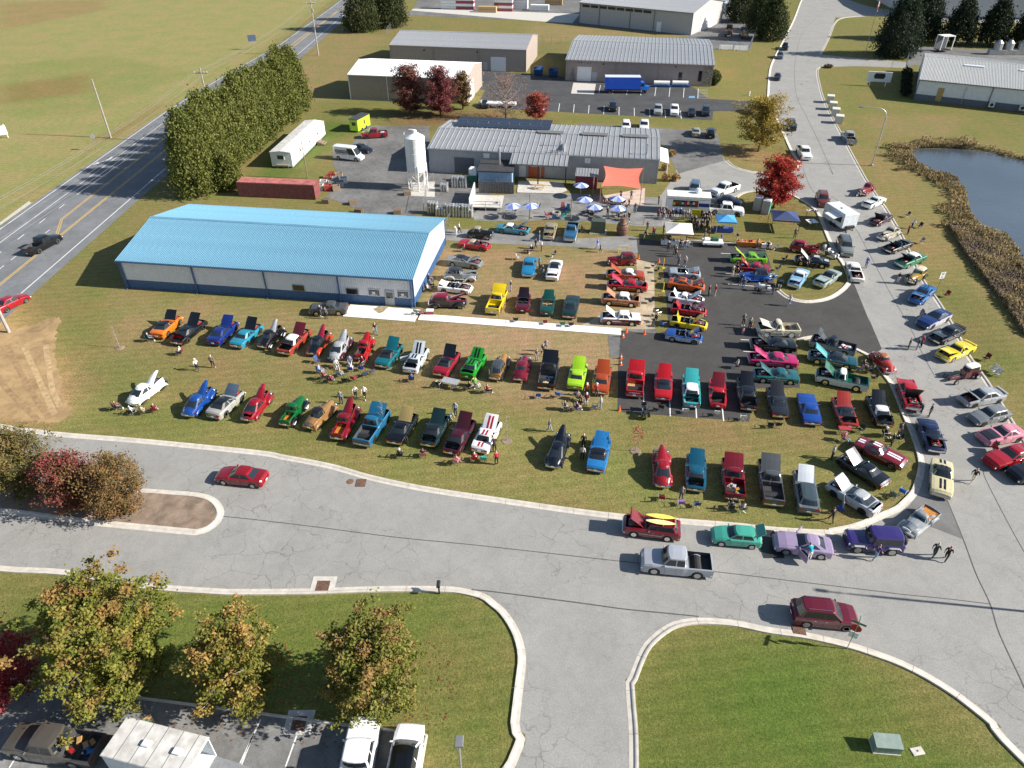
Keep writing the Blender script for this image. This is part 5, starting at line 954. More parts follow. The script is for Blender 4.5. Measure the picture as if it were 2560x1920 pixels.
# ---- upper grass by the gravel drive
car('thirties', (-6.57,101.55), (-3.17,100.69), '141a1c', 'black vintage roadster with beige soft top on the gravel drive', roof='b4a68a', L=3.9)
car('muscle', (-2.51,103.66), (2.80,102.24), '3f8ea0', 'light teal sixties convertible with white soft top', roof='f0eee6', hood=45, L=5.2)
car('muscle', (6.32,104.92), (5.43,99.50), 'a89a78', 'tan coupe facing the camera with hood open on the gravel', hood=20)
car('oldpickup', (9.55,104.38), (8.62,99.00), '2f6890', 'blue and white pickup facing the camera on the gravel drive', low='c8ccd0', roof='2f6890')
car('sport', (-7.88,98.17), (-3.21,96.54), 'b81428', 'red convertible with tan soft top and tall raised hood', roof='c8b490', hood=60, wheels='alloy')
car('modern', (-9.14,92.34), (-4.26,90.86), '868a8c', 'grey convertible with black soft top by the hall corner', roof='1c1a1a', hood=40, wheels='alloy')
car('tudor', (-8.98,87.57), (-4.97,87.15), '9a9c9e', 'two-tone silver and charcoal thirties sedan', roof='3a3c40', hood=20, fendcol='b8babc', L=4.5)
car('sport', (-9.76,84.58), (-5.32,83.53), 'e8e8e6', 'white fifties roadster by the hall end wall', open_=True, hood=62, trunk=25)
pv = car('tudor', (-10.60,80.13), (-5.94,80.00), '7c1230', 'maroon and charcoal forties panel van by the hall corner', roof='8a1434', fendcol='2c2a2e', low='3a383c', hood=35, L=4.8, W=1.85)
car('oldpickup', (-2.66,76.91), (-1.26,83.40), 'dcc010', 'yellow sport pickup with covered bed and hood raised', hood=50, bedcol='dcc010', L=5.2)
car('sport', (1.29,78.08), (1.64,82.12), '5a1022', 'burgundy open roadster with hood tipped up', open_=True, hood=65, hoodcol='20080e')
car('sport', (4.28,77.14), (4.90,81.99), '0e4a40', 'dark green open roadster beside the green hardtop', open_=True, hood=40, interior='a89878')
car('muscle', (6.91,75.74), (8.14,82.25), '17302c', 'dark green sixties hardtop facing away at the walkway', L=5.2)
car('muscle', (2.74,93.10), (2.10,87.15), '1a84b4', 'bright blue coupe with white bird hood decal facing the camera')
car('muscle', (6.42,92.04), (5.36,86.33), 'eaeaea', 'white coupe with black roof and open engine bay facing the camera', roof='28282c', hood=15)
car('fifties', (-20.88,78.38), (-25.54,78.24), '54585a', 'matt grey fifties coupe beside the hall wall', W=1.8)
# ---- parked around the works
car('pickup', (-26.05,151.56), (-31.55,150.36), '9a1222', 'red pickup on the yard beside the lime shed', wheels='black', cargo=('d8d8d8', 'b0b0a8'), L=5.4)
vn = car('van', (-34.83,138.20), (-28.41,136.15), 'f0f0f0', 'white high-roof delivery van with brown lettering', 'van', wheels='alloy')
car('sedan', (-31.81,143.06), (-27.93,140.54), '161c2c', 'dark navy sedan half hidden behind the white van', wheels='alloy')
car('suv', (24.05,176.19), (23.00,167.76), '15181e', 'black SUV alone in the middle of the rear parking row', 'suv', wheels='alloy', L=4.6)
car('pickup', (34.15,173.14), (33.05,165.87), 'b4b6b8', 'silver pickup in the rear parking row', wheels='alloy', L=5.3)
car('pickup', (38.19,174.15), (36.51,164.48), 'f0f0f0', 'white pickup in the rear parking row', wheels='alloy')
car('sedan', (41.91,172.02), (40.27,163.47), '121316', 'black sedan in the rear parking row', wheels='black')
car('suv', (45.44,173.14), (43.43,163.56), '1a222e', 'dark blue minivan at the end of the rear parking row', 'minivan', wheels='alloy', L=5.0)
car('suv', (24.91,159.10), (24.25,154.00), 'eeeeee', 'white SUV showing above the brewery roof', 'suv', wheels='alloy', L=4.6)
car('pickup', (29.17,160.86), (27.94,153.18), 'e8e8e8', 'white pickup showing above the brewery roof', wheels='alloy')
car('sedan', (38.38,150.30), (39.50,155.60), 'a8aa9c', 'pale beige sedan behind the brewery', wheels='alloy')
car('suv', (41.04,148.78), (42.54,154.83), '101114', 'black SUV parked next to the pale beige sedan', 'suv', wheels='alloy', L=4.6)
car('pickup', (39.27,121.18), (34.49,117.62), 'e6e6e6', 'white crew-cab pickup parked by the entry drive', wheels='alloy')
car('hatch', (34.72,115.09), (38.25,113.43), '4c5a6e', 'slate blue hatchback squeezed between two white pickups', wheels='alloy')
car('pickup', (32.04,110.96), (37.61,109.58), 'eeeeee', 'white regular-cab pickup with tools in its bed by the portable toilets', wheels='alloy', cargo=('b01818', '303030'))
car('suv', (32.35,122.10), (31.17,117.62), '5c7488', 'blue grey SUV parked behind the food truck', 'suv', wheels='alloy', L=4.6)
car('suv', (61.34,161.75), (59.60,152.77), '10161c', 'dark minivan parked on the upper road by the yellow tree', 'minivan', wheels='alloy', L=5.0)
car('pickup', (57.54,142.74), (56.68,135.40), 'ecece8', 'white pickup coming down the upper road', wheels='black')
car('pickup', (68.90,144.59), (70.09,152.37), 'a8aab0', 'silver pickup with yellow tool in its bed parked opposite', wheels='alloy', cargo=('d8b020', '606468'))
car('sedan', (72.39,205.90), (69.51,197.70), '1c1a22', 'dark plum sedan parked on the upper road kerb', wheels='alloy')
car('suv', (81.86,234.40), (77.51,221.52), '66727c', 'grey SUV on the kerb between two dark cars', 'suv', wheels='alloy', L=4.6)
car('pickup', (87.35,246.78), (82.84,234.40), '121a20', 'dark pickup, farthest parked on the upper road', wheels='alloy', L=5.4)
car('pickup', (-70.25,94.42), (-68.78,100.09), '0c0c0e', 'black pickup with open tailgate driving on the highway', wheels='chrome')
car('sedan', (-65.20,77.95), (-63.46,81.95), 'a81424', 'red coupe at the left edge beside the highway', wheels='alloy')
fp = car('pickup', (-26.15,22.62), (-31.97,23.43), '5c554c', 'bronze dual-wheel pickup with a loaded bed in the front car park', wheels='alloy', cargo=('2a7ac0', 'e0e0e0', 'c89a60', 'c02828', 'd8d8d8'), L=6.2)
car('pickup', (-9.63,19.88), (-9.54,24.13), 'f0f0f2', 'white pickup with cones in its bed in the front car park', wheels='alloy')
car('suv', (-6.84,20.25), (-6.56,23.84), 'eeeef0', 'white crossover with black glass roof in the front car park', 'suv', roof='0c0c0e', wheels='alloy')
car('sedan', (-6.99,177.63), (-6.00,172.02), '121212', 'black sedan at the corner of the white-roofed building', wheels='alloy')
car('hatch', (55.36,173.02), (54.32,166.24), '202a3a', 'dark hatchback half hidden behind the yellow tree', wheels='alloy')
# lettering and extras on single vehicles
RZ = R(90)
lettering('CHEVROLET', .2, WHITE, rp, (-2.57, 0, .82), (R(90), 0, R(-90)), sx=1.1)
lettering('STUDEBAKER', .18, WHITE, sb, (-2.66, 0, .82), (R(90), 0, R(-90)), sx=1.1)
for sgn in (-1, 1):
    MB().box(-2.3, .55, -.012, .012, 1.42, 1.95).build('brown_band', mat('van_brown', (.06, .035, .03), .5), vn, (0, sgn*1.02, 0))
    lettering('BRICK WORKS', .4, WHITE, vn, (-.85, sgn*1.04, 1.69), (R(90), 0, 0 if sgn < 0 else R(180)))
    lettering('BREWING AND EATS', .26, mat('van_brown', (.06, .035, .03), .5), vn, (-.85, sgn*1.02, 1.22), (R(90), 0, 0 if sgn < 0 else R(180)))
SURF = mat('surfboard_yellow', (.8, .6, .12), .3)
for y, c in ((-.35, SURF), (.32, mat('surfboard_cream', (.82, .68, .3), .3))):
    b = MB(); n = 9; rs = []
    for k in range(n+1): q = k/n; w_ = .27*math.sin(math.pi*min(.97, max(.03, q)))**.6; rs.append([(-1.1+2.4*q, -w_, 0), (-1.1+2.4*q, 0, -.03), (-1.1+2.4*q, w_, 0), (-1.1+2.4*q, 0, .04)])
    o = b.rings(rs).build('surfboard', c, None); o.matrix_world = Matrix.Translation((wg.location.x, wg.location.y, 1.66)) @ Matrix.Rotation(wg.rotation_euler[2], 4, 'Z') @ Matrix.Translation((-.75, y, 0))
    tag(o, 'bright yellow surfboard on the wagon roof, farther of the pair' if y < 0 else 'pale yellow surfboard on the wagon roof, nearer of the pair', 'surfboard', 'surfboards on the wagon')
for x in (-.9, -1.9): MB().box(x-.03, x+.03, -.66, .66, 1.55, 1.62).build('roof_bar', PINE, wg)
for k in range(4):
    for sgn in (-1, 1): MB().box(-1.95+k*.62, -1.9+k*.62, sgn*.66-.015, sgn*.66+.015, .5, 1.55).build('wood_rib', PINE, wd_)
def flag(par, x, y, z, h=.9, lbl=None):
    p = MB().tube([(x, y, z), (x-.1, y, z+h)], .012, 5).build('flag_pole', STEEL, par); f = MB()
    for k in range(7): f.quad((x-.1, y+.01+.0*k, z+h-.065*(k+1)), (x-.75, y+.12, z+h-.12-.065*(k+1)), (x-.75, y+.12, z+h-.12-.065*k), (x-.1, y+.01, z+h-.065*k), k % 2)
    f.quad((x-.1, y+.016, z+h-.26), (x-.36, y+.062, z+h-.31), (x-.36, y+.062, z+h-.05), (x-.1, y+.016, z+h), 2); f.build('flag', [mat('flag_red', (.5, .02, .04), .8), PAPER, mat('flag_blue', (.02, .03, .18), .8)], p)
flag(gp, -.5, .2, .6, 1.3)
o = MB().add([(0, -.68, 0), (-.75, -.6, -.06), (-.75, .6, -.06), (0, .68, 0), (0, -.68, -.05), (-.75, -.6, -.11), (-.75, .6, -.11), (0, .68, -.05)], [(3, 2, 1, 0), (4, 5, 6, 7), (0, 1, 5, 4), (1, 2, 6, 5), (2, 3, 7, 6)]).build('tailgate', paint('4cb49c'), hc); o.location = (-1.5, 0, 1.36); o.rotation_euler = (0, R(38), 0)

# ---------------------------------------------------------------- trees and other vegetation
def leafmat():
    m = bpy.data.materials.new('leaves'); m.use_nodes = True; n = m.node_tree.nodes; l = m.node_tree.links; b = n['Principled BSDF']
    at = n.new('ShaderNodeVertexColor'); at.layer_name = 'tone'; l.new(at.outputs[0], b.inputs['Base Color']); b.inputs['Roughness'].default_value = .7; b.inputs['Specular IOR Level'].default_value = .25
    tr = n.new('ShaderNodeBsdfTranslucent'); l.new(at.outputs[0], tr.inputs[0]); mx = n.new('ShaderNodeMixShader'); mx.inputs[0].default_value = .28
    l.new(b.outputs[0], mx.inputs[1]); l.new(tr.outputs[0], mx.inputs[2]); l.new(mx.outputs[0], n['Material Output'].inputs[0]); return m
LEAF = leafmat(); BARK = mat('bark', (.13, .105, .085), .9, 0, .3, 6, bump=.5); BARKG = mat('grey_bark', (.30, .27, .245), .9, 0, .25, 6)
def leaves(name, C, size, colr, parent, vert=0.):
    n = len(C); d1 = rng.normal(size=(n, 3))
    if vert: d1[:, 2] += vert*3*np.sign(d1[:, 2]+.5); nn = rng.normal(size=(n, 3))
    else: nn = rng.normal(size=(n, 3))*.62+np.array([.35, -.1, .75]); d1 = np.cross(nn, d1)
    d1 /= np.linalg.norm(d1, axis=1)[:, None]+1e-9; d2 = np.cross(d1, nn); d2 /= np.linalg.norm(d2, axis=1)[:, None]+1e-9
    s = (size*rng.uniform(.6, 1.35, n))[:, None]; a = d1*s*.62; b = d2*s*.42
    V = np.stack([C-a, C+b-a*.1, C+a, C-b-a*.1], 1).reshape(-1, 3); F_ = np.arange(n*4).reshape(n, 4)
    me = npmesh(name, V, F_, LEAF); ca = me.color_attributes.new('tone', 'FLOAT_COLOR', 'POINT')
    ca.data.foreach_set('color', np.repeat(np.concatenate([np.clip(colr, 0, 1), np.ones((n, 1))], 1), 4, 0).astype(np.float32).ravel())
    return ob(name, me, parent)
def tree(label, loc, H, rad, cols, n=9000, size=.26, zc=None, sparse=1., name='maple_tree', group=None, limbs=26, crown0=.22, bark=None, tip=None, clump=.42, up=.55, seed=0):
    H *= .9; rad *= .8; n = int(n*1.5); size *= .72; clump *= .95
    rs = np.random.default_rng(seed+int(abs(loc[0]*13+loc[1]*7))); t = thing(name, label, 'tree', (*loc, 0), 0, group); bk = bark or BARK
    MB().tube([(0, 0, -.1), (.03, 0, H*.25), (-.05, .04, H*.55), (0, 0, H*.9)], [.035*H*.55+.04, .03*H*.5, .017*H*.5, .01], 8).build('trunk', bk, t, smooth=True)
    pts = []; mb = MB()
    for k in range(limbs):
        f = (k+.5)/limbs; z0 = H*lerp(crown0*.8, .82, f); az = k*2.4+rs.uniform(-.4, .4); prof = math.sin(math.pi*min(1, .16+.80*f**.85))**.65
        ln = rad*prof*rs.uniform(.8, 1.12); el = lerp(.12, 1.15, f**1.3)*up/.55
        d = np.array([math.cos(az)*math.cos(el), math.sin(az)*math.cos(el), math.sin(el)]); p0 = np.array([0, 0, z0]); prev = p0; path = [tuple(p0)]
        ln = ln/max(.45, math.cos(el)); ln = min(ln, (H*1.0-z0)/max(.12, math.sin(el)) if el > .15 else ln)
        for q in range(1, 7):
            u = q/6; p = p0+d*ln*u+np.array([0, 0, .10*ln*u*u]); path.append(tuple(p))
            m_ = int(2+2.6*u)
            for _ in range(m_):
                off = rs.normal(size=3)*np.array([1, 1, .6])*ln*.14*(.55+.7*u); pts.append(np.append(p+off, u)); 
                if rs.random() < .25: mb.tube([tuple(p), tuple(p+off)], [.018, .006], 4)
        mb.tube(path, [max(.012, .012*H*.6*(1-i/7)) for i in range(7)], 5)
    mb.build('branches', bk, t)
    P_ = np.array(pts); w_ = rs.integers(0, len(P_), n); ctr = P_[w_, :3]; ctr = ctr+rs.normal(size=(n, 3))*clump*np.array([1, 1, .75])*.62
    u = P_[w_, 3]; cn = rs.random(len(P_))[w_]; c1, c2 = np.array(cols[0]), np.array(cols[1]); tipc = np.array(tip if tip is not None else cols[1])
    hz = np.clip(ctr[:, 2]/H, 0, 1); mixv = np.clip(cn*.9+rs.normal(size=n)*.15, 0, 1)[:, None]; colr = c1*(1-mixv)+c2*mixv
    tv = np.clip((u-.45)*1.3*(cn > .68)+(hz-.7)*.9*(cn > .5), 0, 1)[:, None]; colr = colr*(1-tv)+tipc*tv; colr *= rs.uniform(.72, 1.25, n)[:, None]
    leaves('crown', ctr[ctr[:, 2] > .25], size, colr[ctr[:, 2] > .25], t); return t
G1, Y1 = (.11, .13, .02), (.27, .25, .045)
tree('tallest green and orange maple in the front left lawn', (-26.63,27.55), 9.8, 4.5, (G1, Y1), 36000, .235, tip=(.27, .16, .05), limbs=46, crown0=.1, clump=.36)
tree('sparse orange-tipped maple between the two fuller front maples', (-18.06,26.69), 7.8, 3.3, ((.12, .13, .02), (.27, .22, .045)), 12000, .225, tip=(.34, .2, .06), limbs=30, crown0=.12, bark=BARKG, clump=.36)
tree('green and rust maple on the front lawn beside the driveway', (-9.16,26.42), 8.1, 3.4, (G1, (.24, .22, .045)), 20000, .23, tip=(.24, .14, .05), limbs=40, crown0=.08, clump=.36)
tree('crimson maple cut by the left edge of the photo', (-34.36,26.67), 6.8, 2.9, ((.18, .02, .03), (.34, .06, .05)), 9000, .2, tip=(.4, .03, .05), limbs=30, crown0=.1, clump=.36)
MG = 'trees on the median island'
tree('olive green tree at the left end of the median island', (-43.52,46.23), 7.0, 3.3, ((.09, .09, .025), (.2, .15, .05)), 14000, .2, tip=(.2, .13, .05), limbs=34, crown0=.1, group=MG)
tree('red-leaved tree in the middle of the median island', (-38.45,44.58), 5.8, 2.5, ((.12, .075, .03), (.23, .06, .05)), 9000, .2, tip=(.28, .05, .06), limbs=28, crown0=.1, group=MG)
tree('rust brown tree at the right of the median trees', (-34.21,44.01), 5.8, 2.9, ((.12, .1, .03), (.24, .11, .05)), 8500, .19, tip=(.24, .14, .05), limbs=28, crown0=.1, group=MG)
tree('brilliant red maple beside the portable toilets', (43.5, 112.9), 8.4, 3.6, ((.32, .03, .025), (.44, .06, .04)), 13000, .3, tip=(.5, .08, .05), limbs=34, crown0=.18, clump=.5)
tree('yellow autumn tree beside the upper road', (49.0, 141.7), 10.6, 5.6, ((.22, .17, .03), (.36, .26, .05)), 11000, .32, tip=(.4, .28, .05), limbs=32, crown0=.2, clump=.55)
TG = 'dark red trees behind the brewery'
tree('dark red tree, left of the pair against the white-roofed building', (-23.3, 168.0), 11.2, 4.2, ((.13, .05, .04), (.22, .07, .055)), 9500, .34, tip=(.24, .13, .1), limbs=34, crown0=.12, group=TG, clump=.5)
tree('dark red tree, right of the pair against the white-roofed building', (-16.3, 167.0), 10.8, 4.3, ((.14, .035, .04), (.23, .06, .055)), 9500, .34, tip=(.22, .1, .09), limbs=34, crown0=.12, group=TG, clump=.5)
tree('thin brown green tree behind the dark red pair', (-11.5, 172.5), 9.0, 2.6, ((.12, .08, .03), (.2, .12, .05)), 3800, .34, limbs=22, crown0=.15, clump=.5)
tree('nearly bare grey tree behind the brewery', (-1.4, 164.3), 9.8, 5.4, ((.25, .12, .1), (.3, .16, .12)), 1300, .28, limbs=64, crown0=.14, bark=BARKG, name='bare_tree')
tree('small bright red tree next to the nearly bare tree', (5.3, 161.6), 6.4, 3.0, ((.26, .045, .04), (.36, .09, .05)), 4500, .32, limbs=24, crown0=.25, clump=.42)
def conifer(label, loc, H, rad, c1, c2, n=7000, size=.42, group=None, name='conifer_tree', bullet=1.0, bare=0.):
    rs = np.random.default_rng(int(abs(loc[0]*17+loc[1]*5))); t = thing(name, label, 'tree', (*loc, 0), 0, group)
    MB().tube([(0, 0, -.1), (0, 0, H*.5), (0, 0, H*.93)], [.22, .13, .03], 7).build('trunk', BARK, t)
    n = int(n*1.5); size *= .74; nc = 300; z = rs.uniform(bare, .985, nc)**1.12; prof = (1-z**(1.5*bullet))**.62*np.clip(.72+z*1.6, .7, 1); az = rs.uniform(0, 6.283, nc); rr = rad*prof*rs.uniform(.55, 1.06, nc); cz = H*z+.35
    wl = rs.integers(0, nc, n); up_ = np.abs(rs.normal(size=n)); sp = rad*.115
    C = np.stack([rr[wl]*np.cos(az[wl])*(1+.10*up_*0), rr[wl]*np.sin(az[wl]), cz[wl]], 1)+rs.normal(size=(n, 3))*np.array([sp, sp, sp*1.5]); C[:, 2] += up_*.3
    mv = np.clip(rs.random(nc)[wl]*.7+up_*.25-.1, 0, 1)[:, None]; colr = (np.array(c1)*(1-mv)+np.array(c2)*mv)*rs.uniform(.75, 1.25, n)[:, None]
    mb = MB()
    for k in range(24): a = k*2.4; q = bare+.05+.8*k/24; r_ = rad*.8*(1-q**1.5)**.62; mb.tube([(0, 0, H*q), (r_*math.cos(a), r_*math.sin(a), H*q+.4)], [.05, .015], 4)
    mb.build('branches', BARK, t); leaves('crown', C[C[:, 2] > .1], size, colr[C[:, 2] > .1], t, .5); return t
ORD = ['nearest to']+[q+' from' for q in ('second', 'third', 'fourth', 'fifth', 'sixth', 'seventh', 'eighth', 'ninth', 'tenth', 'eleventh', 'twelfth')]+['farthest from']
for k in range(13):
    f = k/12; conifer('tall green arborvitae of the hedge row, %s the blue hall' % ORD[k], (lerp(-54.4, -50.6, f)+random.uniform(-.6, .6), lerp(119, 171, f)), random.uniform(11.8, 13.8), 3.7, (.08, .097, .02), (.195, .205, .048), 9500, .40, 'arborvitae hedge', 'arborvitae')
conifer('low rounded arborvitae at the container end of the hedge', (-49.6, 121.5), 5.0, 2.6, (.07, .085, .018), (.17, .18, .04), 4000, .36, None, 'arborvitae')
DG = [((.018, .03, .014), (.05, .065, .025))]
for lab, p, H, r_ in (('dark broad evergreen beside the highway, left of the far clump', (-51.5, 272), 14, 6.5), ('dark broad evergreen beside the highway, right of the far clump', (-43.5, 279), 13.5, 6.0), ('dark evergreen at the back of the highway clump', (-46, 292), 14, 6)): conifer(lab, p, H, r_, *((.03, .042, .015), (.085, .095, .03)), 8000, .6, 'evergreens beside the highway')
for lab, p, H, r_ in (('dark pine by the upper road, nearest the camera', (85, 256), 11.5, 5.2), ('dark pine by the upper road, behind the nearest one', (85.5, 271), 12.5, 5.5), ('dark pine by the upper road, farthest back', (84, 290), 13, 5.5)): conifer(lab, p, H, r_, (.028, .042, .015), (.075, .09, .028), 7500, .55, 'pines by the upper road')
for lab, p, H, r_ in (('big dark evergreen in front of the equipment yard', (114.8, 230.5), 15.5, 6.6), ('dark evergreen behind the big one at the equipment yard', (134, 256), 14, 6.0)): conifer(lab, p, H, r_, (.014, .026, .016), (.04, .058, .03), 9000, .6, None)
for k in range(6): conifer('dark evergreen behind the workshop yard, %s of its row' % ('leftmost', 'second from left', 'third from left', 'third from right', 'second from right', 'rightmost')[k], (142+k*10.2, 248-k*1.6), 11.5+random.random()*1.5, 5.2, (.014, .024, .013), (.038, .05, .024), 6000, .6, 'evergreen row behind the workshop yard', bare=.12)
tree('tree standing outside the right edge, shading the bank', (86, 66), 11, 5.5, (G1, Y1), 5000, .34, limbs=30)
tree('tree standing outside the right edge near the corner', (80, 52), 10, 5.0, (G1, Y1), 4500, .34, limbs=28)
tree('bushy tree outside the right edge above the pond bank', (95, 82), 10, 5.0, (G1, Y1), 4500, .34, limbs=28)
SG = 'young trees planted on the show lawn'
MULCHM = A_MULCH
def sapling(label, p, H, leaf=0, col=(.4, .1, .06)):
    t = thing('sapling', label, 'tree', (*p, 0), random.random()*6, SG); MB().tube([(0, 0, 0), (.02, 0, H*.5), (-.02, .01, H)], [.035, .022, .006], 6).build('trunk', BARKG, t); mb = MB(); ends = []
    for k in range(16):
        a = k*2.4; z = H*(.35+.6*k/16); l_ = .5*(1.15-k/18); e = (l_*math.cos(a), l_*math.sin(a), z+l_*1.1); mb.tube([(0, 0, z), e], [.014, .004], 4); ends.append(e)
    mb.build('branches', BARKG, t); MB().lathe([(.55, .0), (.5, .05), (.02, .1)], 12).build('mulch_ring', MULCHM, t)
    if leaf: C = np.array([ends[i % 16] for i in range(leaf)])+rng.normal(size=(leaf, 3))*.14; leaves('crown', C, .12, np.array(col)*rng.uniform(.7, 1.3, (leaf, 1)), t)
sapling('bare staked sapling on the grass left of the orange coupe', (-46.21,70.18), 3.2); sapling('bare sapling beside the blue seventies pickup', (-12.99,55.78), 3.4); sapling('bare sapling right of the red-striped white fastback', (-0.51,53.36), 3.3); sapling('thin red-leaved sapling above the deep red truck', (11.94,51.82), 3.0, 160)
# shrubs and ornamental grasses
def shrub(label, p, r_, h, c1, c2, n=1500, size=.22, name='shrub', cat='shrub'):
    t = thing(name, label, cat, (*p, 0)); mb = MB()
    for k in range(9): a = k*.7; mb.tube([(0, 0, 0), (r_*.6*math.cos(a), r_*.6*math.sin(a), h*.7)], [.04, .012], 4)
    mb.build('stems', BARK, t); d = rng.normal(size=(n, 3)); d /= np.linalg.norm(d, axis=1)[:, None]; d *= rng.uniform(.55, 1.04, (n, 1)); C = d*np.array([r_, r_, h*.52])+np.array([0, 0, h*.52]); mv = rng.random((n, 1)); leaves('foliage', C, size, np.array(c1)*(1-mv)+np.array(c2)*mv, t)
shrub('rounded dark shrub at the stone corner of the taupe building', (52.29,195.35), 1.9, 3.6, (.05, .06, .015), (.1, .11, .03), 2600, .3)
for k, (p, l_) in enumerate((((27.83,125.49), 'lowest'), ((29.51,125.49), 'second lowest'), ((28.69,130.97), 'second highest'), ((31.32,138.88), 'highest'))):
    t = thing('ornamental_grass', 'tan ornamental grass clump by the brewery end, %s of four' % l_, 'grass clump', (*p, 0), 0, 'ornamental grasses'); n = 260; a = rng.uniform(0, 6.283, n); q = rng.uniform(.2, 1, n); C = np.stack([q*.75*np.cos(a), q*.75*np.sin(a), .35+.7*rng.random(n)], 1); leaves('blades', C, .4, np.array((.4, .27, .12))*rng.uniform(.6, 1.3, (n, 1)), t, .9)
shrub('low round shrub on the corner of the gravel driveway', (89.50,215.23), 1.3, .9, (.06, .05, .03), (.1, .08, .04), 500, .25)
for k in range(5): shrub('dark clipped shrub along the workshop end wall, %s' % ('nearest the camera', 'second nearest', 'middle one', 'second farthest', 'farthest back')[k], (lerp(99.0, 108.5, k/4)-1.6, lerp(184.5, 205, k/4)), 1.4, 2.2, (.012, .02, .012), (.035, .045, .022), 700, .3)
for o in COL.objects:
    if str(o.get('label')).startswith('dark clipped shrub'): o['group'] = 'shrubs along the workshop end wall'
# reeds round the pond
pl = POND+[POND[0]]; C = []; cc = []
segs = [(a, b) for a, b in zip(pl, pl[1:])]
for a, b in segs:
    L = dist(a, b); d = ((b[0]-a[0])/L, (b[1]-a[1])/L); nr = (-d[1], d[0])
    if (a[0]+nr[0]-cx_)**2+(a[1]+nr[1]-cy_)**2 < (a[0]-cx_)**2+(a[1]-cy_)**2: nr = (-nr[0], -nr[1])
    south = a[1] < 128 or a[0] < 92; wd = 4.2 if south and a[0] < 112 else 1.6
    wd *= random.uniform(.45, 1.25); hs = random.uniform(.5, 1.25); dk = random.uniform(.6, 1.1)
    for _ in range(int(L*wd*(48 if south else 30))):
        u, v = random.random()*L, random.random()**1.6*(wd+.5)-.5; C.append((a[0]+d[0]*u+nr[0]*v, a[1]+d[1]*u+nr[1]*v, random.uniform(.1, .95)*hs*(1 if south else .55))); t_ = random.random(); cc.append((dk*lerp(.48, .26, t_), dk*lerp(.36, .21, t_), dk*lerp(.19, .1, t_)))
BP = [(68.79,105.38), (72.44,106.11), (73.03,103.58), (74.00,99.79), (73.16,92.19), (70.96,84.36), (63.70,70.49), (61.96,73.00), (63.86,81.80), (64.92,88.15), (66.29,95.88)]; X_ = rng.uniform(min(p[0] for p in BP), max(p[0] for p in BP), 60000); Y_ = rng.uniform(min(p[1] for p in BP), max(p[1] for p in BP), 60000); k_ = inpoly(X_, Y_, BP) & ~inpoly(X_, Y_, POND)
for x, y in list(zip(X_[k_], Y_[k_]))[:26000]: q = .5+.5*math.sin(x*.9)*math.cos(y*.7+x*.3); C.append((x, y, random.uniform(.05, .5+.5*q))); t_ = random.random(); cc.append((lerp(.4, .24, t_)*(.75+.35*q), lerp(.31, .19, t_)*(.75+.35*q), lerp(.18, .11, t_)))
o = leaves('reeds', np.array(C), .3, np.array(cc)*rng.uniform(.55, 1.3, (len(C), 1)), None, 1.6); o['kind'] = 'stuff'
# fallen leaves below the autumn trees
C = []; cc = []
for p, r_, n, c in (((49, 140.5), 6.5, 1500, (.36, .2, .05)), ((-20, 164.5), 9, 1800, (.2, .085, .05)), ((43.5, 111), 5, 700, (.36, .07, .04)), ((2, 161.5), 7, 900, (.24, .1, .06)), ((-19.08,27.48), 4, 250, (.35, .14, .05)), ((-9.74,27.14), 5, 300, (.25, .1, .05))):
    for _ in range(n): a = random.random()*6.283; q = r_*math.sqrt(random.random()); C.append((p[0]+q*math.cos(a)*1.2, p[1]+q*math.sin(a), .03)); cc.append(c)
V = np.array(C); n = len(V); a = rng.uniform(0, 6.283, n); s_ = .09; e1 = np.stack([np.cos(a), np.sin(a), rng.uniform(-.2, .2, n)], 1)*s_; e2 = np.stack([-np.sin(a), np.cos(a), rng.uniform(-.2, .2, n)], 1)*s_*.7
me = npmesh('fallen_leaves', np.stack([V-e1, V+e2, V+e1, V-e2], 1).reshape(-1, 3), np.arange(n*4).reshape(n, 4), LEAF); ca = me.color_attributes.new('tone', 'FLOAT_COLOR', 'POINT'); ca.data.foreach_set('color', np.repeat(np.concatenate([np.array(cc)*rng.uniform(.6, 1.3, (n, 1)), np.ones((n, 1))], 1), 4, 0).astype(np.float32).ravel()); struct(ob('fallen_leaves', me), 'stuff')

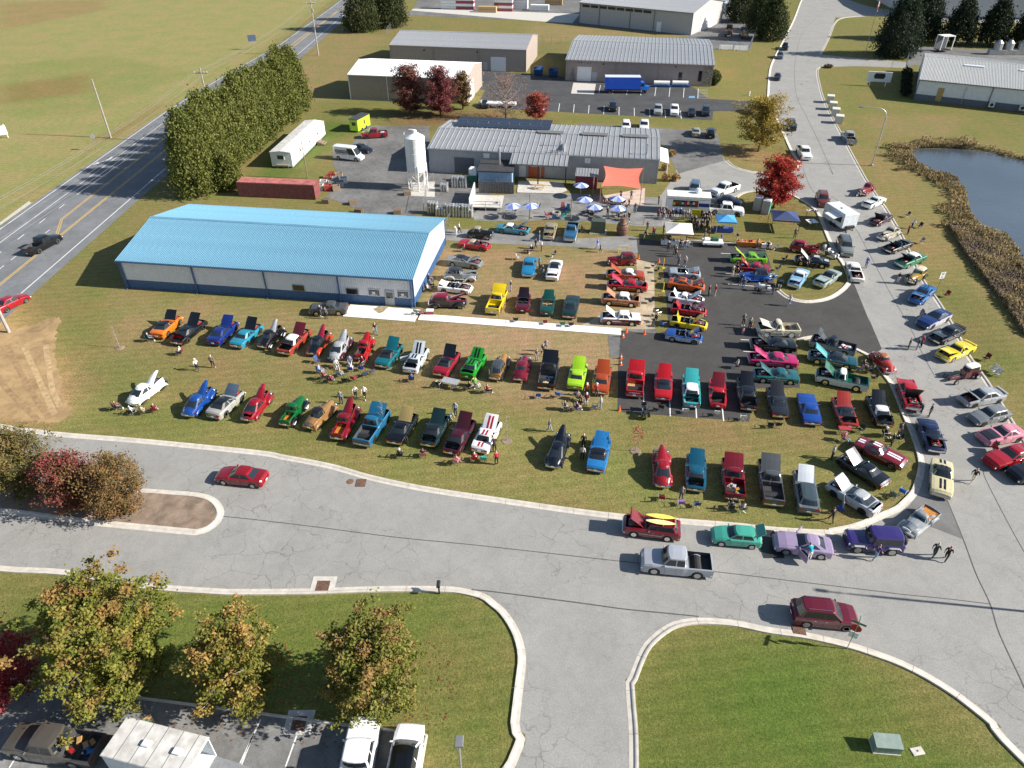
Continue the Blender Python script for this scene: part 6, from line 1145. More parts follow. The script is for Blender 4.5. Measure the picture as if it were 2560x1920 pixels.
# ---------------------------------------------------------------- people and chairs
def person_mesh(pose):
    V = []; E_ = []; Rr = []; part = []       # joints
    def j(p, r, par=None, pt=0):
        V.append(p); Rr.append(r); part.append(pt)
        if par is not None: E_.append((par, len(V)-1))
        return len(V)-1
    lean = {'lean': .55, 'sit': -.12}.get(pose, 0.03); pz = .50 if pose == 'sit' else .94
    def up(h, dx=0): return (math.sin(lean)*h+dx, 0, pz+math.cos(lean)*h)
    root = j((0, 0, pz), .145, None, 2); sp = j(up(.22), .135, root, 1); ch = j(up(.44), .15, sp, 1); nk = j(up(.57), .06, ch, 0); hd = j(up(.68, .02), .088, nk, 0); tp = j(up(.78, .02), .075, hd, 0)
    j((V[hd][0]+.10, 0, V[hd][2]-.01), .018, hd, 0)
    for s in (-1, 1):
        c = V[ch]; sh = j((c[0], s*.19, c[2]+.03), .07, ch, 1)
        if pose == 'sit': el = (c[0]+.1, s*.25, c[2]-.23); wr = (c[0]+.34, s*.2, c[2]-.26)
        elif pose == 'walk': el = (c[0]-s*.12, s*.26, c[2]-.26); wr = (c[0]-s*.2+.1, s*.25, c[2]-.48)
        elif pose == 'lean': el = (c[0]+.12, s*.24, c[2]-.26); wr = (c[0]+.28, s*.16, c[2]-.42)
        elif pose == 'phone': el = (c[0]+.1, s*.24, c[2]-.24); wr = (c[0]+.32, s*.06, c[2]-.1)
        else: el = (c[0]-.03, s*.26, c[2]-.28); wr = (c[0]+.06, s*.25, c[2]-.52)
        e = j(el, .05, sh, 1); w_ = j(wr, .035, e, 0); d = Vector(wr)-Vector(el); d.normalize(); h = j(tuple(Vector(wr)+d*.06), .03, w_, 0)
        sd_ = Vector((0, 0, 1)) if abs(d.z) < .6 else Vector((1, 0, 0))
        for q in range(4): 
            b = Vector(V[h])+d*.03+sd_*(q-1.5)*.02; f1 = j(tuple(b), .009, h, 0); j(tuple(b+d*(.055-.006*abs(q-1.3))+Vector((0, -s*.012, 0))), .008, f1, 0)
        j(tuple(Vector(V[w_])+d*.05+sd_*.045), .01, w_, 0)
        hp = j((0, s*.095, pz-.04), .105, root, 2)
        if pose == 'sit': kn, an, toe = (.44, s*.13, .5), (.46, s*.13, .09), (.62, s*.13, .045)
        elif pose == 'walk': kn, an, toe = (.14 if s > 0 else -.02, s*.1, .5), (.3 if s > 0 else -.32, s*.1, .1 if s > 0 else .15), (.46 if s > 0 else -.18, s*.1, .05)
        else: kn, an, toe = (.03, s*.12, .5), (-.02, s*.13, .09), (.14, s*.15, .04)
        k = j(kn, .072, hp, 2); a = j(an, .05, k, 2); j(toe, .045, a, 3)
    me = bpy.data.meshes.new('p'); me.from_pydata(V, E_, []); o = bpy.data.objects.new('p', me); COL.objects.link(o)
    sk = o.modifiers.new('s', 'SKIN'); sk.use_smooth_shade = True
    for v, r_ in zip(me.skin_vertices[0].data, Rr): v.radius = (r_, r_)
    me.skin_vertices[0].data[0].use_root = True
    for i, f in ((0, .8), (1, .78), (2, .78)): me.skin_vertices[0].data[i].radius = (Rr[i]*f, Rr[i]*1.12)
    ss = o.modifiers.new('b', 'SUBSURF'); ss.levels = 1; ss.render_levels = 1
    dg = bpy.context.evaluated_depsgraph_get(); out = bpy.data.meshes.new_from_object(o.evaluated_get(dg)); bpy.data.objects.remove(o)
    S = np.array([V[a] for a, b in E_]); D_ = np.array([V[b] for a, b in E_])-S; ptE = np.array([part[b] for a, b in E_]); hz = V[hd][2]; hx = V[hd][0]
    n = len(out.polygons); c = np.empty(n*3); out.polygons.foreach_get('center', c); c = c.reshape(-1, 3)
    tt = np.clip(((c[:, None]-S)*D_).sum(2)/((D_*D_).sum(1)+1e-9), 0, 1); dd = np.linalg.norm(c[:, None]-(S+tt[..., None]*D_), axis=2); mi = ptE[dd.argmin(1)]
    mi[(c[:, 2] > hz-.05) & ((c[:, 0] < hx+.02) | (c[:, 2] > hz+.075))] = 4
    for m_ in range(5): out.materials.append(None)
    out.polygons.foreach_set('material_index', mi.astype(np.int32)); out.shade_smooth(); out.name = 'person'; return out
PM = {p: person_mesh(p) for p in ('stand', 'walk', 'sit', 'lean', 'phone')}
CLO = lambda h: mat('cloth_'+h, h, .85, 0, .15, 8)
SKINS = [mat('skin_a', (.46, .27, .19), .6), mat('skin_b', (.38, .21, .14), .6), mat('skin_c', (.5, .32, .24), .6)]; HAIR = [mat('hair_dark', (.03, .022, .018), .7), mat('hair_grey', (.33, .32, .31), .7), mat('hair_brown', (.1, .06, .035), .7), mat('hair_white', (.6, .59, .56), .7)]
def person(p, shirt, pants, label, pose='stand', face=None, hat=None, z=0., h=1., group=None):
    o = ob('person', PM[pose], None, (*p, z), R(face if face is not None else random.uniform(0, 360))); tag(o, label, 'person', group); o.scale = (h,)*3
    ms = (random.choice(SKINS), CLO(shirt), CLO(pants), BLACK if random.random() < .6 else WHITE, random.choice(HAIR))
    for s, m in zip(o.material_slots, ms): s.link = 'OBJECT'; s.material = m
    if hat:
        hz = {'sit': 1.19, 'lean': 1.53}.get(pose, 1.63); hx = {'sit': -.06, 'lean': .38}.get(pose, .04)
        c = MB().lathe([(.125, 0), (.12, .06), (.07, .12), (.01, .13)], 12, c=(hx, 0, hz)).prism([(hx+.05, -.09), (hx+.2, -.07), (hx+.22, 0), (hx+.2, .07), (hx+.05, .09)], hz, hz+.02).build('cap', CLO(hat), o)
    return o
CHM = {}
def chair(p, col, label, face=0., frame=None, group=None, kind='camp'):
    t = thing('folding_chair', label, 'chair', (*p, 0), R(face), group); cm = CLO(col); fm = frame or mat('chair_frame', (.05, .05, .055), .4, .5, 0)
    if kind not in CHM:
        s = {}; q = kind == 'camp'
        s['seat'] = MB().add([(-.24, -.26, .40), (0, -.26, .38), (.26, -.26, .46), (-.24, .26, .40), (0, .26, .38), (.26, .26, .46), (-.24, 0, .36), (0, 0, .34), (.26, 0, .44)], [(0, 1, 7, 6), (1, 2, 8, 7), (6, 7, 4, 3), (7, 8, 5, 4)]).mesh('seat')
        s['backrest'] = MB().add([(-.25, -.27, .42), (-.25, .27, .42), (-.40, .27, .92), (-.40, -.27, .92), (-.30, 0, .42), (-.46, 0, .92), (-.29, -.27, .42), (-.29, .27, .42), (-.44, .27, .92), (-.44, -.27, .92)], [(0, 4, 5, 3), (4, 1, 2, 5), (6, 9, 5, 4), (4, 5, 8, 7), (3, 5, 9), (5, 2, 8)]).mesh('backrest')
        s['legs'] = [MB().tube([a, b], .014, 5).mesh('leg') for a, b in (((-.28, -.28, 0), (.28, .28, .46)), ((.28, -.28, 0), (-.25, .28, .44)), ((-.28, .28, 0), (.28, -.28, .46)), ((.28, .28, 0), (-.25, -.28, .44)))] if q else [MB().tube([a, b], .014, 5).mesh('leg') for a, b in (((-.3, -.26, 0), (.24, -.26, .46)), ((.3, -.26, 0), (-.25, -.26, .44)), ((-.3, .26, 0), (.24, .26, .46)), ((.3, .26, 0), (-.25, .26, .44)))]
        s['arms'] = [MB().tube([(-.36, y, .66), (.26, y, .64), (.28, y, .44)], .018, 5).mesh('armrest') for y in (-.3, .3)]
        s['posts'] = [MB().tube([(-.24, y, .3), (-.42, y, .94)], .014, 5).mesh('back_post') for y in (-.28, .28)]; CHM[kind] = s
    s = CHM[kind]
    def part(n, me, m):
        o = ob(n, me, t)
        if not me.materials: me.materials.append(None)
        o.material_slots[0].link = 'OBJECT'; o.material_slots[0].material = m
    part('seat', s['seat'], cm); part('backrest', s['backrest'], cm)
    for m_ in s['legs']: part('leg', m_, fm)
    if kind == 'camp':
        for m_ in s['arms']: part('armrest', m_, fm)
    for m_ in s['posts']: part('back_post', m_, fm)
    return t
def sitter(p, shirt, pants, label, col, clabel, face=0., hat=None, frame=None, group=None):
    chair(p, col, clabel, face, frame, group); person((p[0]-.05*math.cos(R(face)), p[1]-.05*math.sin(R(face))), shirt, pants, label, 'sit', face, hat, z=-.03)
J, K_, W_, N_ = '27364f', '151518', 'd8d8d6', '1a2238'
PEOPLE = [
 ((-35.30,65.42), W_, '1c2233', 'person in a white hooded top walking on the dry lawn', 'walk', 120, W_), ((-33.72,65.99), '6a6460', '23262c', 'person in a grey shirt standing beside the white-hooded walker', 'stand', 95),
 ((-24.07,77.25), J, '4a4a48', 'person photographing the matt grey fifties coupe, on the left', 'phone', 60), ((-23.26,76.74), '6e6a58', J, 'person in khaki by the matt grey fifties coupe, on the right', 'stand', 80),
 ((-16.52,73.17), K_, '6a7c92', 'person in black and jeans alone above the teal hardtop', 'walk', -60), ((-17.98,59.37), '5c6e86', '2a3444', 'person in a denim jacket by the dark red forties pickup', 'stand', -80),
 ((-16.63,60.35), W_, '1c1c20', 'person in white shirt and shorts, left of a pair', 'walk', -80), ((-15.64,60.24), W_, '16161a', 'person in white shirt and black trousers, right of a pair', 'walk', -90),
 ((-5.82,57.41), '8fa6bc', '28324a', 'person in pale blue looking into the dark green coupe', 'stand', -110, None), ((-6.27,56.08), '7f9db8', '22262e', 'person in light blue leaning between green and maroon coupes', 'lean', -40),
 ((2.82,67.48), '54524e', '8a8c90', 'person in grey and pale jeans left of the black pickup', 'stand', -50), ((3.57,68.53), '33413a', K_, 'person in dark green by the black pickup hood', 'walk', -70), ((3.97,69.36), '8a8c98', 'a09880', 'person in a checked shirt behind the black pickup', 'stand', -90),
 ((3.72,54.78), '4a4c50', '8c98a8', 'person walking alone above the navy forties sedan', 'walk', -20), ((6.95,52.38), K_, K_, 'person in black beside the sky blue coupe', 'stand', 80), ((6.69,50.61), 'c8c0b8', K_, 'person in white patterned top beside the sky blue coupe', 'stand', 70),
 ((7.95,60.74), 'b8401f', '1c1c22', 'person in an orange red shirt behind the lime coupe', 'stand', -90, 'c8c8c8'), ((8.99,60.57), 'b43422', '3f4c60', 'person in a red shirt leaning on the orange coupe', 'phone', 90, 'd0d0d0'), ((9.23,58.45), 'c8ccd0', '7a90a8', 'person in a white hooded jacket standing by the chair circle', 'stand', 180),
 ((-1.47,49.92), 'b8203a', '15151a', 'person in a red top by the striped white fastback', 'stand', 110), ((-1.69,51.69), '3a2830', '241c20', 'person in dark top at the striped white fastback tail', 'lean', 100),
 ((-10.62,104.14), '2a2a30', '2a3040', 'person in dark clothes by the chain-link gate', 'stand', -60), ((-8.53,101.85), 'b8b4ac', 'd0d0cc', 'person in white bending behind the black vintage roadster', 'lean', 150), ((-8.18,102.72), 'dcdcda', K_, 'person in a white shirt and black trousers behind the vintage roadster', 'walk', 0),
 ((4.11,99.64), '3a4860', '8090a4', 'person in a navy hooded top left of the tan coupe', 'stand', 0), ((3.47,97.01), K_, '1e1e24', 'person in black walking toward the tan coupe', 'walk', 20), ((4.35,96.22), 'cfd2d4', '2c3648', 'person in a white top beside the walker in black', 'stand', 180),
 ((-0.14,83.96), '2f3a50', '7f92ac', 'person in dark jacket and jeans by the yellow pickup', 'stand', 180), ((3.87,91.03), '1f9ab0', '30303a', 'person in a turquoise shirt beside the bright blue coupe', 'stand', 200), ((4.28,88.39), '3a3a38', '5a6474', 'person in black jacket between the blue and white coupes', 'walk', 190),
 ((12.61,96.85), '2a6ac0', 'a0a8b0', 'person in a bright blue jacket on the gravel drive', 'walk', -20), ((12.93,95.84), K_, K_, 'short person in black behind the bright blue jacket', 'walk', -20, None, .8),
 ((19.40,112.77), K_, '1e2430', 'person in black under the patio umbrellas, walking left', 'walk', 180), ((20.21,110.78), '565a64', '8a94a0', 'person in grey standing right of the patio umbrellas', 'stand', -90), ((18.64,107.06), K_, '20242c', 'person in black at the rope by the picnic tables', 'stand', -120),
 ((24.55,114.12), '1c1c20', '26282e', 'person in black at the left end of the food truck', 'stand', 0), ((23.49,108.19), '8a2a2a', '2c3242', 'person in a dark red top, left end of the food queue', 'stand', 60), ((24.34,108.30), 'a8b0b8', J, 'person in pale grey near the left of the food queue', 'stand', 40), ((25.13,108.30), '7a5a38', '1c1c22', 'person in a tan jacket in the food queue', 'stand', 50), ((25.82,108.38), '2c3c58', '20242c', 'person in a navy jacket in the food queue', 'stand', 70),
 ((26.65,109.14), '2468b8', '2a2e38', 'person in a royal blue jacket ordering at the food truck', 'stand', 90), ((27.48,108.08), '1d6a88', '3c4456', 'person in teal before the food truck window', 'stand', 100), ((28.34,108.46), 'd4d4d2', '5a6a80', 'person in white left of the yellow food sign', 'stand', 30), ((28.23,105.22), K_, '1e2230', 'person in black below the yellow food sign', 'stand', 20), ((28.85,105.22), '26262c', '303848', 'person in charcoal below the yellow food sign, facing right', 'stand', 0), ((29.02,103.78), '6a88b0', '2e3a52', 'person in pale blue in front of the picnic table crowd', 'stand', 170),
 ((30.45,108.19), K_, '1c1c22', 'person in black right of the yellow food sign', 'stand', 200), ((30.38,105.77), '1c2028', '2a2e38', 'person in dark blue deep in the crowd by the food sign', 'stand', 180), ((31.55,108.00), '22222a', K_, 'person in black at the rear of the white regular-cab pickup', 'stand', 210), ((31.00,105.40), '2f2f34', '44506a', 'person in charcoal nearest the bright blue canopy', 'stand', 150), ((32.85,108.38), '8a8474', '7c8088', 'person in beige beside the white regular-cab pickup', 'stand', 240),
 ((29.33,100.65), '3c3c40', '5a5a60', 'person in grey between the two market canopies', 'stand', 0), ((30.24,101.51), '4c4038', '202024', 'person in brown between the two market canopies', 'stand', 180),
 ((20.02,100.21), K_, 'a8a090', 'person in black jacket and khaki at the lot corner', 'lean', 0), ((21.03,103.53), '2a3444', '30384a', 'person in navy on the grass left of the white canopy', 'stand', -60), ((21.61,101.23), 'a02838', '44506a', 'person in red shirt and black vest left of the white canopy', 'walk', -90), ((23.29,102.20), K_, K_, 'person in black at the left pole of the white canopy', 'stand', 0),
 ((22.99,96.06), '1e1e26', '30384c', 'person in dark blue queuing at the white canopy table', 'stand', 90), ((23.78,94.34), '24242a', '1e2026', 'person in black walking off from the white canopy', 'walk', -40), ((23.72,95.11), '4a4a50', '2e2e36', 'person in grey behind the walker at the white canopy', 'stand', -80), ((24.94,97.18), '2c3038', K_, 'person in dark grey at the white canopy table front', 'stand', 90), ((25.54,96.69), '303c54', '6c7888', 'person in a navy top at the right corner of the white canopy', 'stand', 100), ((23.41,98.81), '26282e', '26282e', 'person in black seated height at the white canopy left end', 'lean', 20),
 ((24.89,101.85), '1e3a6a', '26262c', 'vendor in blue behind the white canopy table, left', 'stand', -90), ((25.66,101.68), K_, '26262c', 'vendor in black behind the white canopy table, right', 'stand', -90), ((26.51,100.14), '8a8a8c', '4a5060', 'person in grey under the right edge of the white canopy', 'stand', 180),
 ((23.60,91.56), '243a58', '3c4a66', 'person in blue hooded top above the silver roadster', 'stand', -60), ((24.48,91.27), 'c4c4c4', '5c6678', 'person in pale grey beside the blue hooded top', 'stand', 240), ((25.86,82.52), K_, '20242e', 'person in black by the white sports car, left of a pair', 'stand', 0), ((26.77,82.70), '8a1c2c', 'b0a48e', 'person in maroon and khaki, right of the pair by the white sports car', 'stand', 180),
 ((31.62,99.54), '3f66a8', '7484a0', 'child in a blue top by the vendor cart', 'walk', -100, None, .75), ((33.89,99.30), K_, 'c0b8a4', 'person in black jacket and pale trousers left of the orange table', 'walk', 180), ((37.63,96.31), '1c1c22', '1c1c22', 'person in black behind the lime coupe trunk', 'stand', -120), ((36.35,97.17), 'a89a7c', '4c4a44', 'vendor in tan behind the orange table', 'stand', -90),
 ((30.35,88.03), '8a8470', 'b8b09c', 'person in a beige shirt and cap by the red fastback', 'stand', 20, 'c8c0a8'), ((31.14,88.73), K_, '4a3a30', 'person in black behind the beige shirt', 'stand', 40), ((30.82,85.57), '222a44', '3a4660', 'person in navy by the blue thirties roadster', 'lean', 40), ((30.91,84.46), '4a5468', '54688a', 'person in grey hooded top at the blue roadster front', 'stand', 60),
 ((34.54,83.08), '2c2c34', '54688a', 'person standing between the motorcycles and the grass island', 'stand', 180), ((35.69,80.01), 'c4c8cc', '8298b4', 'person in white and pale jeans striding across the dark lot', 'walk', 195, 'c86a5a'), ((43.07,100.72), '4c4c52', '3a3e48', 'person in grey below the navy canopy', 'stand', -90),
 ((45.51,95.36), 'c4ccd4', '8a8e96', 'person in white between the red sedan and black coupe', 'stand', 90), ((41.58,90.71), '2a2a30', K_, 'person in black above the light blue coupe', 'stand', -60), ((40.53,91.76), 'a08468', '4a4a50', 'person in tan crouching above the light blue coupe', 'lean', -30), ((49.96,90.82), '2464b8', '54688a', 'person in a bright blue top standing in the road', 'stand', 200),
 ((60.93,102.11), 'a81c2c', '1e1e26', 'person in a red top behind the cream forties sedan', 'stand', 0), ((62.51,104.30), 'b8c0cc', '2a3040', 'person in pale blue by the kerb chairs', 'lean', 0), ((52.38,86.18), K_, 'b8b4aa', 'person in black and pale trousers at the yellow vintage sedan, left', 'stand', 20), ((53.25,85.96), '24262c', '9a968c', 'person bending to the yellow vintage sedan engine', 'lean', 20),
 ((46.40,69.72), '3c4440', '3a4038', 'person in olive in the road by the black coupe, left of three', 'stand', 150), ((47.43,69.72), '2c3a58', '8a93a6', 'person in navy patterned top in the road, middle of three', 'stand', 160), ((48.16,70.25), 'b02438', K_, 'person in red in the road, right of three', 'stand', 170),
 ((28.49,75.17), '5a5f68', '32363e', 'person in grey with a pram on the dark lot', 'stand', -90), ((29.07,74.40), '7a8478', '3a2e26', 'person in green camouflage carrying a child on the dark lot', 'stand', -80), ((27.88,73.05), 'd88a98', 'd8a0a8', 'small child in pink on the dark lot', 'stand', -90, None, .6), ((29.38,74.62), 'c08a50', '6a4020', 'toddler in tan held beside the camouflage jacket', 'stand', -60, None, .5),
 ((42.84,57.10), '3a4444', '2c3a3a', 'person in dark green looking at the red finned hardtop', 'stand', 150), ((42.26,57.61), '2a3244', '44526c', 'person in navy leaning over the red finned hardtop engine', 'lean', 160), ((38.35,54.08), '1c2440', '26304a', 'person in navy standing by the corner chairs', 'stand', -60), ((37.02,52.59), '24342c', '26282e', 'person in dark green beside the maroon striped coupe', 'stand', 160), ((30.51,50.71), 'a8b0b8', '20242c', 'person in pale grey left of the black corner fastback', 'stand', -20), ((42.22,47.50), K_, 'c8c0b0', 'person in black and light trousers walking in the road', 'walk', 30),
 ((27.49,42.64), '17171a', '1c1c20', 'person in black beside the light grey modern coupe', 'walk', 90), ((34.45,38.75), '22302a', '2e4440', 'person in dark green walking in the road, left of a pair', 'walk', 30), ((35.27,38.39), K_, '2c2a28', 'person in black walking in the road, right of a pair', 'walk', 40), ((29.57,38.51), '4a2c6a', '8aa0b4', 'person in purple patterned top by the purple off-roader', 'walk', 20),
 ((24.21,38.49), '22a0b4', 'd8d8d4', 'person in a turquoise top and white trousers at the lavender coupe', 'lean', 100), ((15.07,45.30), '6a6c66', '3c4a5e', 'person in grey behind the teal blue coupe', 'stand', -90)]
for q in PEOPLE:
    q = q+(None,)*(8-len(q)); person(q[0], q[1], q[2], q[3], q[4], q[5], q[6], h=q[7] or random.uniform(.95, 1.05))
A1 = 'alu'
ALU = mat('aluminium_frame', (.6, .6, .6), .35, .6, 0)
SIT = [
 ((-43.17,71.57), '2f4f55', '303440', 'person seated in front of the orange coupe tail', '26484c', 'teal camp chair behind the orange coupe', 20), ((-38.45,68.59), 'c8c8c8', '8a8a90', 'person lounging in the maroon chair behind the row', '7a1828', 'maroon reclining chair on the lawn', 180),
 ((-19.79,65.99), 'b8b4ac', 'a8a8a8', 'person in beige in the chair circle, far side left', '2a2c34', 'charcoal chair in the circle, far side left', -60), ((-18.35,66.55), '6a7486', 'b0b8c4', 'person in grey blue in the chair circle, far side middle', '3a4a8a', 'navy chair in the circle, far side middle', -80), ((-17.00,66.46), '8a1c2c', '2a2a30', 'person in dark red in the chair circle, far side right', '22242c', 'black chair in the circle, far side right', -110), ((-18.04,65.25), W_, 'c8c8c4', 'person in white in a blue-backed chair', '2a48a8', 'blue high-back chair with its back to the camera', 90), ((-19.03,64.25), 'b89a78', '8aa0b8', 'person in tan in the chair circle, near side', '7a92b0', 'pale blue chair in the circle, near side', 70), ((-21.43,64.97), '7f98b8', '7a90ac', 'person in light blue at the left of the chair circle', '5a74a4', 'blue chair at the left of the circle', 0), ((-20.76,63.80), '8a1c28', '2a2a34', 'person in red and white at the lower left of the circle', '1e1e26', 'black chair at the lower left of the circle', 30), ((-19.85,63.18), 'a04858', '6a6a78', 'person in rose at the bottom of the chair circle', '7a2434', 'wine red chair at the bottom of the circle', 80),
 ((-10.70,50.88), '34363c', '26262c', 'person in black with pale cap seated behind the black fastback', '1c1c22', 'black camp chair behind the black fastback', 90), ((-8.50,50.95), '3a2228', '8a3a48', 'person seated in the first pink chair behind the green coupe', 'c87888', 'pink camp chair behind the dark green coupe', 90), ((-5.24,50.02), 'c89098', 'b87080', 'person in pink seated behind the maroon coupe', 'd08a96', 'pale pink camp chair behind the maroon coupe', 60),
 ((7.03,59.94), '6a6258', '24262c', 'person in khaki at the far left of the orange-shirt circle', '2a2c32', 'grey chair at the far left of the orange-shirt circle', -60), ((7.84,59.53), '6a1c28', 'a8a8a8', 'person in white cap and maroon in the orange-shirt circle', '301018', 'dark wine chair in the orange-shirt circle', -100), ((5.59,58.32), '2c2c30', 'b8b8b8', 'person in black at the lower left of the orange-shirt circle', '26282c', 'black chair at the lower left of the orange-shirt circle', 0), ((6.80,58.17), '5a1c30', '8a8a90', 'person in plum at the bottom of the orange-shirt circle', '2438a0', 'blue chair at the bottom of the orange-shirt circle', 30),
 ((-4.53,61.79), '3a1420', '24242c', 'person in wine red seated behind the woodie', '26161c', 'dark chair behind the bright green coupe', 40), ((-3.90,62.39), '6a8a4a', 'c8c8c4', 'person in white and green seated behind the woodie', '88b84a', 'lime green chair behind the woodie', -30), ((-2.59,61.28), 'a01c28', '26262e', 'person in red seated behind the small maroon coupe', '22242c', 'black chair behind the small maroon coupe', 20),
 ((-11.04,63.35), '2a5a9a', '3a6a4a', 'person in blue seated behind the pale silver fastback', '1f2f6a', 'blue chair behind the pale silver fastback', 100),
 ((-7.08,96.06), 'a83848', 'c8b8a8', 'person in red and khaki seated by the red convertible', '26262c', 'black chair between the red and grey convertibles', 180), ((-11.21,86.79), '3a3e4c', '5a5f6c', 'person in grey seated against the hall end wall, farthest', '22242a', 'black chair against the hall end wall, farthest', 0), ((-10.93,85.17), '3c4c78', '2c2e3a', 'person in blue seated against the hall end wall, middle', '22304a', 'blue chair against the hall end wall, middle', 0), ((-11.18,83.86), 'c0c4cc', '2e2e34', 'person in white seated against the hall end wall, nearest', '30323a', 'grey chair against the hall end wall, nearest', 0),
 ((2.67,95.58), '2c2c34', '30303a', 'person in black and white cap seated on the dry grass', '1f1f24', 'black chair on the dry grass by the gravel', 200), ((25.28,65.90), 'c8c4bc', 'd4d0c8', 'person in white and red seated on the dark lot', '2a2a30', 'grey chair alone on the dark lot', 180), ((10.88,103.07), '4a3448', '5a4030', 'person in plum seated by the green utility box', '2a2a2c', 'dark chair left of the green utility box', 0), ((12.40,102.90), '2c2c30', '46506a', 'person in black seated against the green utility box', '202226', 'black chair against the green utility box', 180),
 ((19.22,44.09), '3a3c44', '8a8a8c', 'person seated behind the dark red seventies pickup, left', '26282e', 'grey camp chair behind the dark red pickup, left', 80), ((20.14,43.87), 'a8a49c', '6a6660', 'person seated behind the dark red seventies pickup, right', '4a4c52', 'grey camp chair behind the dark red pickup, right', 100),
 ((39.69,65.89), '26282c', '6a6a70', 'person in black seated by the orange beetle', '16181c', 'black chair beside the orange beetle, left', -30), ((40.20,65.06), '4a5a58', '6a8090', 'person in grey green seated by the orange beetle', '3a4a50', 'grey chair beside the orange beetle, right', 150), ((37.03,54.00), '1c1e20', '22242a', 'person in black and white cap seated on the corner grass', '16181a', 'black chair on the corner grass', 0), ((32.71,53.22), '8a4a54', '8a98a4', 'person bending over the red table on the corner grass', '5a1c24', 'wine chair beside the corner grass table', -50),
 ((-41.08,58.31), '6a3038', '3a3a40', 'person seated behind the white forties coupe, leftmost', '3c3e44', 'grey chair behind the white coupe, leftmost', 30), ((-39.24,57.54), 'd8d8d6', '2c3038', 'person in white seated behind the white forties coupe', '34363c', 'charcoal chair behind the white coupe, second', 90), ((-38.10,57.54), 'b8ac94', 'a89c88', 'person in beige seated behind the white forties coupe', '8a7a64', 'tan chair behind the white coupe, third', 90), ((-37.00,57.92), '7a2434', 'b0a8a0', 'person in red seated behind the white forties coupe', '8a1c2c', 'red chair behind the white coupe, rightmost', 100),
 ((-3.56,50.41), 'a82438', 'c8c8c8', 'person in red and white seated behind the striped fastback', 'b02438', 'red chair behind the striped white fastback', 90), ((16.54,114.53), '6a5a50', '34363c', 'person in brown at the umbrella table, left', '2c2c2e', 'black patio chair at the umbrella table, left', -40), ((17.45,114.12), K_, '26262c', 'person in black at the umbrella table, middle', '262626', 'black patio chair at the umbrella table, middle', -90), ((18.52,113.91), '2c2c30', K_, 'person in charcoal at the umbrella table, right', '222224', 'black patio chair at the umbrella table, right', 200), ((17.20,108.19), '34302c', '3a3a40', 'person in dark brown at the front picnic table, left', '202024', 'black patio chair at the front picnic table, left', 20), ((17.88,107.62), K_, '2a2c34', 'person in black at the front picnic table, right', '1e1e22', 'black patio chair at the front picnic table, right', 170), ((12.47,109.53), '24304a', '2a2a32', 'person in navy at the left umbrella table', '1e1e24', 'black patio chair at the left umbrella table', 0), ((13.04,109.14), '3c4a5c', '30343c', 'person in grey blue at the left umbrella table', '24242a', 'charcoal patio chair at the left umbrella table', 150), ((4.26,112.29), 'a89a80', '24242a', 'person in tan at the pair of umbrellas on the gravel', '30302c', 'dark chair at the pair of umbrellas', 180)]
for q in SIT: sitter(q[0], q[1], q[2], q[3], q[4], q[5], q[6], hat='c8c8c8' if 'cap' in q[3] else None, frame=ALU if random.random() < .4 else None)
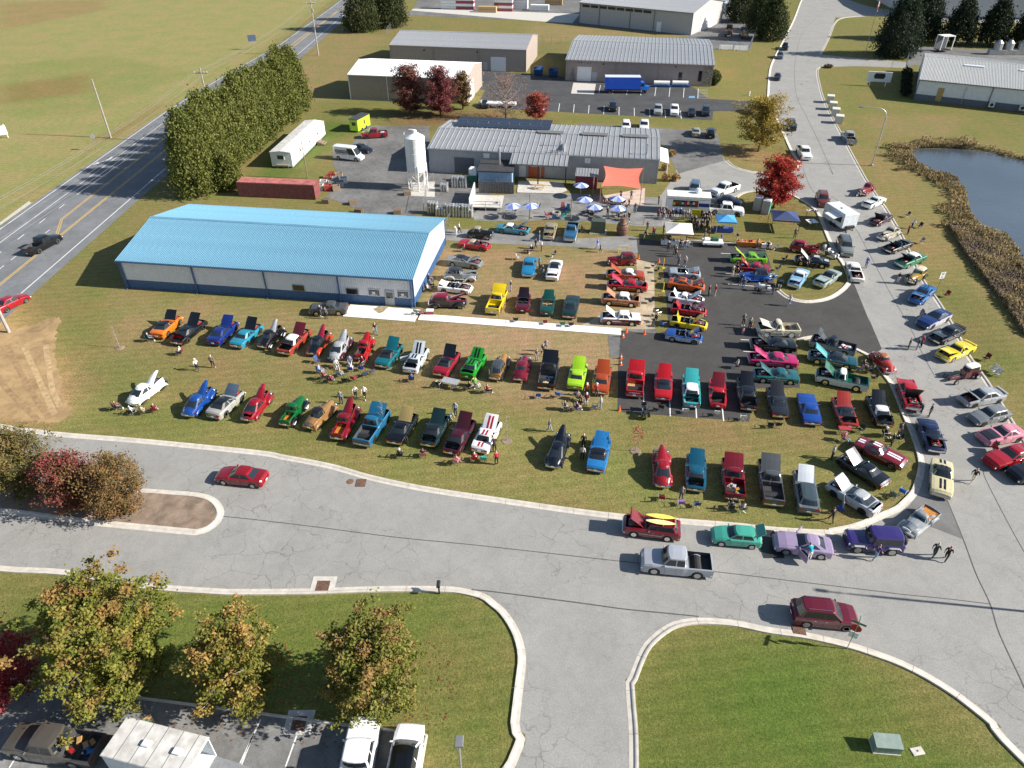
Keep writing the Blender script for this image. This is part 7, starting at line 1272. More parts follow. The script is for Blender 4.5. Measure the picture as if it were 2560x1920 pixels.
for p, c, l_, a in [((2.80,60.35), '2a68c0', 'bright blue empty chair behind the black pickup', 90), ((4.97,60.52), '3a74c4', 'sky blue empty chair behind the lime coupe', 60), ((-2.66,50.35), '35b09c', 'teal empty chair behind the striped white fastback', 80), ((-22.07,66.93), '3a4878', 'navy table-chair at the far left of the circle', -30), ((-16.93,65.43), '2a3fa0', 'royal blue empty chair right of the circle', 100), ((-17.32,63.44), 'b82430', 'red empty chair at the bottom of the circle', 60), ((-18.23,63.09), '2a2c34', 'charcoal empty chair left of the red one', 80), ((-16.36,64.25), '3c4258', 'slate empty chair at the right of the circle, nearer', 120), ((-15.65,64.70), '4a4e60', 'grey empty chair at the far right of the circle', 130),
 ((-7.96,62.39), '26262c', 'black empty chair behind the red convertible', 60), ((-6.29,61.96), 'a8a4b8', 'lilac empty chair behind the bright green coupe', 90), ((13.33,45.24), '8a1826', 'maroon empty chair behind the deep red truck', 80), ((14.93,44.61), '8a6ab0', 'purple empty chair behind the teal blue coupe', 90), ((16.27,44.43), '22304e', 'navy and white empty chair behind the teal blue coupe', 95), ((26.00,55.47), '1a1c20', 'black empty chair behind the charcoal coupe, left of two', 80), ((26.76,55.47), '1c1e22', 'black empty chair behind the charcoal coupe, right of two', 90), ((23.58,56.60), 'c8c8c4', 'white folding chair behind the glossy black sedan', 80), ((17.90,57.76), 'b8b8ba', 'grey empty chair behind the turquoise hardtop', 90), ((21.12,57.37), 'd0d0ce', 'white empty chair behind the red two-seater', 80), ((15.60,58.32), '17171a', 'black empty chair behind the red vinyl-roof coupe', 60),
 ((28.72,43.86), '2040a0', 'blue folded chair beside the light grey modern coupe', 60), ((35.17,45.94), '2464c0', 'blue low chair on the corner grass', 40), ((34.16,45.47), '5a6664', 'grey green chair on the corner grass by the kerb', 30), ((56.97,82.30), '9a1826', 'red chair beside the speed sign', 200), ((63.77,104.47), '22284a', 'navy chair on the bank behind the cream sedan', 200), ((63.76,108.76), '3a1824', 'dark wine chair on the bank near the burgundy sports coupe', 190), ((54.14,67.40), '5a1420', 'wine chair behind the hot rod', 200), ((53.77,65.15), W_, 'white folding chair on the right bank, left of two', 200), ((53.79,64.42), 'd0d0d0', 'white folding chair on the right bank, right of two', 200),
 ((1.00,93.42), 'b0aca4', 'pale empty chair left of the bright blue coupe', 0), ((5.95,94.34), '4a4c50', 'grey chair behind the white coupe on the dry grass', 200), ((0.46,75.95), '24242c', 'dark chair standing on the white walkway, left', 90), ((4.07,75.38), '8a1c28', 'red chair standing on the white walkway', 90), ((6.19,74.94), '2a7a5a', 'green and white chair standing on the walkway', 90), ((7.23,74.83), '24344e', 'navy chair standing on the walkway, rightmost', 90), ((-12.05,77.94), '8a8a90', 'grey chair on the concrete apron, left', 60), ((-11.43,77.70), 'a86a88', 'pink patterned chair on the concrete apron, right', 100),
 ((19.40,81.67), 'c02848', 'crimson chair on the sand strip', 0), ((18.57,75.06), '2464c0', 'blue chair at the lower end of the sand strip', 30), ((17.56,75.96), '303238', 'black chair at the lower end of the sand strip', 200), ((17.89,80.67), '26262a', 'black chair pair on the sand strip, middle', 180), ((20.02,89.30), '3a3a3c', 'charcoal chair on the sand strip, far end', 180), ((20.12,86.79), '9a2034', 'dark red chair on the sand strip', 170), ((19.86,90.74), '202024', 'black chair on the sand strip, farthest', 170), ((18.41,77.56), 'b89858', 'tan chair on the sand strip beside the yellow sports car', 30),
 ((38.86,96.69), 'a8a49c', 'pale chair right of the orange table', 180), ((38.96,92.96), '1c2030', 'navy chair between the lime coupe and black coupe', 170), ((37.12,90.01), '4a6488', 'blue chair behind the red fastback', 170), ((42.14,90.01), '26262a', 'black chair between the island coupes', 200), ((61.42,98.79), '8a8c80', 'grey chair on the bank by the black convertible', 200), ((38.71,65.15), '9a8a8a', 'pale chair by the green and white pickup', 170), ((39.76,63.61), '4a4844', 'dark lounge chair behind the green and white pickup', 160), ((37.96,53.36), '1c2230', 'navy chair beside the maroon striped coupe', 160), ((34.72,54.66), '3a4040', 'grey folding chair above the maroon striped coupe', 200), ((8.53,58.32), 'b8bcc0', 'white chair at the right of the orange-shirt circle', 170), ((-2.22,113.50), '8a8a88', 'grey chair beside the timber deck', 40)]:
    chair(p, c, l_, a, ALU if random.random() < .4 else None)
for p in ((24.03,109.14), (24.86,109.14), (25.35,107.62), (27.12,108.57), (27.84,107.62), (28.30,106.88), (30.40,106.88), (30.96,107.06), (31.51,106.50), (28.74,103.96), (29.54,103.96), (30.39,104.14), (28.82,105.77)): person(p, random.choice((K_, '22242c', '2a2c34', N_, '34343a')), random.choice((K_, J, '26282e')), 'person in dark clothes within the crowd before the food truck', random.choice(('stand', 'stand', 'phone', 'walk')), None, group='crowd before the food truck')
for p in ((12.89,114.32), (13.80,110.70), (15.37,113.91), (18.58,110.70), (15.48,109.14), (18.52,116.42), (20.28,116.42)): person(p, random.choice((K_, '2c3440', '4a4c52', '5a4a44')), random.choice((K_, J, '3a3c42')), 'person in dark clothes among the patio umbrellas', random.choice(('stand', 'lean', 'phone')), None, group='people among the patio umbrellas')

# ---------------------------------------------------------------- street furniture, stalls, yard things
def simple(name, label, cat, p, rz=0, group=None): return thing(name, label, cat, (*p, 0) if len(p) == 2 else p, R(rz), group)
# poles and wires
PG = 'utility poles along the highway'
def upole(label, p, H, arm=True, tf=False):
    t = simple('utility_pole', label, 'utility pole', p, 0, PG); MB().tube([(0, 0, -.2), (0, 0, H)], [.2, .13], 9).build('pole', mat('pale_pole', (.34, .31, .28), .85, 0, .2, 3), t)
    if arm:
        c = MB().box(-1.3, 1.3, -.07, .07, H-1.15, H-1.0).build('crossarm', WOOD, t)
        for x in (-1.2, -.6, .6, 1.2): MB().lathe([(.05, 0), (.08, .06), (.05, .2)], 8, c=(x, 0, H-1.0)).build('insulator', WHITE, c)
    if tf: MB().lathe([(.24, 0), (.26, .1), (.26, .75), (.1, .85)], 12, c=(.3, -.25, H-3.2)).build('transformer_can', STEEL, t); MB().box(-.15, .25, -.35, -.12, H-8, H-7.1).build('meter_box', STEEL, t)
    return t
upole('tall wooden pole at the left edge near the tan soil patch', (-61.21,73.62), 14.6); upole('utility pole rising behind the arborvitae hedge', (-60.4, 147), 14.6); upole('tall utility pole with crossarm right of the highway', (-58.4, 231.7), 15, True, True)
simple_p = tag(MB().tube([(0, 0, -.2), (0, 0, 11.6)], [.19, .12], 9).build('utility_pole', MAT['pale_pole'], None, (-84.06, 150.7, 0)), 'bare grey pole standing on the field side of the highway', 'utility pole', PG)
wr = thing('power_line', 'overhead wires strung along the highway poles', 'wires', (0, 0, 0))
PT = [(-62, 0), (-61.2, 73.6), (-60.4, 147), (-58.4, 231.7), (-57, 320), (-55, 420)]
for dx, dz in ((-1.2, 13.8), (-.6, 13.8), (1.2, 13.8), (0, 11.2), (0.1, 10.2), (-.1, 9.6)):
    pts = []
    for (a, b) in zip(PT, PT[1:]):
        for k in range(8): u = k/8; pts.append((lerp(a[0], b[0], u)+dx, lerp(a[1], b[1], u), dz-1.1*4*u*(1-u)))
    MB().tube(pts, .016, 4).build('wire', STEEL, wr)
for lb_, b_, h in (('thin timber pole beside the red container', (-37.14,126.38), 6.5), ('timber post on the patio near the teal convertible', (2.87,109.14), 3.6), ('dark post beside the ring of bright garden chairs', (9.39,107.44), 3.6), ('timber post left of the orange sail', (13.86,117.70), 3.6)):
    t = simple('timber_pole', lb_, 'post', b_, 0); MB().tube([(0, 0, -.1), (0, 0, h)], [.1, .08], 8).build('shaft', WOOD, t); MB().lathe([(.1, 0), (.1, .05), (.02, .1)], 8, c=(0, 0, h)).build('cap', DGREY, t)
def lamp(label, p, H, reach, rz, name='street_lamp'):
    t = simple(name, label, 'street lamp', p, rz); MB().lathe([(.28, 0), (.28, .25), (.14, .35)], 10).build('base', STEEL, t); n = 8
    MB().tube([(0, 0, 0), (0, 0, H-1.6)]+[(reach*.42*(1-math.cos(k*math.pi/2/n)), 0, H-1.6+1.5*math.sin(k*math.pi/2/n)) for k in range(1, n+1)]+[(reach, 0, H)], [.11]*2+[.07]*(n+1), 8).build('pole', STEEL, t, smooth=60); MB().rbox(reach-.1, reach+.65, -.16, .16, H-.1, H+.08, .04).build('lamp_head', GREYM, t)
lamp('curved silver street lamp on the grass by the pond', (68.26,133.39), 10.6, 4.6, 172); lamp('street lamp outside the right edge casting a long shadow', (45.2, 32.7), 11.6, .9, 170)
t = simple('parking_lamp', 'grey parking lot lamp head beside the front lawn', 'street lamp', (-2.94,20.03), 0); MB().tube([(0, 0, 0), (0, 0, 6.4)], .07, 8).build('pole', STEEL, t); MB().rbox(-.24, .24, -.1, .55, 6.35, 6.5, .03).build('lamp_head', GREYM, t)
t = simple('mailbox', 'dark mailbox on a bent black post by the south kerb', 'mailbox', (-5.66,35.13), 0); MB().box(-.06, .06, -.06, .06, 0, 1.05).build('post', BLACK, t); MB().rbox(-.14, .14, -.3, .3, 1.05, 1.3, .05).build('box', BLACK, t)
# signs
t = simple('stop_sign', 'stop sign with green street names at the corner kerb', 'sign', (24.22,30.29), 150); MB().tube([(0, 0, 0), (0, 0, 3.3)], .03, 6).build('post', STEEL, t)
o = MB().prism([(.38*math.cos(R(22.5+45*k)), .38*math.sin(R(22.5+45*k))) for k in range(8)], -.01, .01).build('sign_plate', mat('sign_red', (.45, .02, .03), .4), t); o.location = (0, -.05, 2.4); o.rotation_euler = (R(90), 0, 0); lettering('STOP', .26, WHITE, o, (0, 0, .014), (0, 0, 0))
MB().box(-.3, .3, -.06, -.04, 1.35, 1.95).build('sign_plate', WHITE, t)
for z, a in ((2.95, 0), (3.15, 90)): MB().box(-.5, .5, -.015, .015, z, z+.18).build('street_name_plate', mat('sign_green', (.02, .16, .1), .4), t, None, R(a))
t = simple('speed_sign', 'speed limit 25 sign on the right-hand bank', 'sign', (56.51,83.79), 15); MB().tube([(0, 0, 0), (0, 0, 2.9)], .03, 6).build('post', WOOD, t); pl_ = MB().box(-.38, .38, -.05, -.03, 2.0, 2.95).build('sign_plate', WHITE, t); lettering('SPEED\nLIMIT', .2, BLACK, pl_, (0, -.055, 2.68), (R(90), 0, 0)); lettering('25', .42, BLACK, pl_, (0, -.055, 2.22), (R(90), 0, 0))
t = simple('business_sign', 'white board sign with a dark emblem on the right lawn', 'sign', (94.50,194.13), -14)
for x in (-1.9, 1.9): MB().box(x-.08, x+.08, -.08, .08, 0, 1.6).build('post', WHITE, t)
b_ = MB().box(-2.9, 2.9, -.15, .15, 1.1, 3.5).build('board', WHITE, t); MB().prism([(-1.4, 0), (-1.1, .65), (1.1, .65), (1.4, 0), (1.1, -.65), (-1.1, -.65)], -.01, .01).build('emblem', BLACK, b_); b_.children[0].location = (0, -.17, 2.5); b_.children[0].rotation_euler = (R(90), 0, 0)
t = simple('road_sign', 'diamond road sign seen from behind beside the field', 'sign', (-82.95,142.41), 35); MB().tube([(0, 0, 0), (0, 0, 3.0)], .035, 6).build('post', STEEL, t); o = MB().box(-.4, .4, -.01, .01, -.4, .4).build('sign_plate', STEEL, t); o.location = (0, 0, 2.8); o.rotation_euler = (0, R(45), 0)
t = simple('field_sign', 'white board sign standing in the field at the left edge', 'sign', (-106.33,150.31), 30)
for x in (-.9, .9): MB().box(x-.07, x+.07, -.07, .07, 0, 2.8).build('post', WHITE, t)
MB().box(-1.1, 1.1, -.05, .05, .7, 2.5).build('board', WHITE, t)
t = simple('highway_sign', 'small blue sign beside the highway in the field', 'sign', (-80.24,239.77), 20); MB().tube([(0, 0, 0), (0, 0, 3)], .05, 6).build('post', STEEL, t); MB().box(-1.2, 1.2, -.03, .03, 2.4, 4.2).build('board', mat('sign_slate', (.07, .1, .17), .5), t)
t = simple('flag_pole', 'flag pole with a limp red striped flag by the big evergreen', 'flag pole', (107.20,233.32), 0); MB().tube([(0, 0, 0), (0, 0, 15)], [.09, .04], 8).build('pole', STEEL, t); f = MB()
for k in range(9): f.quad((.05, 0, 14.6-k*.34), (.42, .12, 14.1-k*.34), (.42, .12, 13.76-k*.34), (.05, 0, 14.26-k*.34), k % 2)
f.build('flag', [mat('flag_red', (.5, .02, .04), .8), PAPER], t)
for k, (q, l_) in enumerate((((76.52,178.41), 'farthest'), ((74.91,172.32), 'second farthest'), ((73.59,167.04), 'second nearest'), ((72.34,161.40), 'nearest'))): 
    t = simple('concrete_block', 'pale utility pedestal by the upper road kerb, %s of four' % l_, 'pedestal', q, -20, 'pedestals by the upper road'); MB().rbox(-.75, .75, -.9, .9, 0, 1.5, .06).build('housing', mat('pedestal_grey', (.48, .47, .42), .7), t); MB().rbox(-.85, .85, -1, 1, 1.5, 1.68, .05).build('lid', mat('pedestal_lid', (.56, .55, .5), .7), t)
# electric boxes
GREENB = mat('transformer_green', (.19, .25, .22), .55, 0, .15, 2)
t = simple('transformer', 'grey green transformer box on the lower right lawn', 'transformer', (23.90,23.04), -5); t.scale = (.86,)*3; MB().box(-1.0, 1.0, -.4, .7, -.05, .08).build('pad', CONC, t); MB().rbox(-.95, .95, -.35, .65, .08, .85, .04).build('tank', GREENB, t); MB().add([(-.97, -.38, .82), (.97, -.38, .82), (.97, .67, 1.0), (-.97, .67, 1.0), (-.97, -.38, .9), (.97, -.38, .9), (.97, .67, 1.08), (-.97, .67, 1.08)], [(0, 1, 5, 4), (1, 2, 6, 5), (2, 3, 7, 6), (3, 0, 4, 7), (4, 5, 6, 7)]).build('lid', GREENB, t)
t = simple('valve_lid', 'small pale access cover in the lower right lawn', 'access cover', (25.92,22.93), 10); MB().rbox(-.4, .4, -.25, .25, -.02, .06, .02).build('cover', CONC, t); MB().box(-.05, .05, -.05, .05, .06, .075).build('key_slot', BLACK, t)
t = simple('utility_box', 'tall dark green utility box on the grass by the rope', 'utility box', (13.33,103.07), -8); MB().rbox(-1.1, 1.1, -.7, .7, .1, 2.0, .05).build('cabinet', mat('dark_green_box', (.06, .075, .055), .55), t); MB().box(-1.3, 1.3, -.9, .8, -.02, .1).build('pad', CONC, t); MB().box(-.01, .01, -.72, -.70, .2, 1.9).build('door_gap', DARK, t)
t = simple('wooden_still', 'barrel-shaped wooden stave tower by the rope fence', 'barrel', (16.98,102.20), 0); BRN = mat('stave_brown', (.17, .085, .05), .7, 0, .25, 4)
for k in range(16): a = 2*math.pi*k/16; rr = lambda q: q*.985; MB().add([(q*math.cos(a+s*.19), q*math.sin(a+s*.19), z) for q, z in ((.78, 0), (.92, .8), (.86, 1.5), (.5, 2.0), (.36, 2.5), (.38, 2.6)) for s in (-1, 1)], [(2*i, 2*i+1, 2*i+3, 2*i+2) for i in range(5)]).build('stave', BRN, t)
for z, q in ((.3, .86), (1.0, .93), (1.7, .76)): MB().lathe([(q, z), (q+.02, z+.04), (q, z+.08)], 16).build('hoop', BLACK, t)
MB().lathe([(.1, 2.58), (.37, 2.6), (.37, 2.62), (.02, 2.66)], 12).build('cap', BRN, t)
# cones
CG = 'traffic cones'
cm_ = MB().lathe([(.15, .03), (.035, .68), (.01, .69)], 12); cmesh = cm_.mesh('cone_body', AMBER); cbase = MB().box(-.19, .19, -.19, .19, 0, .035).mesh('cone_base', AMBER); ccol = MB().lathe([(.112, .26), (.085, .42)], 12).mesh('collar', WHITE)
for p, l_ in (((13.36,72.49), 'banded traffic cone at the walkway end'), ((13.90,73.62), 'traffic cone just above the walkway end'), ((16.05,73.19), 'traffic cone on the patch left of the blue roadster'), ((12.54,67.89), 'banded traffic cone at the lot edge, upper of two'), ((12.36,66.61), 'banded traffic cone at the lot edge, lower of two'), ((11.16,58.17), 'traffic cone at the lower left corner of the lot'), ((18.29,93.72), 'traffic cone behind the maroon delivery sedan'), ((21.04,92.66), 'traffic cone by the yellow post'), ((-7.84,207.55), 'far traffic cone on the pallets by the white roof')):
    t = simple('traffic_cone', l_, 'traffic cone', p, 20, CG); ob('cone_body', cmesh, t); ob('cone_base', cbase, t)
    if 'banded' in l_: ob('collar', ccol, t)
YEL = mat('safety_yellow', (.6, .46, .03), .5)
t = simple('pipe_barrier', 'yellow pipe barrier behind the maroon delivery sedan', 'barrier', (16.31,95.74), 0)
for x in (-.75, .75): MB().tube([(x, 0, 0), (x, 0, 1.1)], .05, 6).build('post', YEL, t)
for z in (.55, 1.1): MB().tube([(-.75, 0, z), (.75, 0, z)], .05, 6).build('rail', YEL, t)
t = simple('bollard', 'tall yellow marker post on the sand strip', 'bollard', (20.16,83.96), 0); MB().tube([(0, 0, 0), (0, 0, 1.3)], .06, 8).build('post', YEL, t); MB().box(-.2, .2, -.2, .2, 0, .06).build('foot', YEL, t)
t = simple('caution_tape', 'yellow plastic chain post at the far end of the sand strip', 'bollard', (21.34,90.74), 0); MB().tube([(0, 0, 0), (0, 0, 1.5)], .05, 8).build('post', YEL, t); MB().box(-.2, .2, -.2, .2, 0, .06).build('foot', YEL, t)
# canopies
def canopy(label, p, s, he, hp, m, rz=0, leg=WHITE, val=None):
    t = simple('canopy', label, 'canopy', p, rz); a = s/2
    for x in (-a, a):
        for y in (-a, a): MB().box(x-.03, x+.03, y-.03, y+.03, 0, he).build('leg', leg, t)
    for k in range(4):
        c = [(-a, -a), (a, -a), (a, a), (-a, a)]; A, B = c[k], c[(k+1) % 4]; md = ((A[0]+B[0])/2*.97, (A[1]+B[1])/2*.97); MB().add([(*A, he), (*md, he+.03), (*B, he), (0, 0, hp), ((A[0])*.5, A[1]*.5, lerp(he, hp, .46)), (B[0]*.5, B[1]*.5, lerp(he, hp, .46))], [(0, 1, 4), (1, 5, 4), (1, 2, 5), (4, 5, 3)]).build('roof_panel', m, t)
        MB().add([(*A, he-.22), (*B, he-.22), (*B, he), (*A, he)], [(0, 1, 2, 3)]).build('valance', val or m, t)
    return t
CANW, CANB, CANN = mat('canopy_cream', (.72, .66, .6), .7, 0, .06, 1), mat('canopy_blue', (.06, .3, .62), .6, 0, .08, 1), mat('canopy_navy', (.035, .055, .14), .6, 0, .1, 1)
canopy('cream pop-up canopy over the white-clothed registration table', (24.98,99.64), 4.1, 2.1, 2.9, CANW, -8, STEEL, mat('canopy_pink', (.45, .3, .27), .7)); canopy('small bright blue pop-up canopy by the white pickup', (33.05,103.60), 2.9, 2.0, 2.6, CANB, -6); canopy('navy pop-up canopy on the grass by the toilets', (42.32,104.31), 4.0, 2.15, 2.95, CANN, -10, BLACK)
def table(label, p, L, W_, m, rz=0, goods=(), cloth=True, name='folding_table', h=.75):
    t = simple(name, label, 'table', p, rz); MB().box(-L/2, L/2, -W_/2, W_/2, h-.04, h).build('table_top', m, t)
    if cloth: MB().box(-L/2-.01, L/2+.01, -W_/2-.012, -W_/2, .12, h-.003).box(-L/2-.012, -L/2, -W_/2, W_/2, .12, h-.003).box(L/2, L/2+.012, -W_/2, W_/2, .12, h-.003).build('table_cloth', m, t)
    for x in (-L/2+.15, L/2-.15):
        for y in (-W_/2+.1, W_/2-.1): MB().box(x-.02, x+.02, y-.02, y+.02, 0, h-.04).build('leg', STEEL, t)
    for k in range(int(L*3) if goods else 0): MB().rbox(-.1, .1, -.08, .08, 0, random.uniform(.06, .3), .02).build('goods', paint(random.choice(goods)), t, (random.uniform(-L/2+.15, L/2-.15), random.uniform(-W_/2+.1, W_/2-.1), h), random.random()*3)
    return t
GOODS = ('d8d8d8', 'a82020', '204a9a', 'c89a40', '303030', '6a8a5a')
table('white-clothed table under the cream canopy', (24.45,98.31), 4.2, .8, WHITE, -8, GOODS); table('blue-clothed table under the bright blue canopy', (32.73,103.07), 2.9, .8, mat('cloth_blue', (.03, .07, .3), .8), -6, GOODS); table('orange-clothed vendor table loaded with goods', (35.59,97.98), 4.0, .9, mat('cloth_orange', (.5, .16, .03), .8), -8, GOODS); table('small white vendor table right of the orange table', (37.72,97.33), 1.4, .8, WHITE, -8, GOODS); table('goods table on the grass left of the white trailer', (47.24,105.58), 1.5, 1.4, WHITE, 10, ('2a5aa0', 'd0d0d0', '8a1c2c'), False); table('clothes rack table beside the white trailer', (48.39,108.95), 1.8, .6, WHITE, -10, ('2a3a80', 'b8b8b8', '7a2a3a'), False, h=1.1); table('grey table with striped cloth at the chair circle', (-6.69,62.48), 1.9, 1.0, mat('table_grey', (.3, .3, .32), .6), -20, (), False); table('small red table on the corner grass', (33.08,54.44), 1.2, .6, mat('table_red', (.35, .03, .05), .6), -5, (), False)
t = simple('vendor_cart', 'white vendor cart with a green bag at the lot kerb', 'cart', (29.91,98.15), -5); MB().rbox(-1.5, 1.5, -.8, .8, .45, .8, .05).build('tray', WHITE, t); MB().box(-1.4, 1.4, -.82, -.78, .15, .45).build('skirt', BLACK, t); MB().rbox(-.2, .8, -.3, .5, .8, 1.3, .1).build('bag', mat('bag_green', (.02, .1, .05), .7), t); MB().rbox(-1.3, -.5, -.4, .4, .8, 1.2, .1).build('box', WHITE, t)
for x in (-1.1, 1.1): MB().tube([(x, -.8, .28), (x, .8, .28)], .28, 12).build('wheel', TYRE, t)
# umbrellas, picnic tables, garden chairs
UG = 'blue and white patio umbrellas'; UB, UW = mat('umbrella_blue', (.13, .2, .55), .7), mat('umbrella_white', (.6, .63, .75), .7)
for p, l_ in (((11.74,117.54), 'patio umbrella in front of the red shed'), ((11.85,111.16), 'patio umbrella left of the sail, upper'), ((17.22,111.57), 'patio umbrella under the edge of the sail'), ((13.11,107.98), 'patio umbrella left of the sail, lower'), ((16.84,107.52), 'patio umbrella over the front picnic table'), ((0.08,108.49), 'patio umbrella on the gravel, left of a pair'), ((3.01,108.49), 'patio umbrella on the gravel, right of a pair')):
    t = simple('patio_umbrella', 'blue and white '+l_, 'umbrella', p, random.random()*40, UG); MB().tube([(0, 0, 0), (0, 0, 2.55)], .03, 6).build('pole', STEEL, t); MB().lathe([(.3, 0), (.3, .08), (.05, .14)], 12).build('base', DGREY, t)
    for k in range(8):
        a, b = k*math.pi/4, (k+1)*math.pi/4; r_ = 1.35; MB().add([(r_*math.cos(a), r_*math.sin(a), 2.02), (r_*math.cos(b), r_*math.sin(b), 2.02), (0, 0, 2.55), (r_*.5*math.cos(a), r_*.5*math.sin(a), 2.33), (r_*.5*math.cos(b), r_*.5*math.sin(b), 2.33)], [(0, 1, 4, 3), (3, 4, 2)]).build('panel', UB if k % 2 else UW, t)
def picnic(label, p, rz, m=None):
    m = m or WOOD; t = simple('picnic_table', label, 'picnic table', p, rz)
    for k in range(5): MB().box(-.95, .95, -.37+k*.15, -.24+k*.15, .72, .76).build('plank', m, t)
    for y in (-.72, .58): MB().box(-.95, .95, y, y+.14, .43, .47).build('bench', m, t)
    for x in (-.7, .7):
        for s in (-1, 1): MB().tube([(x, s*.65, 0), (x, s*.2, .72)], .045, 4).build('leg', m, t)
GPIC = mat('dark_table', (.06, .06, .065), .6)
picnic('grey picnic table under the left gravel umbrella', (-0.18,110.11), -8, mat('grey_table', (.3, .31, .32), .6)); picnic('wooden picnic table on the concrete porch slab', (4.77,121.24), -8, PINE); picnic('dark picnic table at the rope, right', (16.91,108.95), -8, GPIC); picnic('dark picnic table under the left umbrella', (13.00,110.31), 30, GPIC); picnic('picnic table in the crowd by the food truck', (29.91,106.69), -8, GPIC); picnic('dark table under the lower sail umbrella', (17.17,113.09), -8, GPIC)
AG = 'bright garden chairs round the fire pit'
for p, c, l_, a in (((8.41,112.09), 'b81c2c', 'red garden chair at the top of the fire pit ring', -90), ((9.07,111.49), '1c6ab8', 'blue garden chair at the top right of the fire pit ring', -120), ((9.05,109.92), '26a08c', 'teal garden chair right of the fire pit', 180), ((5.72,108.95), 'b81c2c', 'red garden chair left of the fire pit', 20), ((6.81,108.00), '1c74c0', 'blue garden chair at the bottom of the fire pit ring', 80), ((8.04,108.38), '2aa894', 'teal garden chair at the lower right of the fire pit', 120)):
    t = simple('garden_chair', l_, 'chair', p, a, AG); m = paint(c)
    for k in range(5): MB().box(-.02, .02, -.28+k*.115, -.18+k*.115, 0, .75).build('back_slat', m, t); o = t.children[-1]; o.location = (-.25, 0, .33); o.rotation_euler = (0, R(-22), 0)
    MB().add([(-.3, -.28, .3), (.3, -.28, .4), (.3, .28, .4), (-.3, .28, .3), (-.3, -.28, .27), (.3, -.28, .37), (.3, .28, .37), (-.3, .28, .27)], [(0, 1, 2, 3), (7, 6, 5, 4), (0, 4, 5, 1), (1, 5, 6, 2), (2, 6, 7, 3)]).build('seat', m, t)
    for y in (-.33, .33): MB().box(-.35, .35, y-.06, y+.06, .55, .58).box(.26, .32, y-.04, y+.04, 0, .55).box(-.3, -.25, y-.04, y+.04, 0, .55).build('arm', m, t)
t = simple('fire_pit', 'round stone fire pit among the bright garden chairs', 'fire pit', (7.22,110.11), 0)
for k in range(12): a = k*math.pi/6; MB().rbox(-.14, .14, -.17, .17, 0, .35, .03).build('stone', STONE, t, (.62*math.cos(a), .62*math.sin(a), 0), a)
MB().lathe([(.02, .1), (.55, .1), (.55, .05)], 12).build('ash_bed', DARK, t)
# sail, patios, shed, deck
SAIL = mat('sail_orange', (.68, .17, .11), .75, 0, .05, 1); t = simple('shade_sail', 'orange red shade sail stretched beside the brewery wall', 'sail', (0, 0, 0)); cs = [(*(15.92,121.96), 3.9), (*(22.61,120.86), 3.9), (*(21.39,113.81), 2.8), (*(14.81,115.09), 2.8)]; n = 10; mb = MB(); rs = []
for i in range(n+1):
    row = []
    for k in range(n+1):
        u, v = i/n, k/n; p = Vector(cs[0])*(1-u)*(1-v)+Vector(cs[1])*u*(1-v)+Vector(cs[2])*u*v+Vector(cs[3])*(1-u)*v; c = sum((Vector(q) for q in cs), Vector())/4; e = .22*(4*v*(1-v)*(abs(2*u-1)**3)+4*u*(1-u)*(abs(2*v-1)**3)); p = p.lerp(c, e*.75); p.z -= .25*16*u*(1-u)*v*(1-v)*.5; row.append(p)
    rs.append(row)
mb.rings(rs, 0, False, False).build('canvas', SAIL, t, smooth=True)
for c in cs[1:]: MB().tube([(c[0], c[1], 0), (c[0], c[1], c[2]+.3)], .06, 6).build('post', WOOD, t)
sheet('patio', [(14.96,117.70), (23.49,121.69), (22.15,113.91), (14.49,114.53)], .03, mat('patio_concrete', (.5, .4, .33), .85, 0, .15, 1)); sheet('porch_slab', [(0.87,119.45), (8.32,118.92), (9.63,120.34), (9.04,124.47), (1.16,125.18)], .09, CONC)
t = simple('red_shed', 'small dark red shed with pale metal roof at the brewery wall', 'shed', (13.01,121.46), -8.5); MB().box(-1.9, 1.9, 0, 2.2, 0, 2.3).build('body', mat('shed_red', (.2, .025, .035), .6), t)
for k in range(8): o = MB().box(.01, .49, 0, 2.7, -.03, 0).box(.22, .28, 0, 2.7, 0, .05).build('roof_panel', GALV, t); o.location = (-2.0+k*.5, -.3, 2.3); o.rotation_euler = (R(12), 0, 0)
t = simple('timber_deck', 'pale ramp deck with pipe rails and side wall in the yard', 'ramp', (-4.36,111.49), -4); MB().box(-2.6, 2.6, 0, 5.4, .45, .6).build('deck', CONC, t); MB().box(-2.7, -2.55, -.2, 7.5, 0, 2.0).build('side_wall', TRW, t)
for x in (-2.3, 0, 2.4): MB().tube([(x, -.05, 0), (x, -.05, 1.6)], .05, 6).build('post', STEEL, t)
for z in (1.1, 1.6): MB().tube([(-2.3, -.05, z), (2.4, -.05, z)], .04, 6).build('rail', STEEL, t)
t = simple('rope_fence', 'rope strung on low posts along the picnic area', 'fence', (0, 0, 0)); fp_ = [(-4.40,107.81), (-1.24,108.19), (2.85,107.81), (12.00,107.62), (14.94,106.88), (18.22,106.69), (20.85,105.77)]
for p in fp_: MB().tube([(*p, 0), (*p, 1.0)], .05, 6).build('post', WOOD, t)
for a, b in zip(fp_, fp_[1:]): MB().tube([(lerp(a[0], b[0], k/6), lerp(a[1], b[1], k/6), .95-.35*4*(k/6)*(1-k/6)) for k in range(7)], .03, 5).build('rope', mat('rope', (.5, .45, .36), .9), t)
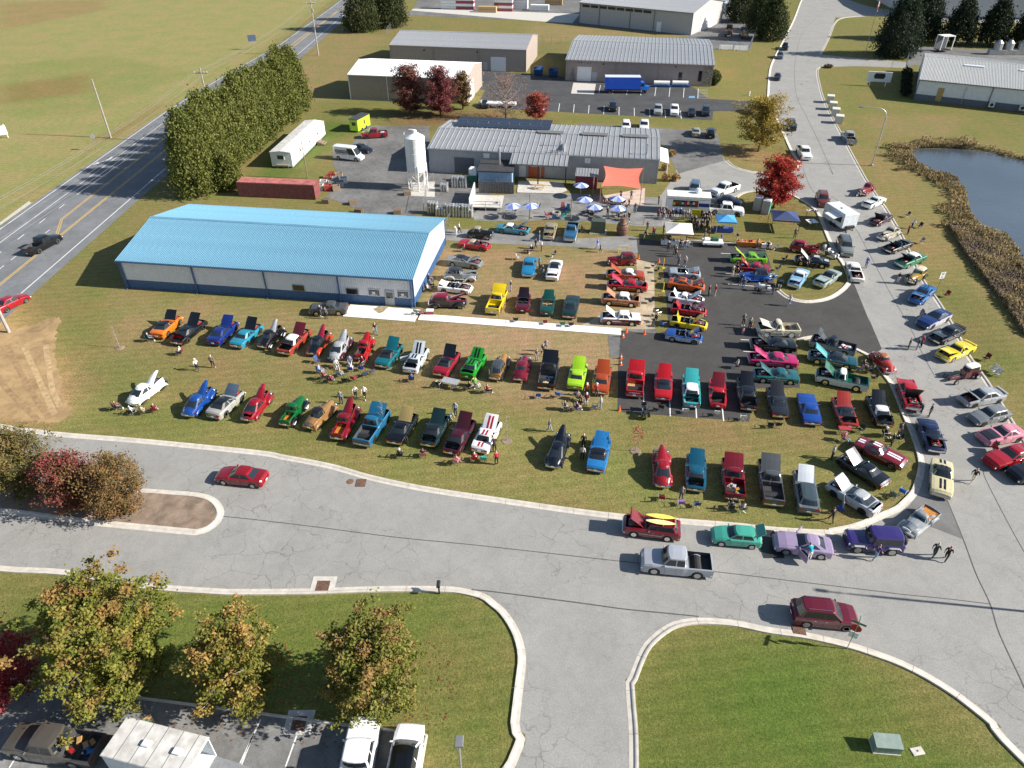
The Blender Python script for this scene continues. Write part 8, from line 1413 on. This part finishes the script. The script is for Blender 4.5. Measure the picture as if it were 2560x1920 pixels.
def mesh_fence(label, pts, h=1.8):
    t = simple('wire_fence', label, 'fence', (0, 0, 0))
    for a, b in zip(pts, pts[1:]):
        L = dist(a, b); n = max(1, round(L/3))
        for k in range(n+1): p = (lerp(a[0], b[0], k/n), lerp(a[1], b[1], k/n)); MB().tube([(*p, 0), (*p, h+.1)], .035, 6).build('post', STEEL, t)
        for z in (h,): MB().tube([(*a, z), (*b, z)], .025, 5).build('rail', STEEL, t)
        m = MB(); q = max(2, int(L/.5))
        for k in range(q):
            u, v = k/q, (k+1)/q; A, B = (lerp(a[0], b[0], u), lerp(a[1], b[1], u)), (lerp(a[0], b[0], v), lerp(a[1], b[1], v))
            m.tube([(*A, .05), (*B, h)], .006, 3); m.tube([(*B, .05), (*A, h)], .006, 3)
        o = m.build('wire_mesh', STEEL, t); o['kind'] = 'stuff'
mesh_fence('chain-link enclosure around the keg yard', [(-6.63,108.57), (-14.38,110.11), (-14.83,120.34), (-14.03,124.24)]); mesh_fence('chain-link gate panel at the hall corner', [(-10.47,99.47), (-9.82,105.40)], 2); mesh_fence('chain-link fence on the lawn behind the warehouses', [(7.11,250.62), (18.24,249.13)], 1.8); mesh_fence('chain-link fence closing the lumber yard corner', [(61.93,240.64), (72.92,237.19), (94.86,299.06)], 2.2); mesh_fence('chain-link fence beside the highway evergreens', [(-42.47,264.43), (-41.69,309.69)], 2); mesh_fence('chain-link gate of the equipment yard driveway', [(110.33,213.09), (123.36,239.77)], 2.2)
# kegs, crates and pallets in the yard
KEG = mat('keg_steel', (.55, .55, .55), .35, .7, .1, 3)
kegm = MB().lathe([(.2, 0), (.21, .03), (.2, .1), (.22, .16), (.22, .44), (.2, .5), (.21, .57), (.2, .6), (.05, .58)], 10).mesh('keg', KEG, 40)
def kegs(label, p, nx_, ny_, nz, rz=-5):
    t = simple('keg_stack', label, 'keg stack', p, rz, 'keg stacks in the yard'); MB().box(-.1, nx_*.45, -.1, ny_*.45, 0, .13).build('pallet', WOOD, t)
    for x in range(nx_):
        for y in range(ny_):
            for z in range(nz if (x+y) % 3 else nz-(random.random() < .4)): ob('keg', kegm, t).location = (x*.45+.15, y*.45+.15, .13+z*.6)
for p, n_, l_ in (((-13.82,109.92), (4, 3, 3), 'front keg stack, leftmost by the gate'), ((-12.38,109.14), (3, 3, 2), 'front keg stack, second from the left'), ((-11.07,108.95), (4, 3, 3), 'front keg stack in the middle of the row'), ((-9.61,108.76), (4, 3, 3), 'front keg stack right of the middle'), ((-8.07,108.57), (4, 3, 3), 'front keg stack, rightmost at the ramp wall'), ((-12.49,119.89), (3, 3, 2), 'rear keg stack beside the silo'), ((-10.66,121.92), (3, 3, 3), 'rear keg stack left of the pair at the brewery wall'), ((-9.24,121.78), (3, 3, 3), 'rear keg stack right of the pair at the brewery wall')): kegs('pale steel '+l_, p, *n_)
CR_ = [('white', (.65, .65, .62)), ('rust red', (.3, .08, .05)), ('red', (.4, .05, .03)), ('grey', (.3, .3, .3)), ('tan', (.32, .24, .17)), ('blue grey', (.25, .28, .31))]
for k in range(11):
    c = CR_[(k*2+k//4) % 6]; r_, q = divmod(k, 3); p = ((-33.68,120.92)[0]+q*1.5+.25*r_, (-33.68,120.92)[1]+r_*2.0-.2*q); t = simple('yard_crate', c[0]+' open crate by the red container, %s of the %s row' % (('left', 'middle', 'right')[q], ('front', 'second', 'third', 'back')[r_]), 'crate', p, 6*k % 17, 'open crates by the container'); m = mat('crate_'+c[0], c[1], .8, 0, .2, 3)
    for x0, x1, y0, y1 in ((-.6, .6, -.5, -.44), (-.6, .6, .44, .5), (-.6, -.54, -.44, .44), (.54, .6, -.44, .44)): MB().box(x0, x1, y0, y1, 0, 1.0).build('side', m, t)
    MB().box(-.54, .54, -.44, .44, .02, .8).build('fill', mat('crate_fill', (.2, .12, .07), .9, 0, .4, 5), t)
for p, l_, a in (((-26.74,114.32), 'leaning pile of grey pallets in the yard, upper', 20), ((-25.08,110.70), 'broken pallet pile in the yard, lower', -10), ((-18.71,110.31), 'small pallet stack near the yard railing', 5), ((-31.33,114.85), 'weathered workbench by the container end', -5), ((-18.08,118.57), 'tan pallet lying by the silo foot', 12), ((-8.05,195.35), 'yellow pallet stack at the white-roofed building', 5)):
    t = simple('pallet_pile', l_, 'pallets', p, a)
    for k in range(5):
        for q in range(5): MB().box(-.6, .6, -.5+q*.22, -.36+q*.22, .1+k*.15, .13+k*.15).build('slat', PINE if 'yellow' in l_ else WOOD, t)
        for y in (-.5, -.07, .36): MB().box(-.6, .6, y, y+.1, k*.15+.002, .098+k*.15).build('runner', WOOD, t)
for k, (p, l_) in enumerate((((-15.06,130.85), 'left'), ((-14.33,130.59), 'right'))):
    t = simple('gas_cylinder', 'white gas cylinder beside the silo, %s of two' % l_, 'cylinder', p, 0, 'gas cylinders'); MB().lathe([(.3, 0), (.33, .15), (.33, 1.6), (.2, 1.85), (.05, 1.9)], 12).build('tank', SILO, t, smooth=40); MB().lathe([(.12, 1.88), (.12, 2.05)], 8).build('valve_guard', STEEL, t)
t = simple('grain_tote', 'white plastic tote on a green base at the brewery wall', 'tote', (-6.97,124.94), -8); MB().box(-.8, .8, -.6, .6, 0, 1.3).build('base', mat('tote_green', (.05, .2, .13), .6), t); MB().rbox(-.7, .7, -.5, .5, 1.3, 2.7, .3).build('tank', WHITE, t)
# toilets, food truck, trailers
for p, fm, l_ in (((40.45,111.88), mat('toilet_grey', (.33, .31, .29), .6), 'grey brown portable toilet, left of the pair'), ((41.45,110.50), mat('toilet_green', (.05, .33, .22), .5), 'portable toilet with a green door, right of the pair')):
    t = simple('portable_toilet', l_, 'portable toilet', p, 60, 'portable toilets'); MB().rbox(-.6, .6, -.6, .6, .05, 2.2, .05).build('cabin', mat('toilet_shell', (.3, .285, .27), .6), t); MB().box(-.48, .48, -.63, -.6, .15, 2.0).build('door', fm, t); MB().box(.6, .63, -.5, .5, .15, 2.0).build('side_panel', fm, t); MB().rbox(-.63, .63, -.63, .63, 2.2, 2.4, .15).build('roof', WHITE, t); MB().tube([(-.4, .4, 2.2), (-.4, .4, 2.6)], .06, 6).build('vent_pipe', BLACK, t)
t = simple('food_truck', 'white food trailer with colourful serving side and roof fan', 'food truck', (25.1, 110.5), -9); Lf = 6.9; MB().box(0, Lf, 0, 2.6, .45, 2.9).build('body', WHITE, t); MB().rbox(-.05, Lf+.05, -.05, 2.65, 2.9, 3.0, .04).build('roof', mat('food_roof', (.7, .68, .64), .6, 0, .12, 2), t); MB().lathe([(.35, 0), (.5, .2), (.5, .5), (.3, .75), (.02, .8)], 12, c=(4.9, 1.9, 3.0)).build('roof_fan', WHITE, t)
h_ = MB().box(1.0, 5.0, -.03, 0, 1.35, 2.35).build('serving_hatch', BLACK, t); MB().box(.9, 5.1, -.12, 0, 1.25, 1.33).build('counter', STEEL, h_)
for k, c in enumerate(('e0c028', 'c8401f', '2a7a3a', 'd8d8d8', 'c02858', 'e8a030', '2a58b0', 'd8d8d8', 'b02020')): MB().box(1.05+k*.44, 1.4+k*.44, -.05, -.03, 1.5+(k % 2)*.2, 2.0+(k % 3)*.12).build('menu_picture', paint(c), h_)
MB().box(5.1, 6.8, -.02, 0, 1.4, 2.0).build('blue_band', paint('203a9a'), t); MB().box(.1, 6.8, -.015, 0, 2.5, 2.55).build('stripe', paint('a83030'), t)
for x in (1.4, 4.9): MB().tube([(x, -.02, .36), (x, .3, .36)], .36, 14).build('wheel', TYRE, t)
t = simple('food_sign', 'yellow sign reading food truck open before the queue', 'sign', (29.35,107.62), -9); MB().box(-.75, .75, -.03, .03, .25, 1.75).build('board', mat('sign_yellow', (.75, .62, .02), .5), t)
for q in range(3): lettering(('FOOD', 'TRUCK', 'OPEN')[q], .42, BLACK, t, (0, -.04, 1.48-q*.46), (R(90), 0, 0), sx=1.05)
for x in (-.65, .65): MB().box(x-.02, x+.02, .03, .05, 0, .3).build('foot', BLACK, t)
t = simple('box_trailer', 'white enclosed trailer hitched behind the grey SUV', 'trailer', (51.78,105.58), 14); MB().rbox(-1.25, 1.25, -2.2, 3.0, .5, 2.75, .1).build('body', mat('trailer_shell', (.62, .66, .68), .4), t); MB().rbox(-.25, .25, 0, .5, 2.75, 2.9, .04).build('roof_vent', WHITE, t); MB().box(-1.27, -1.25, -1.6, .8, 1.2, 2.2).build('side_hatch', BLACK, t); o = MB().box(-1.5, 0, -1.2, 1.2, -.02, .02).build('hatch_flap', WHITE, t); o.location = (-1.27, -.4, 2.25); o.rotation_euler = (0, R(-8), 0)
for y in (-.3, .6):
    for x in (-1.15, 1.15): MB().tube([(x-.1, y, .35), (x+.1, y, .35)], .35, 14).build('wheel', TYRE, t)
MB().tube([(-.5, -2.2, .5), (0, -3.2, .5), (.5, -2.2, .5)], .06, 6).build('drawbar', BLACK, t); MB().box(-.7, .7, -2.6, -2.2, .5, .9).build('tool_box', BLACK, t)
a_ = ang((-24.71,21.39), (-19.40,20.33)); t = thing('cargo_trailer', 'white cargo trailer with two roof vents in the front car park', 'trailer', (*(-24.71,21.39), 0), ang((-24.30,23.69), (-18.78,22.41))); TL = 5.7
MB().box(0, TL, 0, .06, .45, 2.55).box(0, TL, 2.36, 2.42, .45, 2.55).box(0, .06, .06, 2.36, .45, 2.55).box(.06, TL, .06, 2.36, .45, .5).build('body', mat('trailer_shell', (.62, .66, .68), .4), t); MB().rbox(-.04, TL+.04, -.04, 2.46, 2.55, 2.66, .05).build('roof', mat('dirty_white', (.4, .38, .35), .7, 0, .3, 1.6, col2=(.62, .61, .58)), t)
for x in (2.3, 4.4): MB().rbox(x-.25, x+.25, 1.0, 1.4, 2.66, 2.85, .06).build('roof_vent', WHITE, t)
for k in range(5): MB().box(.9+k*1.05, .93+k*1.05, -.04, 2.46, 2.66, 2.672).build('roof_seam', GREYM, t)
o = MB().box(0, 2.2, .05, 2.37, -.06, 0).build('ramp_door', STEEL, t); o.location = (TL, 0, .5); o.rotation_euler = (0, R(11), 0)
for y in (-.02, 2.24):
    for x in (2.4, 3.2): MB().tube([(x, y, .36), (x, y+.2, .36)], .36, 14).build('wheel', TYRE, t)
t = simple('cardboard_sheet', 'tan cardboard sheet standing behind the cargo trailer', 'sheet', (-24.08,24.61), 30); MB().box(-.5, .5, -.02, .02, 0, .9).build('sheet', PINE, t); MB().box(-.3, .3, -.03, -.02, .2, .6).build('print', mat('print_green', (.15, .35, .2), .7), t)
# motorcycles
def moto(label, p, col, rz):
    t = simple('motorcycle', label, 'motorcycle', p, rz, 'motorcycles'); m = paint(col)
    for x in (-.75, .78): o = ob('wheel', wheel_mesh(.33, .14, 'chrome')[0], t); o.location = (x, 0, .33); ob('rim', wheel_mesh(.33, .14, 'chrome')[1], o)
    MB().rbox(-.2, .35, -.16, .16, .75, 1.0, .07).build('fuel_tank', m, t); MB().rbox(-.75, -.2, -.18, .18, .62, .8, .06).build('seat', BLACK, t); MB().rbox(-.25, .3, -.2, .2, .28, .7, .06).build('engine', CHROME, t)
    for y in (-.33, .33): MB().rbox(-1.0, -.45, y-.12, y+.12, .4, .75, .06).build('saddlebag', m, t); MB().tube([(.1, y*.7, .3), (-.9, y*.8, .3)], .05, 6).build('exhaust', CHROME, t)
    for y in (-.1, .1): MB().tube([(.78, y, .33), (.5, y, 1.0)], .03, 5).build('fork', CHROME, t)
    MB().tube([(.35, -.42, 1.1), (.52, -.1, 1.02), (.52, .1, 1.02), (.35, .42, 1.1)], .02, 5).build('handlebar', CHROME, t); MB().rbox(.5, .7, -.28, .28, .85, 1.2, .08).build('fairing', m, t); MB().rbox(.4, 1.1, -.1, .1, .62, .72, .04).build('front_fender', m, t)
moto('white touring motorcycle on the dark lot', (33.42,83.99), 'e4e4e6', 175); moto('blue motorcycle behind the white touring one', (35.24,87.20), '1f6ab0', 200); moto('white motorcycle on the grass by the black coupe', (46.23,94.18), 'd0d0d4', 120); moto('black motorcycle beside the island kerb', (36.00,85.04), '141418', 250); moto('maroon motorcycle beside the farthest maroon coupe', (59.94,117.91), '3a1018', 200); moto('black motorcycle behind the red vinyl-roof coupe', (13.62,57.53), '141418', 90)
# trucks and yard stuff far behind
def truck(label, p, rz, L, load, cabc, box=None, boxtop=None):
    t = simple('flatbed_truck' if not box else 'box_truck', label, 'truck', p, rz); m = paint(cabc); MB().box(-L/2, L/2-.3, -.5, .5, .6, .9).build('chassis', BLACK, t); xc_ = L/2-2.0
    MB().add([(xc_-.1, -1.05, .9), (L/2+.1, -1.0, .9), (L/2+.1, -.95, 1.6), (xc_+1.0, -1.0, 1.75), (xc_+.75, -.95, 2.6), (xc_-.1, -.95, 2.65)]+[(xc_-.1, 1.05, .9), (L/2+.1, 1.0, .9), (L/2+.1, .95, 1.6), (xc_+1.0, 1.0, 1.75), (xc_+.75, .95, 2.6), (xc_-.1, .95, 2.65)], [(0, 1, 2, 3, 4, 5), (11, 10, 9, 8, 7, 6), (1, 7, 8, 2), (2, 8, 9, 3), (4, 10, 11, 5), (5, 11, 6, 0), (3, 9, 10, 4)]).build('cab', m, t)
    MB().quad((xc_+1.02, -.9, 1.8), (xc_+1.02, .9, 1.8), (xc_+.8, .85, 2.52), (xc_+.8, -.85, 2.52)).build('windshield', GLASS, t)
    for s in (-1, 1): MB().add([(xc_+.05, s*1.04, 1.75), (xc_+.85, s*1.03, 1.75), (xc_+.65, s*1.0, 2.45), (xc_+.05, s*1.0, 2.45)], [(0, 1, 2, 3)]).build('side_window', GLASS, t)
    if box: b_ = MB().rbox(-L/2, xc_-.25, -1.22, 1.22, 1.05, 3.9, .03).build('cargo_box', paint(box), t); MB().box(-L/2-.02, xc_-.23, -1.24, 1.24, 3.82, 3.93).build('box_roof', paint(boxtop or box), t); MB().box(-L/2-.03, -L/2+.06, -1.25, 1.25, .95, 1.1).build('rear_bumper', CHROME, t)
    else:
        MB().box(-L/2, xc_-.3, -1.2, 1.2, .95, 1.1).build('flatbed', WOOD, t)
        for k, c in enumerate(load): MB().box(-L/2+.3, xc_-1.0, -1.05+k*.75, -.4+k*.75, 1.1, 1.5+.25*(k % 2)).build('load', paint(c), t)
    for x in (-L/2+1.4, L/2-1.0):
        for y in (-1.0, 1.0): o = ob('wheel', wheel_mesh(.48, .3, 'alloy')[0], t); o.location = (x, y, .48); ob('rim', wheel_mesh(.48, .3, 'alloy')[1], o)
truck('blue box truck with white box top parked at the taupe building', (28.69,187.69), -2, 11.0, (), '1f74d8', '1a56cc', 'f0f0f0'); truck('white and green box truck in the lumber yard', (82.75,309.69), 75, 9, (), 'e0e0e0', 'e4e6e4', 'e8e8e8'); truck('flatbed truck with crane arm in the lumber yard', (73.40,264.43), 75, 9.5, ('6a4a2c', '5a3c22'), '2a2a2e'); truck('flatbed truck loaded with pale lumber in the yard', (77.42,260.35), 80, 9, ('c8a468', 'd0b078', 'b88a50'), '24486a'); truck('dark flatbed truck at the back of the lumber yard', (96.64,312.46), 70, 9, ('3a3a3c',), '202428')
LU = [('white wrapped', WHITE), ('red banded', mat('wrap_red', (.3, .06, .07), .5)), ('yellow pine', PINE)]
for k, (p, m, l_) in enumerate((((-24.75,319.58), 0, 'tall white wrapped lumber stack, leftmost on the pad'), ((-18.66,318.71), 1, 'red banded lumber stack beside the leftmost one'), ((-9.62,311.07), 2, 'low open lumber rack at the pad edge'), ((-3.30,313.86), 1, 'red banded lumber stack in the middle of the pad'), ((2.79,319.58), 0, 'white wrapped lumber stack right of the middle'), ((11.03,315.27), 0, 'low white lumber stack nearest the grey building'), ((17.25,330.05), 2, 'small yellow lumber bundle on the asphalt'))):
    t = simple('lumber_stack', l_, 'lumber', p, -8, 'lumber stacks on the pad'); n = 2 if 'low' in l_ or 'small' in l_ else 5
    for z in range(n): MB().box(-3.6, 3.6, -1.3, 1.3, z*1.0+.12, z*1.0+1.04).build('bundle', WHITE if (m == 0 or (m == 1 and z % 2)) else LU[m][1], t); MB().box(-3, -2.8, -1.25, 1.25, z*1.0, z*1.0+.12).box(2.8, 3, -1.25, 1.25, z*1.0, z*1.0+.12).build('spacer', WOOD, t)
for p, l_ in (((7.22,206.88), 'blue dumpster with open lid beside the warehouses, left'), ((11.22,205.14), 'blue dumpster beside the warehouses, right')): t = simple('dumpster', l_, 'dumpster', p, -8, 'blue dumpsters'); MB().add([(-1.1, -.8, .15), (1.1, -.8, .15), (1.1, .9, .15), (-1.1, .9, .15), (-1.2, -1.1, 1.5), (1.2, -1.1, 1.5), (1.2, 1.0, 2.0), (-1.2, 1.0, 2.0)], [(3, 2, 1, 0), (0, 1, 5, 4), (1, 2, 6, 5), (2, 3, 7, 6), (3, 0, 4, 7), (4, 5, 6, 7)]).build('bin', mat('dumpster_blue', (.02, .07, .2), .5, 0, .15, 2), t); MB().box(-1.15, -.02, -.9, .95, 2.02, 2.08).build('lid', BLACK, t)
for p, c, l_ in (((38.57,193.53), SILO, 'long white gas tank trailer behind the box truck cab'), ((43.36,193.53), SILO, 'white gas tanks on a blue skid at the taupe building')): t = simple('gas_tank', l_, 'tank', p, -5); MB().tube([(-2, 0, 1), (2, 0, 1)], .5, 12).build('tank', c, t); MB().box(-2.6, 2.6, -.6, .6, .2, .5).build('skid', paint('1f66b0'), t)
t = simple('utility_trailer', 'small white framed trailer in the equipment yard', 'trailer', (132.36,237.19), 10); MB().box(-2, 2, -1.5, 1.5, 4.4, 4.6).build('roof', WHITE, t); MB().box(-1.9, 1.9, -1.4, 1.4, .5, .7).build('deck', BLACK, t)
for x in (-1.9, 1.9):
    for y in (-1.4, 1.4): MB().box(x-.1, x+.1, y-.1, y+.1, .7, 4.4).build('post', WHITE, t)
MB().box(-1.8, 1.8, 1.2, 1.35, .7, 4.4).build('back_panel', DGREY, t)
for k, p in enumerate(((146.62,232.98), (149.96,232.98), (154.00,232.98))): t = simple('stored_tank', 'pale stored tank on a block at the yard edge, %s of three' % ('left', 'middle', 'right')[k], 'tank', p, -10, 'stored tanks'); MB().box(-2.2, 2.2, -1, 1, 0, 1.4).build('block', CONC, t); MB().lathe([(1.2, 1.4), (1.2, 3.2), (.4, 4.0), (.02, 4.1)], 12).build('tank', STEEL, t)
for k, p in enumerate(((66.63,240.64), (71.00,239.42))): t = simple('barrier_block', 'white concrete barrier at the lumber yard fence, %s' % ('left', 'right')[k], 'barrier', p, -6, 'concrete barriers'); MB().add([(-2, -.4, 0), (2, -.4, 0), (2, .4, 0), (-2, .4, 0), (-2, -.15, 1.2), (2, -.15, 1.2), (2, .15, 1.2), (-2, .15, 1.2)], [(3, 2, 1, 0), (0, 1, 5, 4), (1, 2, 6, 5), (2, 3, 7, 6), (3, 0, 4, 7), (4, 5, 6, 7)]).build('block', WHITE, t); MB().box(-1.6, -1.2, -.43, -.3, 0, .12).build('lift_slot', DARK, t)
t = simple('fire_hydrant', 'pale fire hydrant on the lawn right of the taupe building', 'hydrant', (58.90,184.88), 0); MB().lathe([(.2, 0), (.2, .1), (.14, .15), (.14, .75), (.2, .78), (.12, .95), (.02, 1.0)], 10).build('barrel', WHITE, t); MB().tube([(-.28, 0, .55), (.28, 0, .55)], .07, 8).build('nozzle', WHITE, t)
for p, l_ in (((-2.52,174.31), 'low white trailer behind the bare tree'), ): t = simple('flat_trailer', l_, 'trailer', p, -5); MB().rbox(-3.5, 3.5, -1.0, 1.0, .6, 1.1, .08).build('deck', WHITE, t); MB().box(-3.3, 3.3, -.9, .9, .5, .6).build('frame', BLACK, t)
t = simple('cooler', 'red wheeled cooler on the concrete apron', 'cooler', (-10.38,77.94), 0); MB().rbox(-.45, .45, -.3, .3, .1, .55, .04).build('tub', paint('a01826'), t); MB().rbox(-.47, .47, -.32, .32, .55, .65, .03).build('lid', WHITE, t)
t = simple('ground_mat', 'black mat spread in front of the lavender coupe', 'mat', (21.63,40.33), 0); MB().box(-1.0, .7, -1.7, 1.7, .018, .03).build('mat', BLACK, t); MB().box(-1.02, -1.0, -1.7, 1.7, .018, .035).build('edge', DGREY, t)
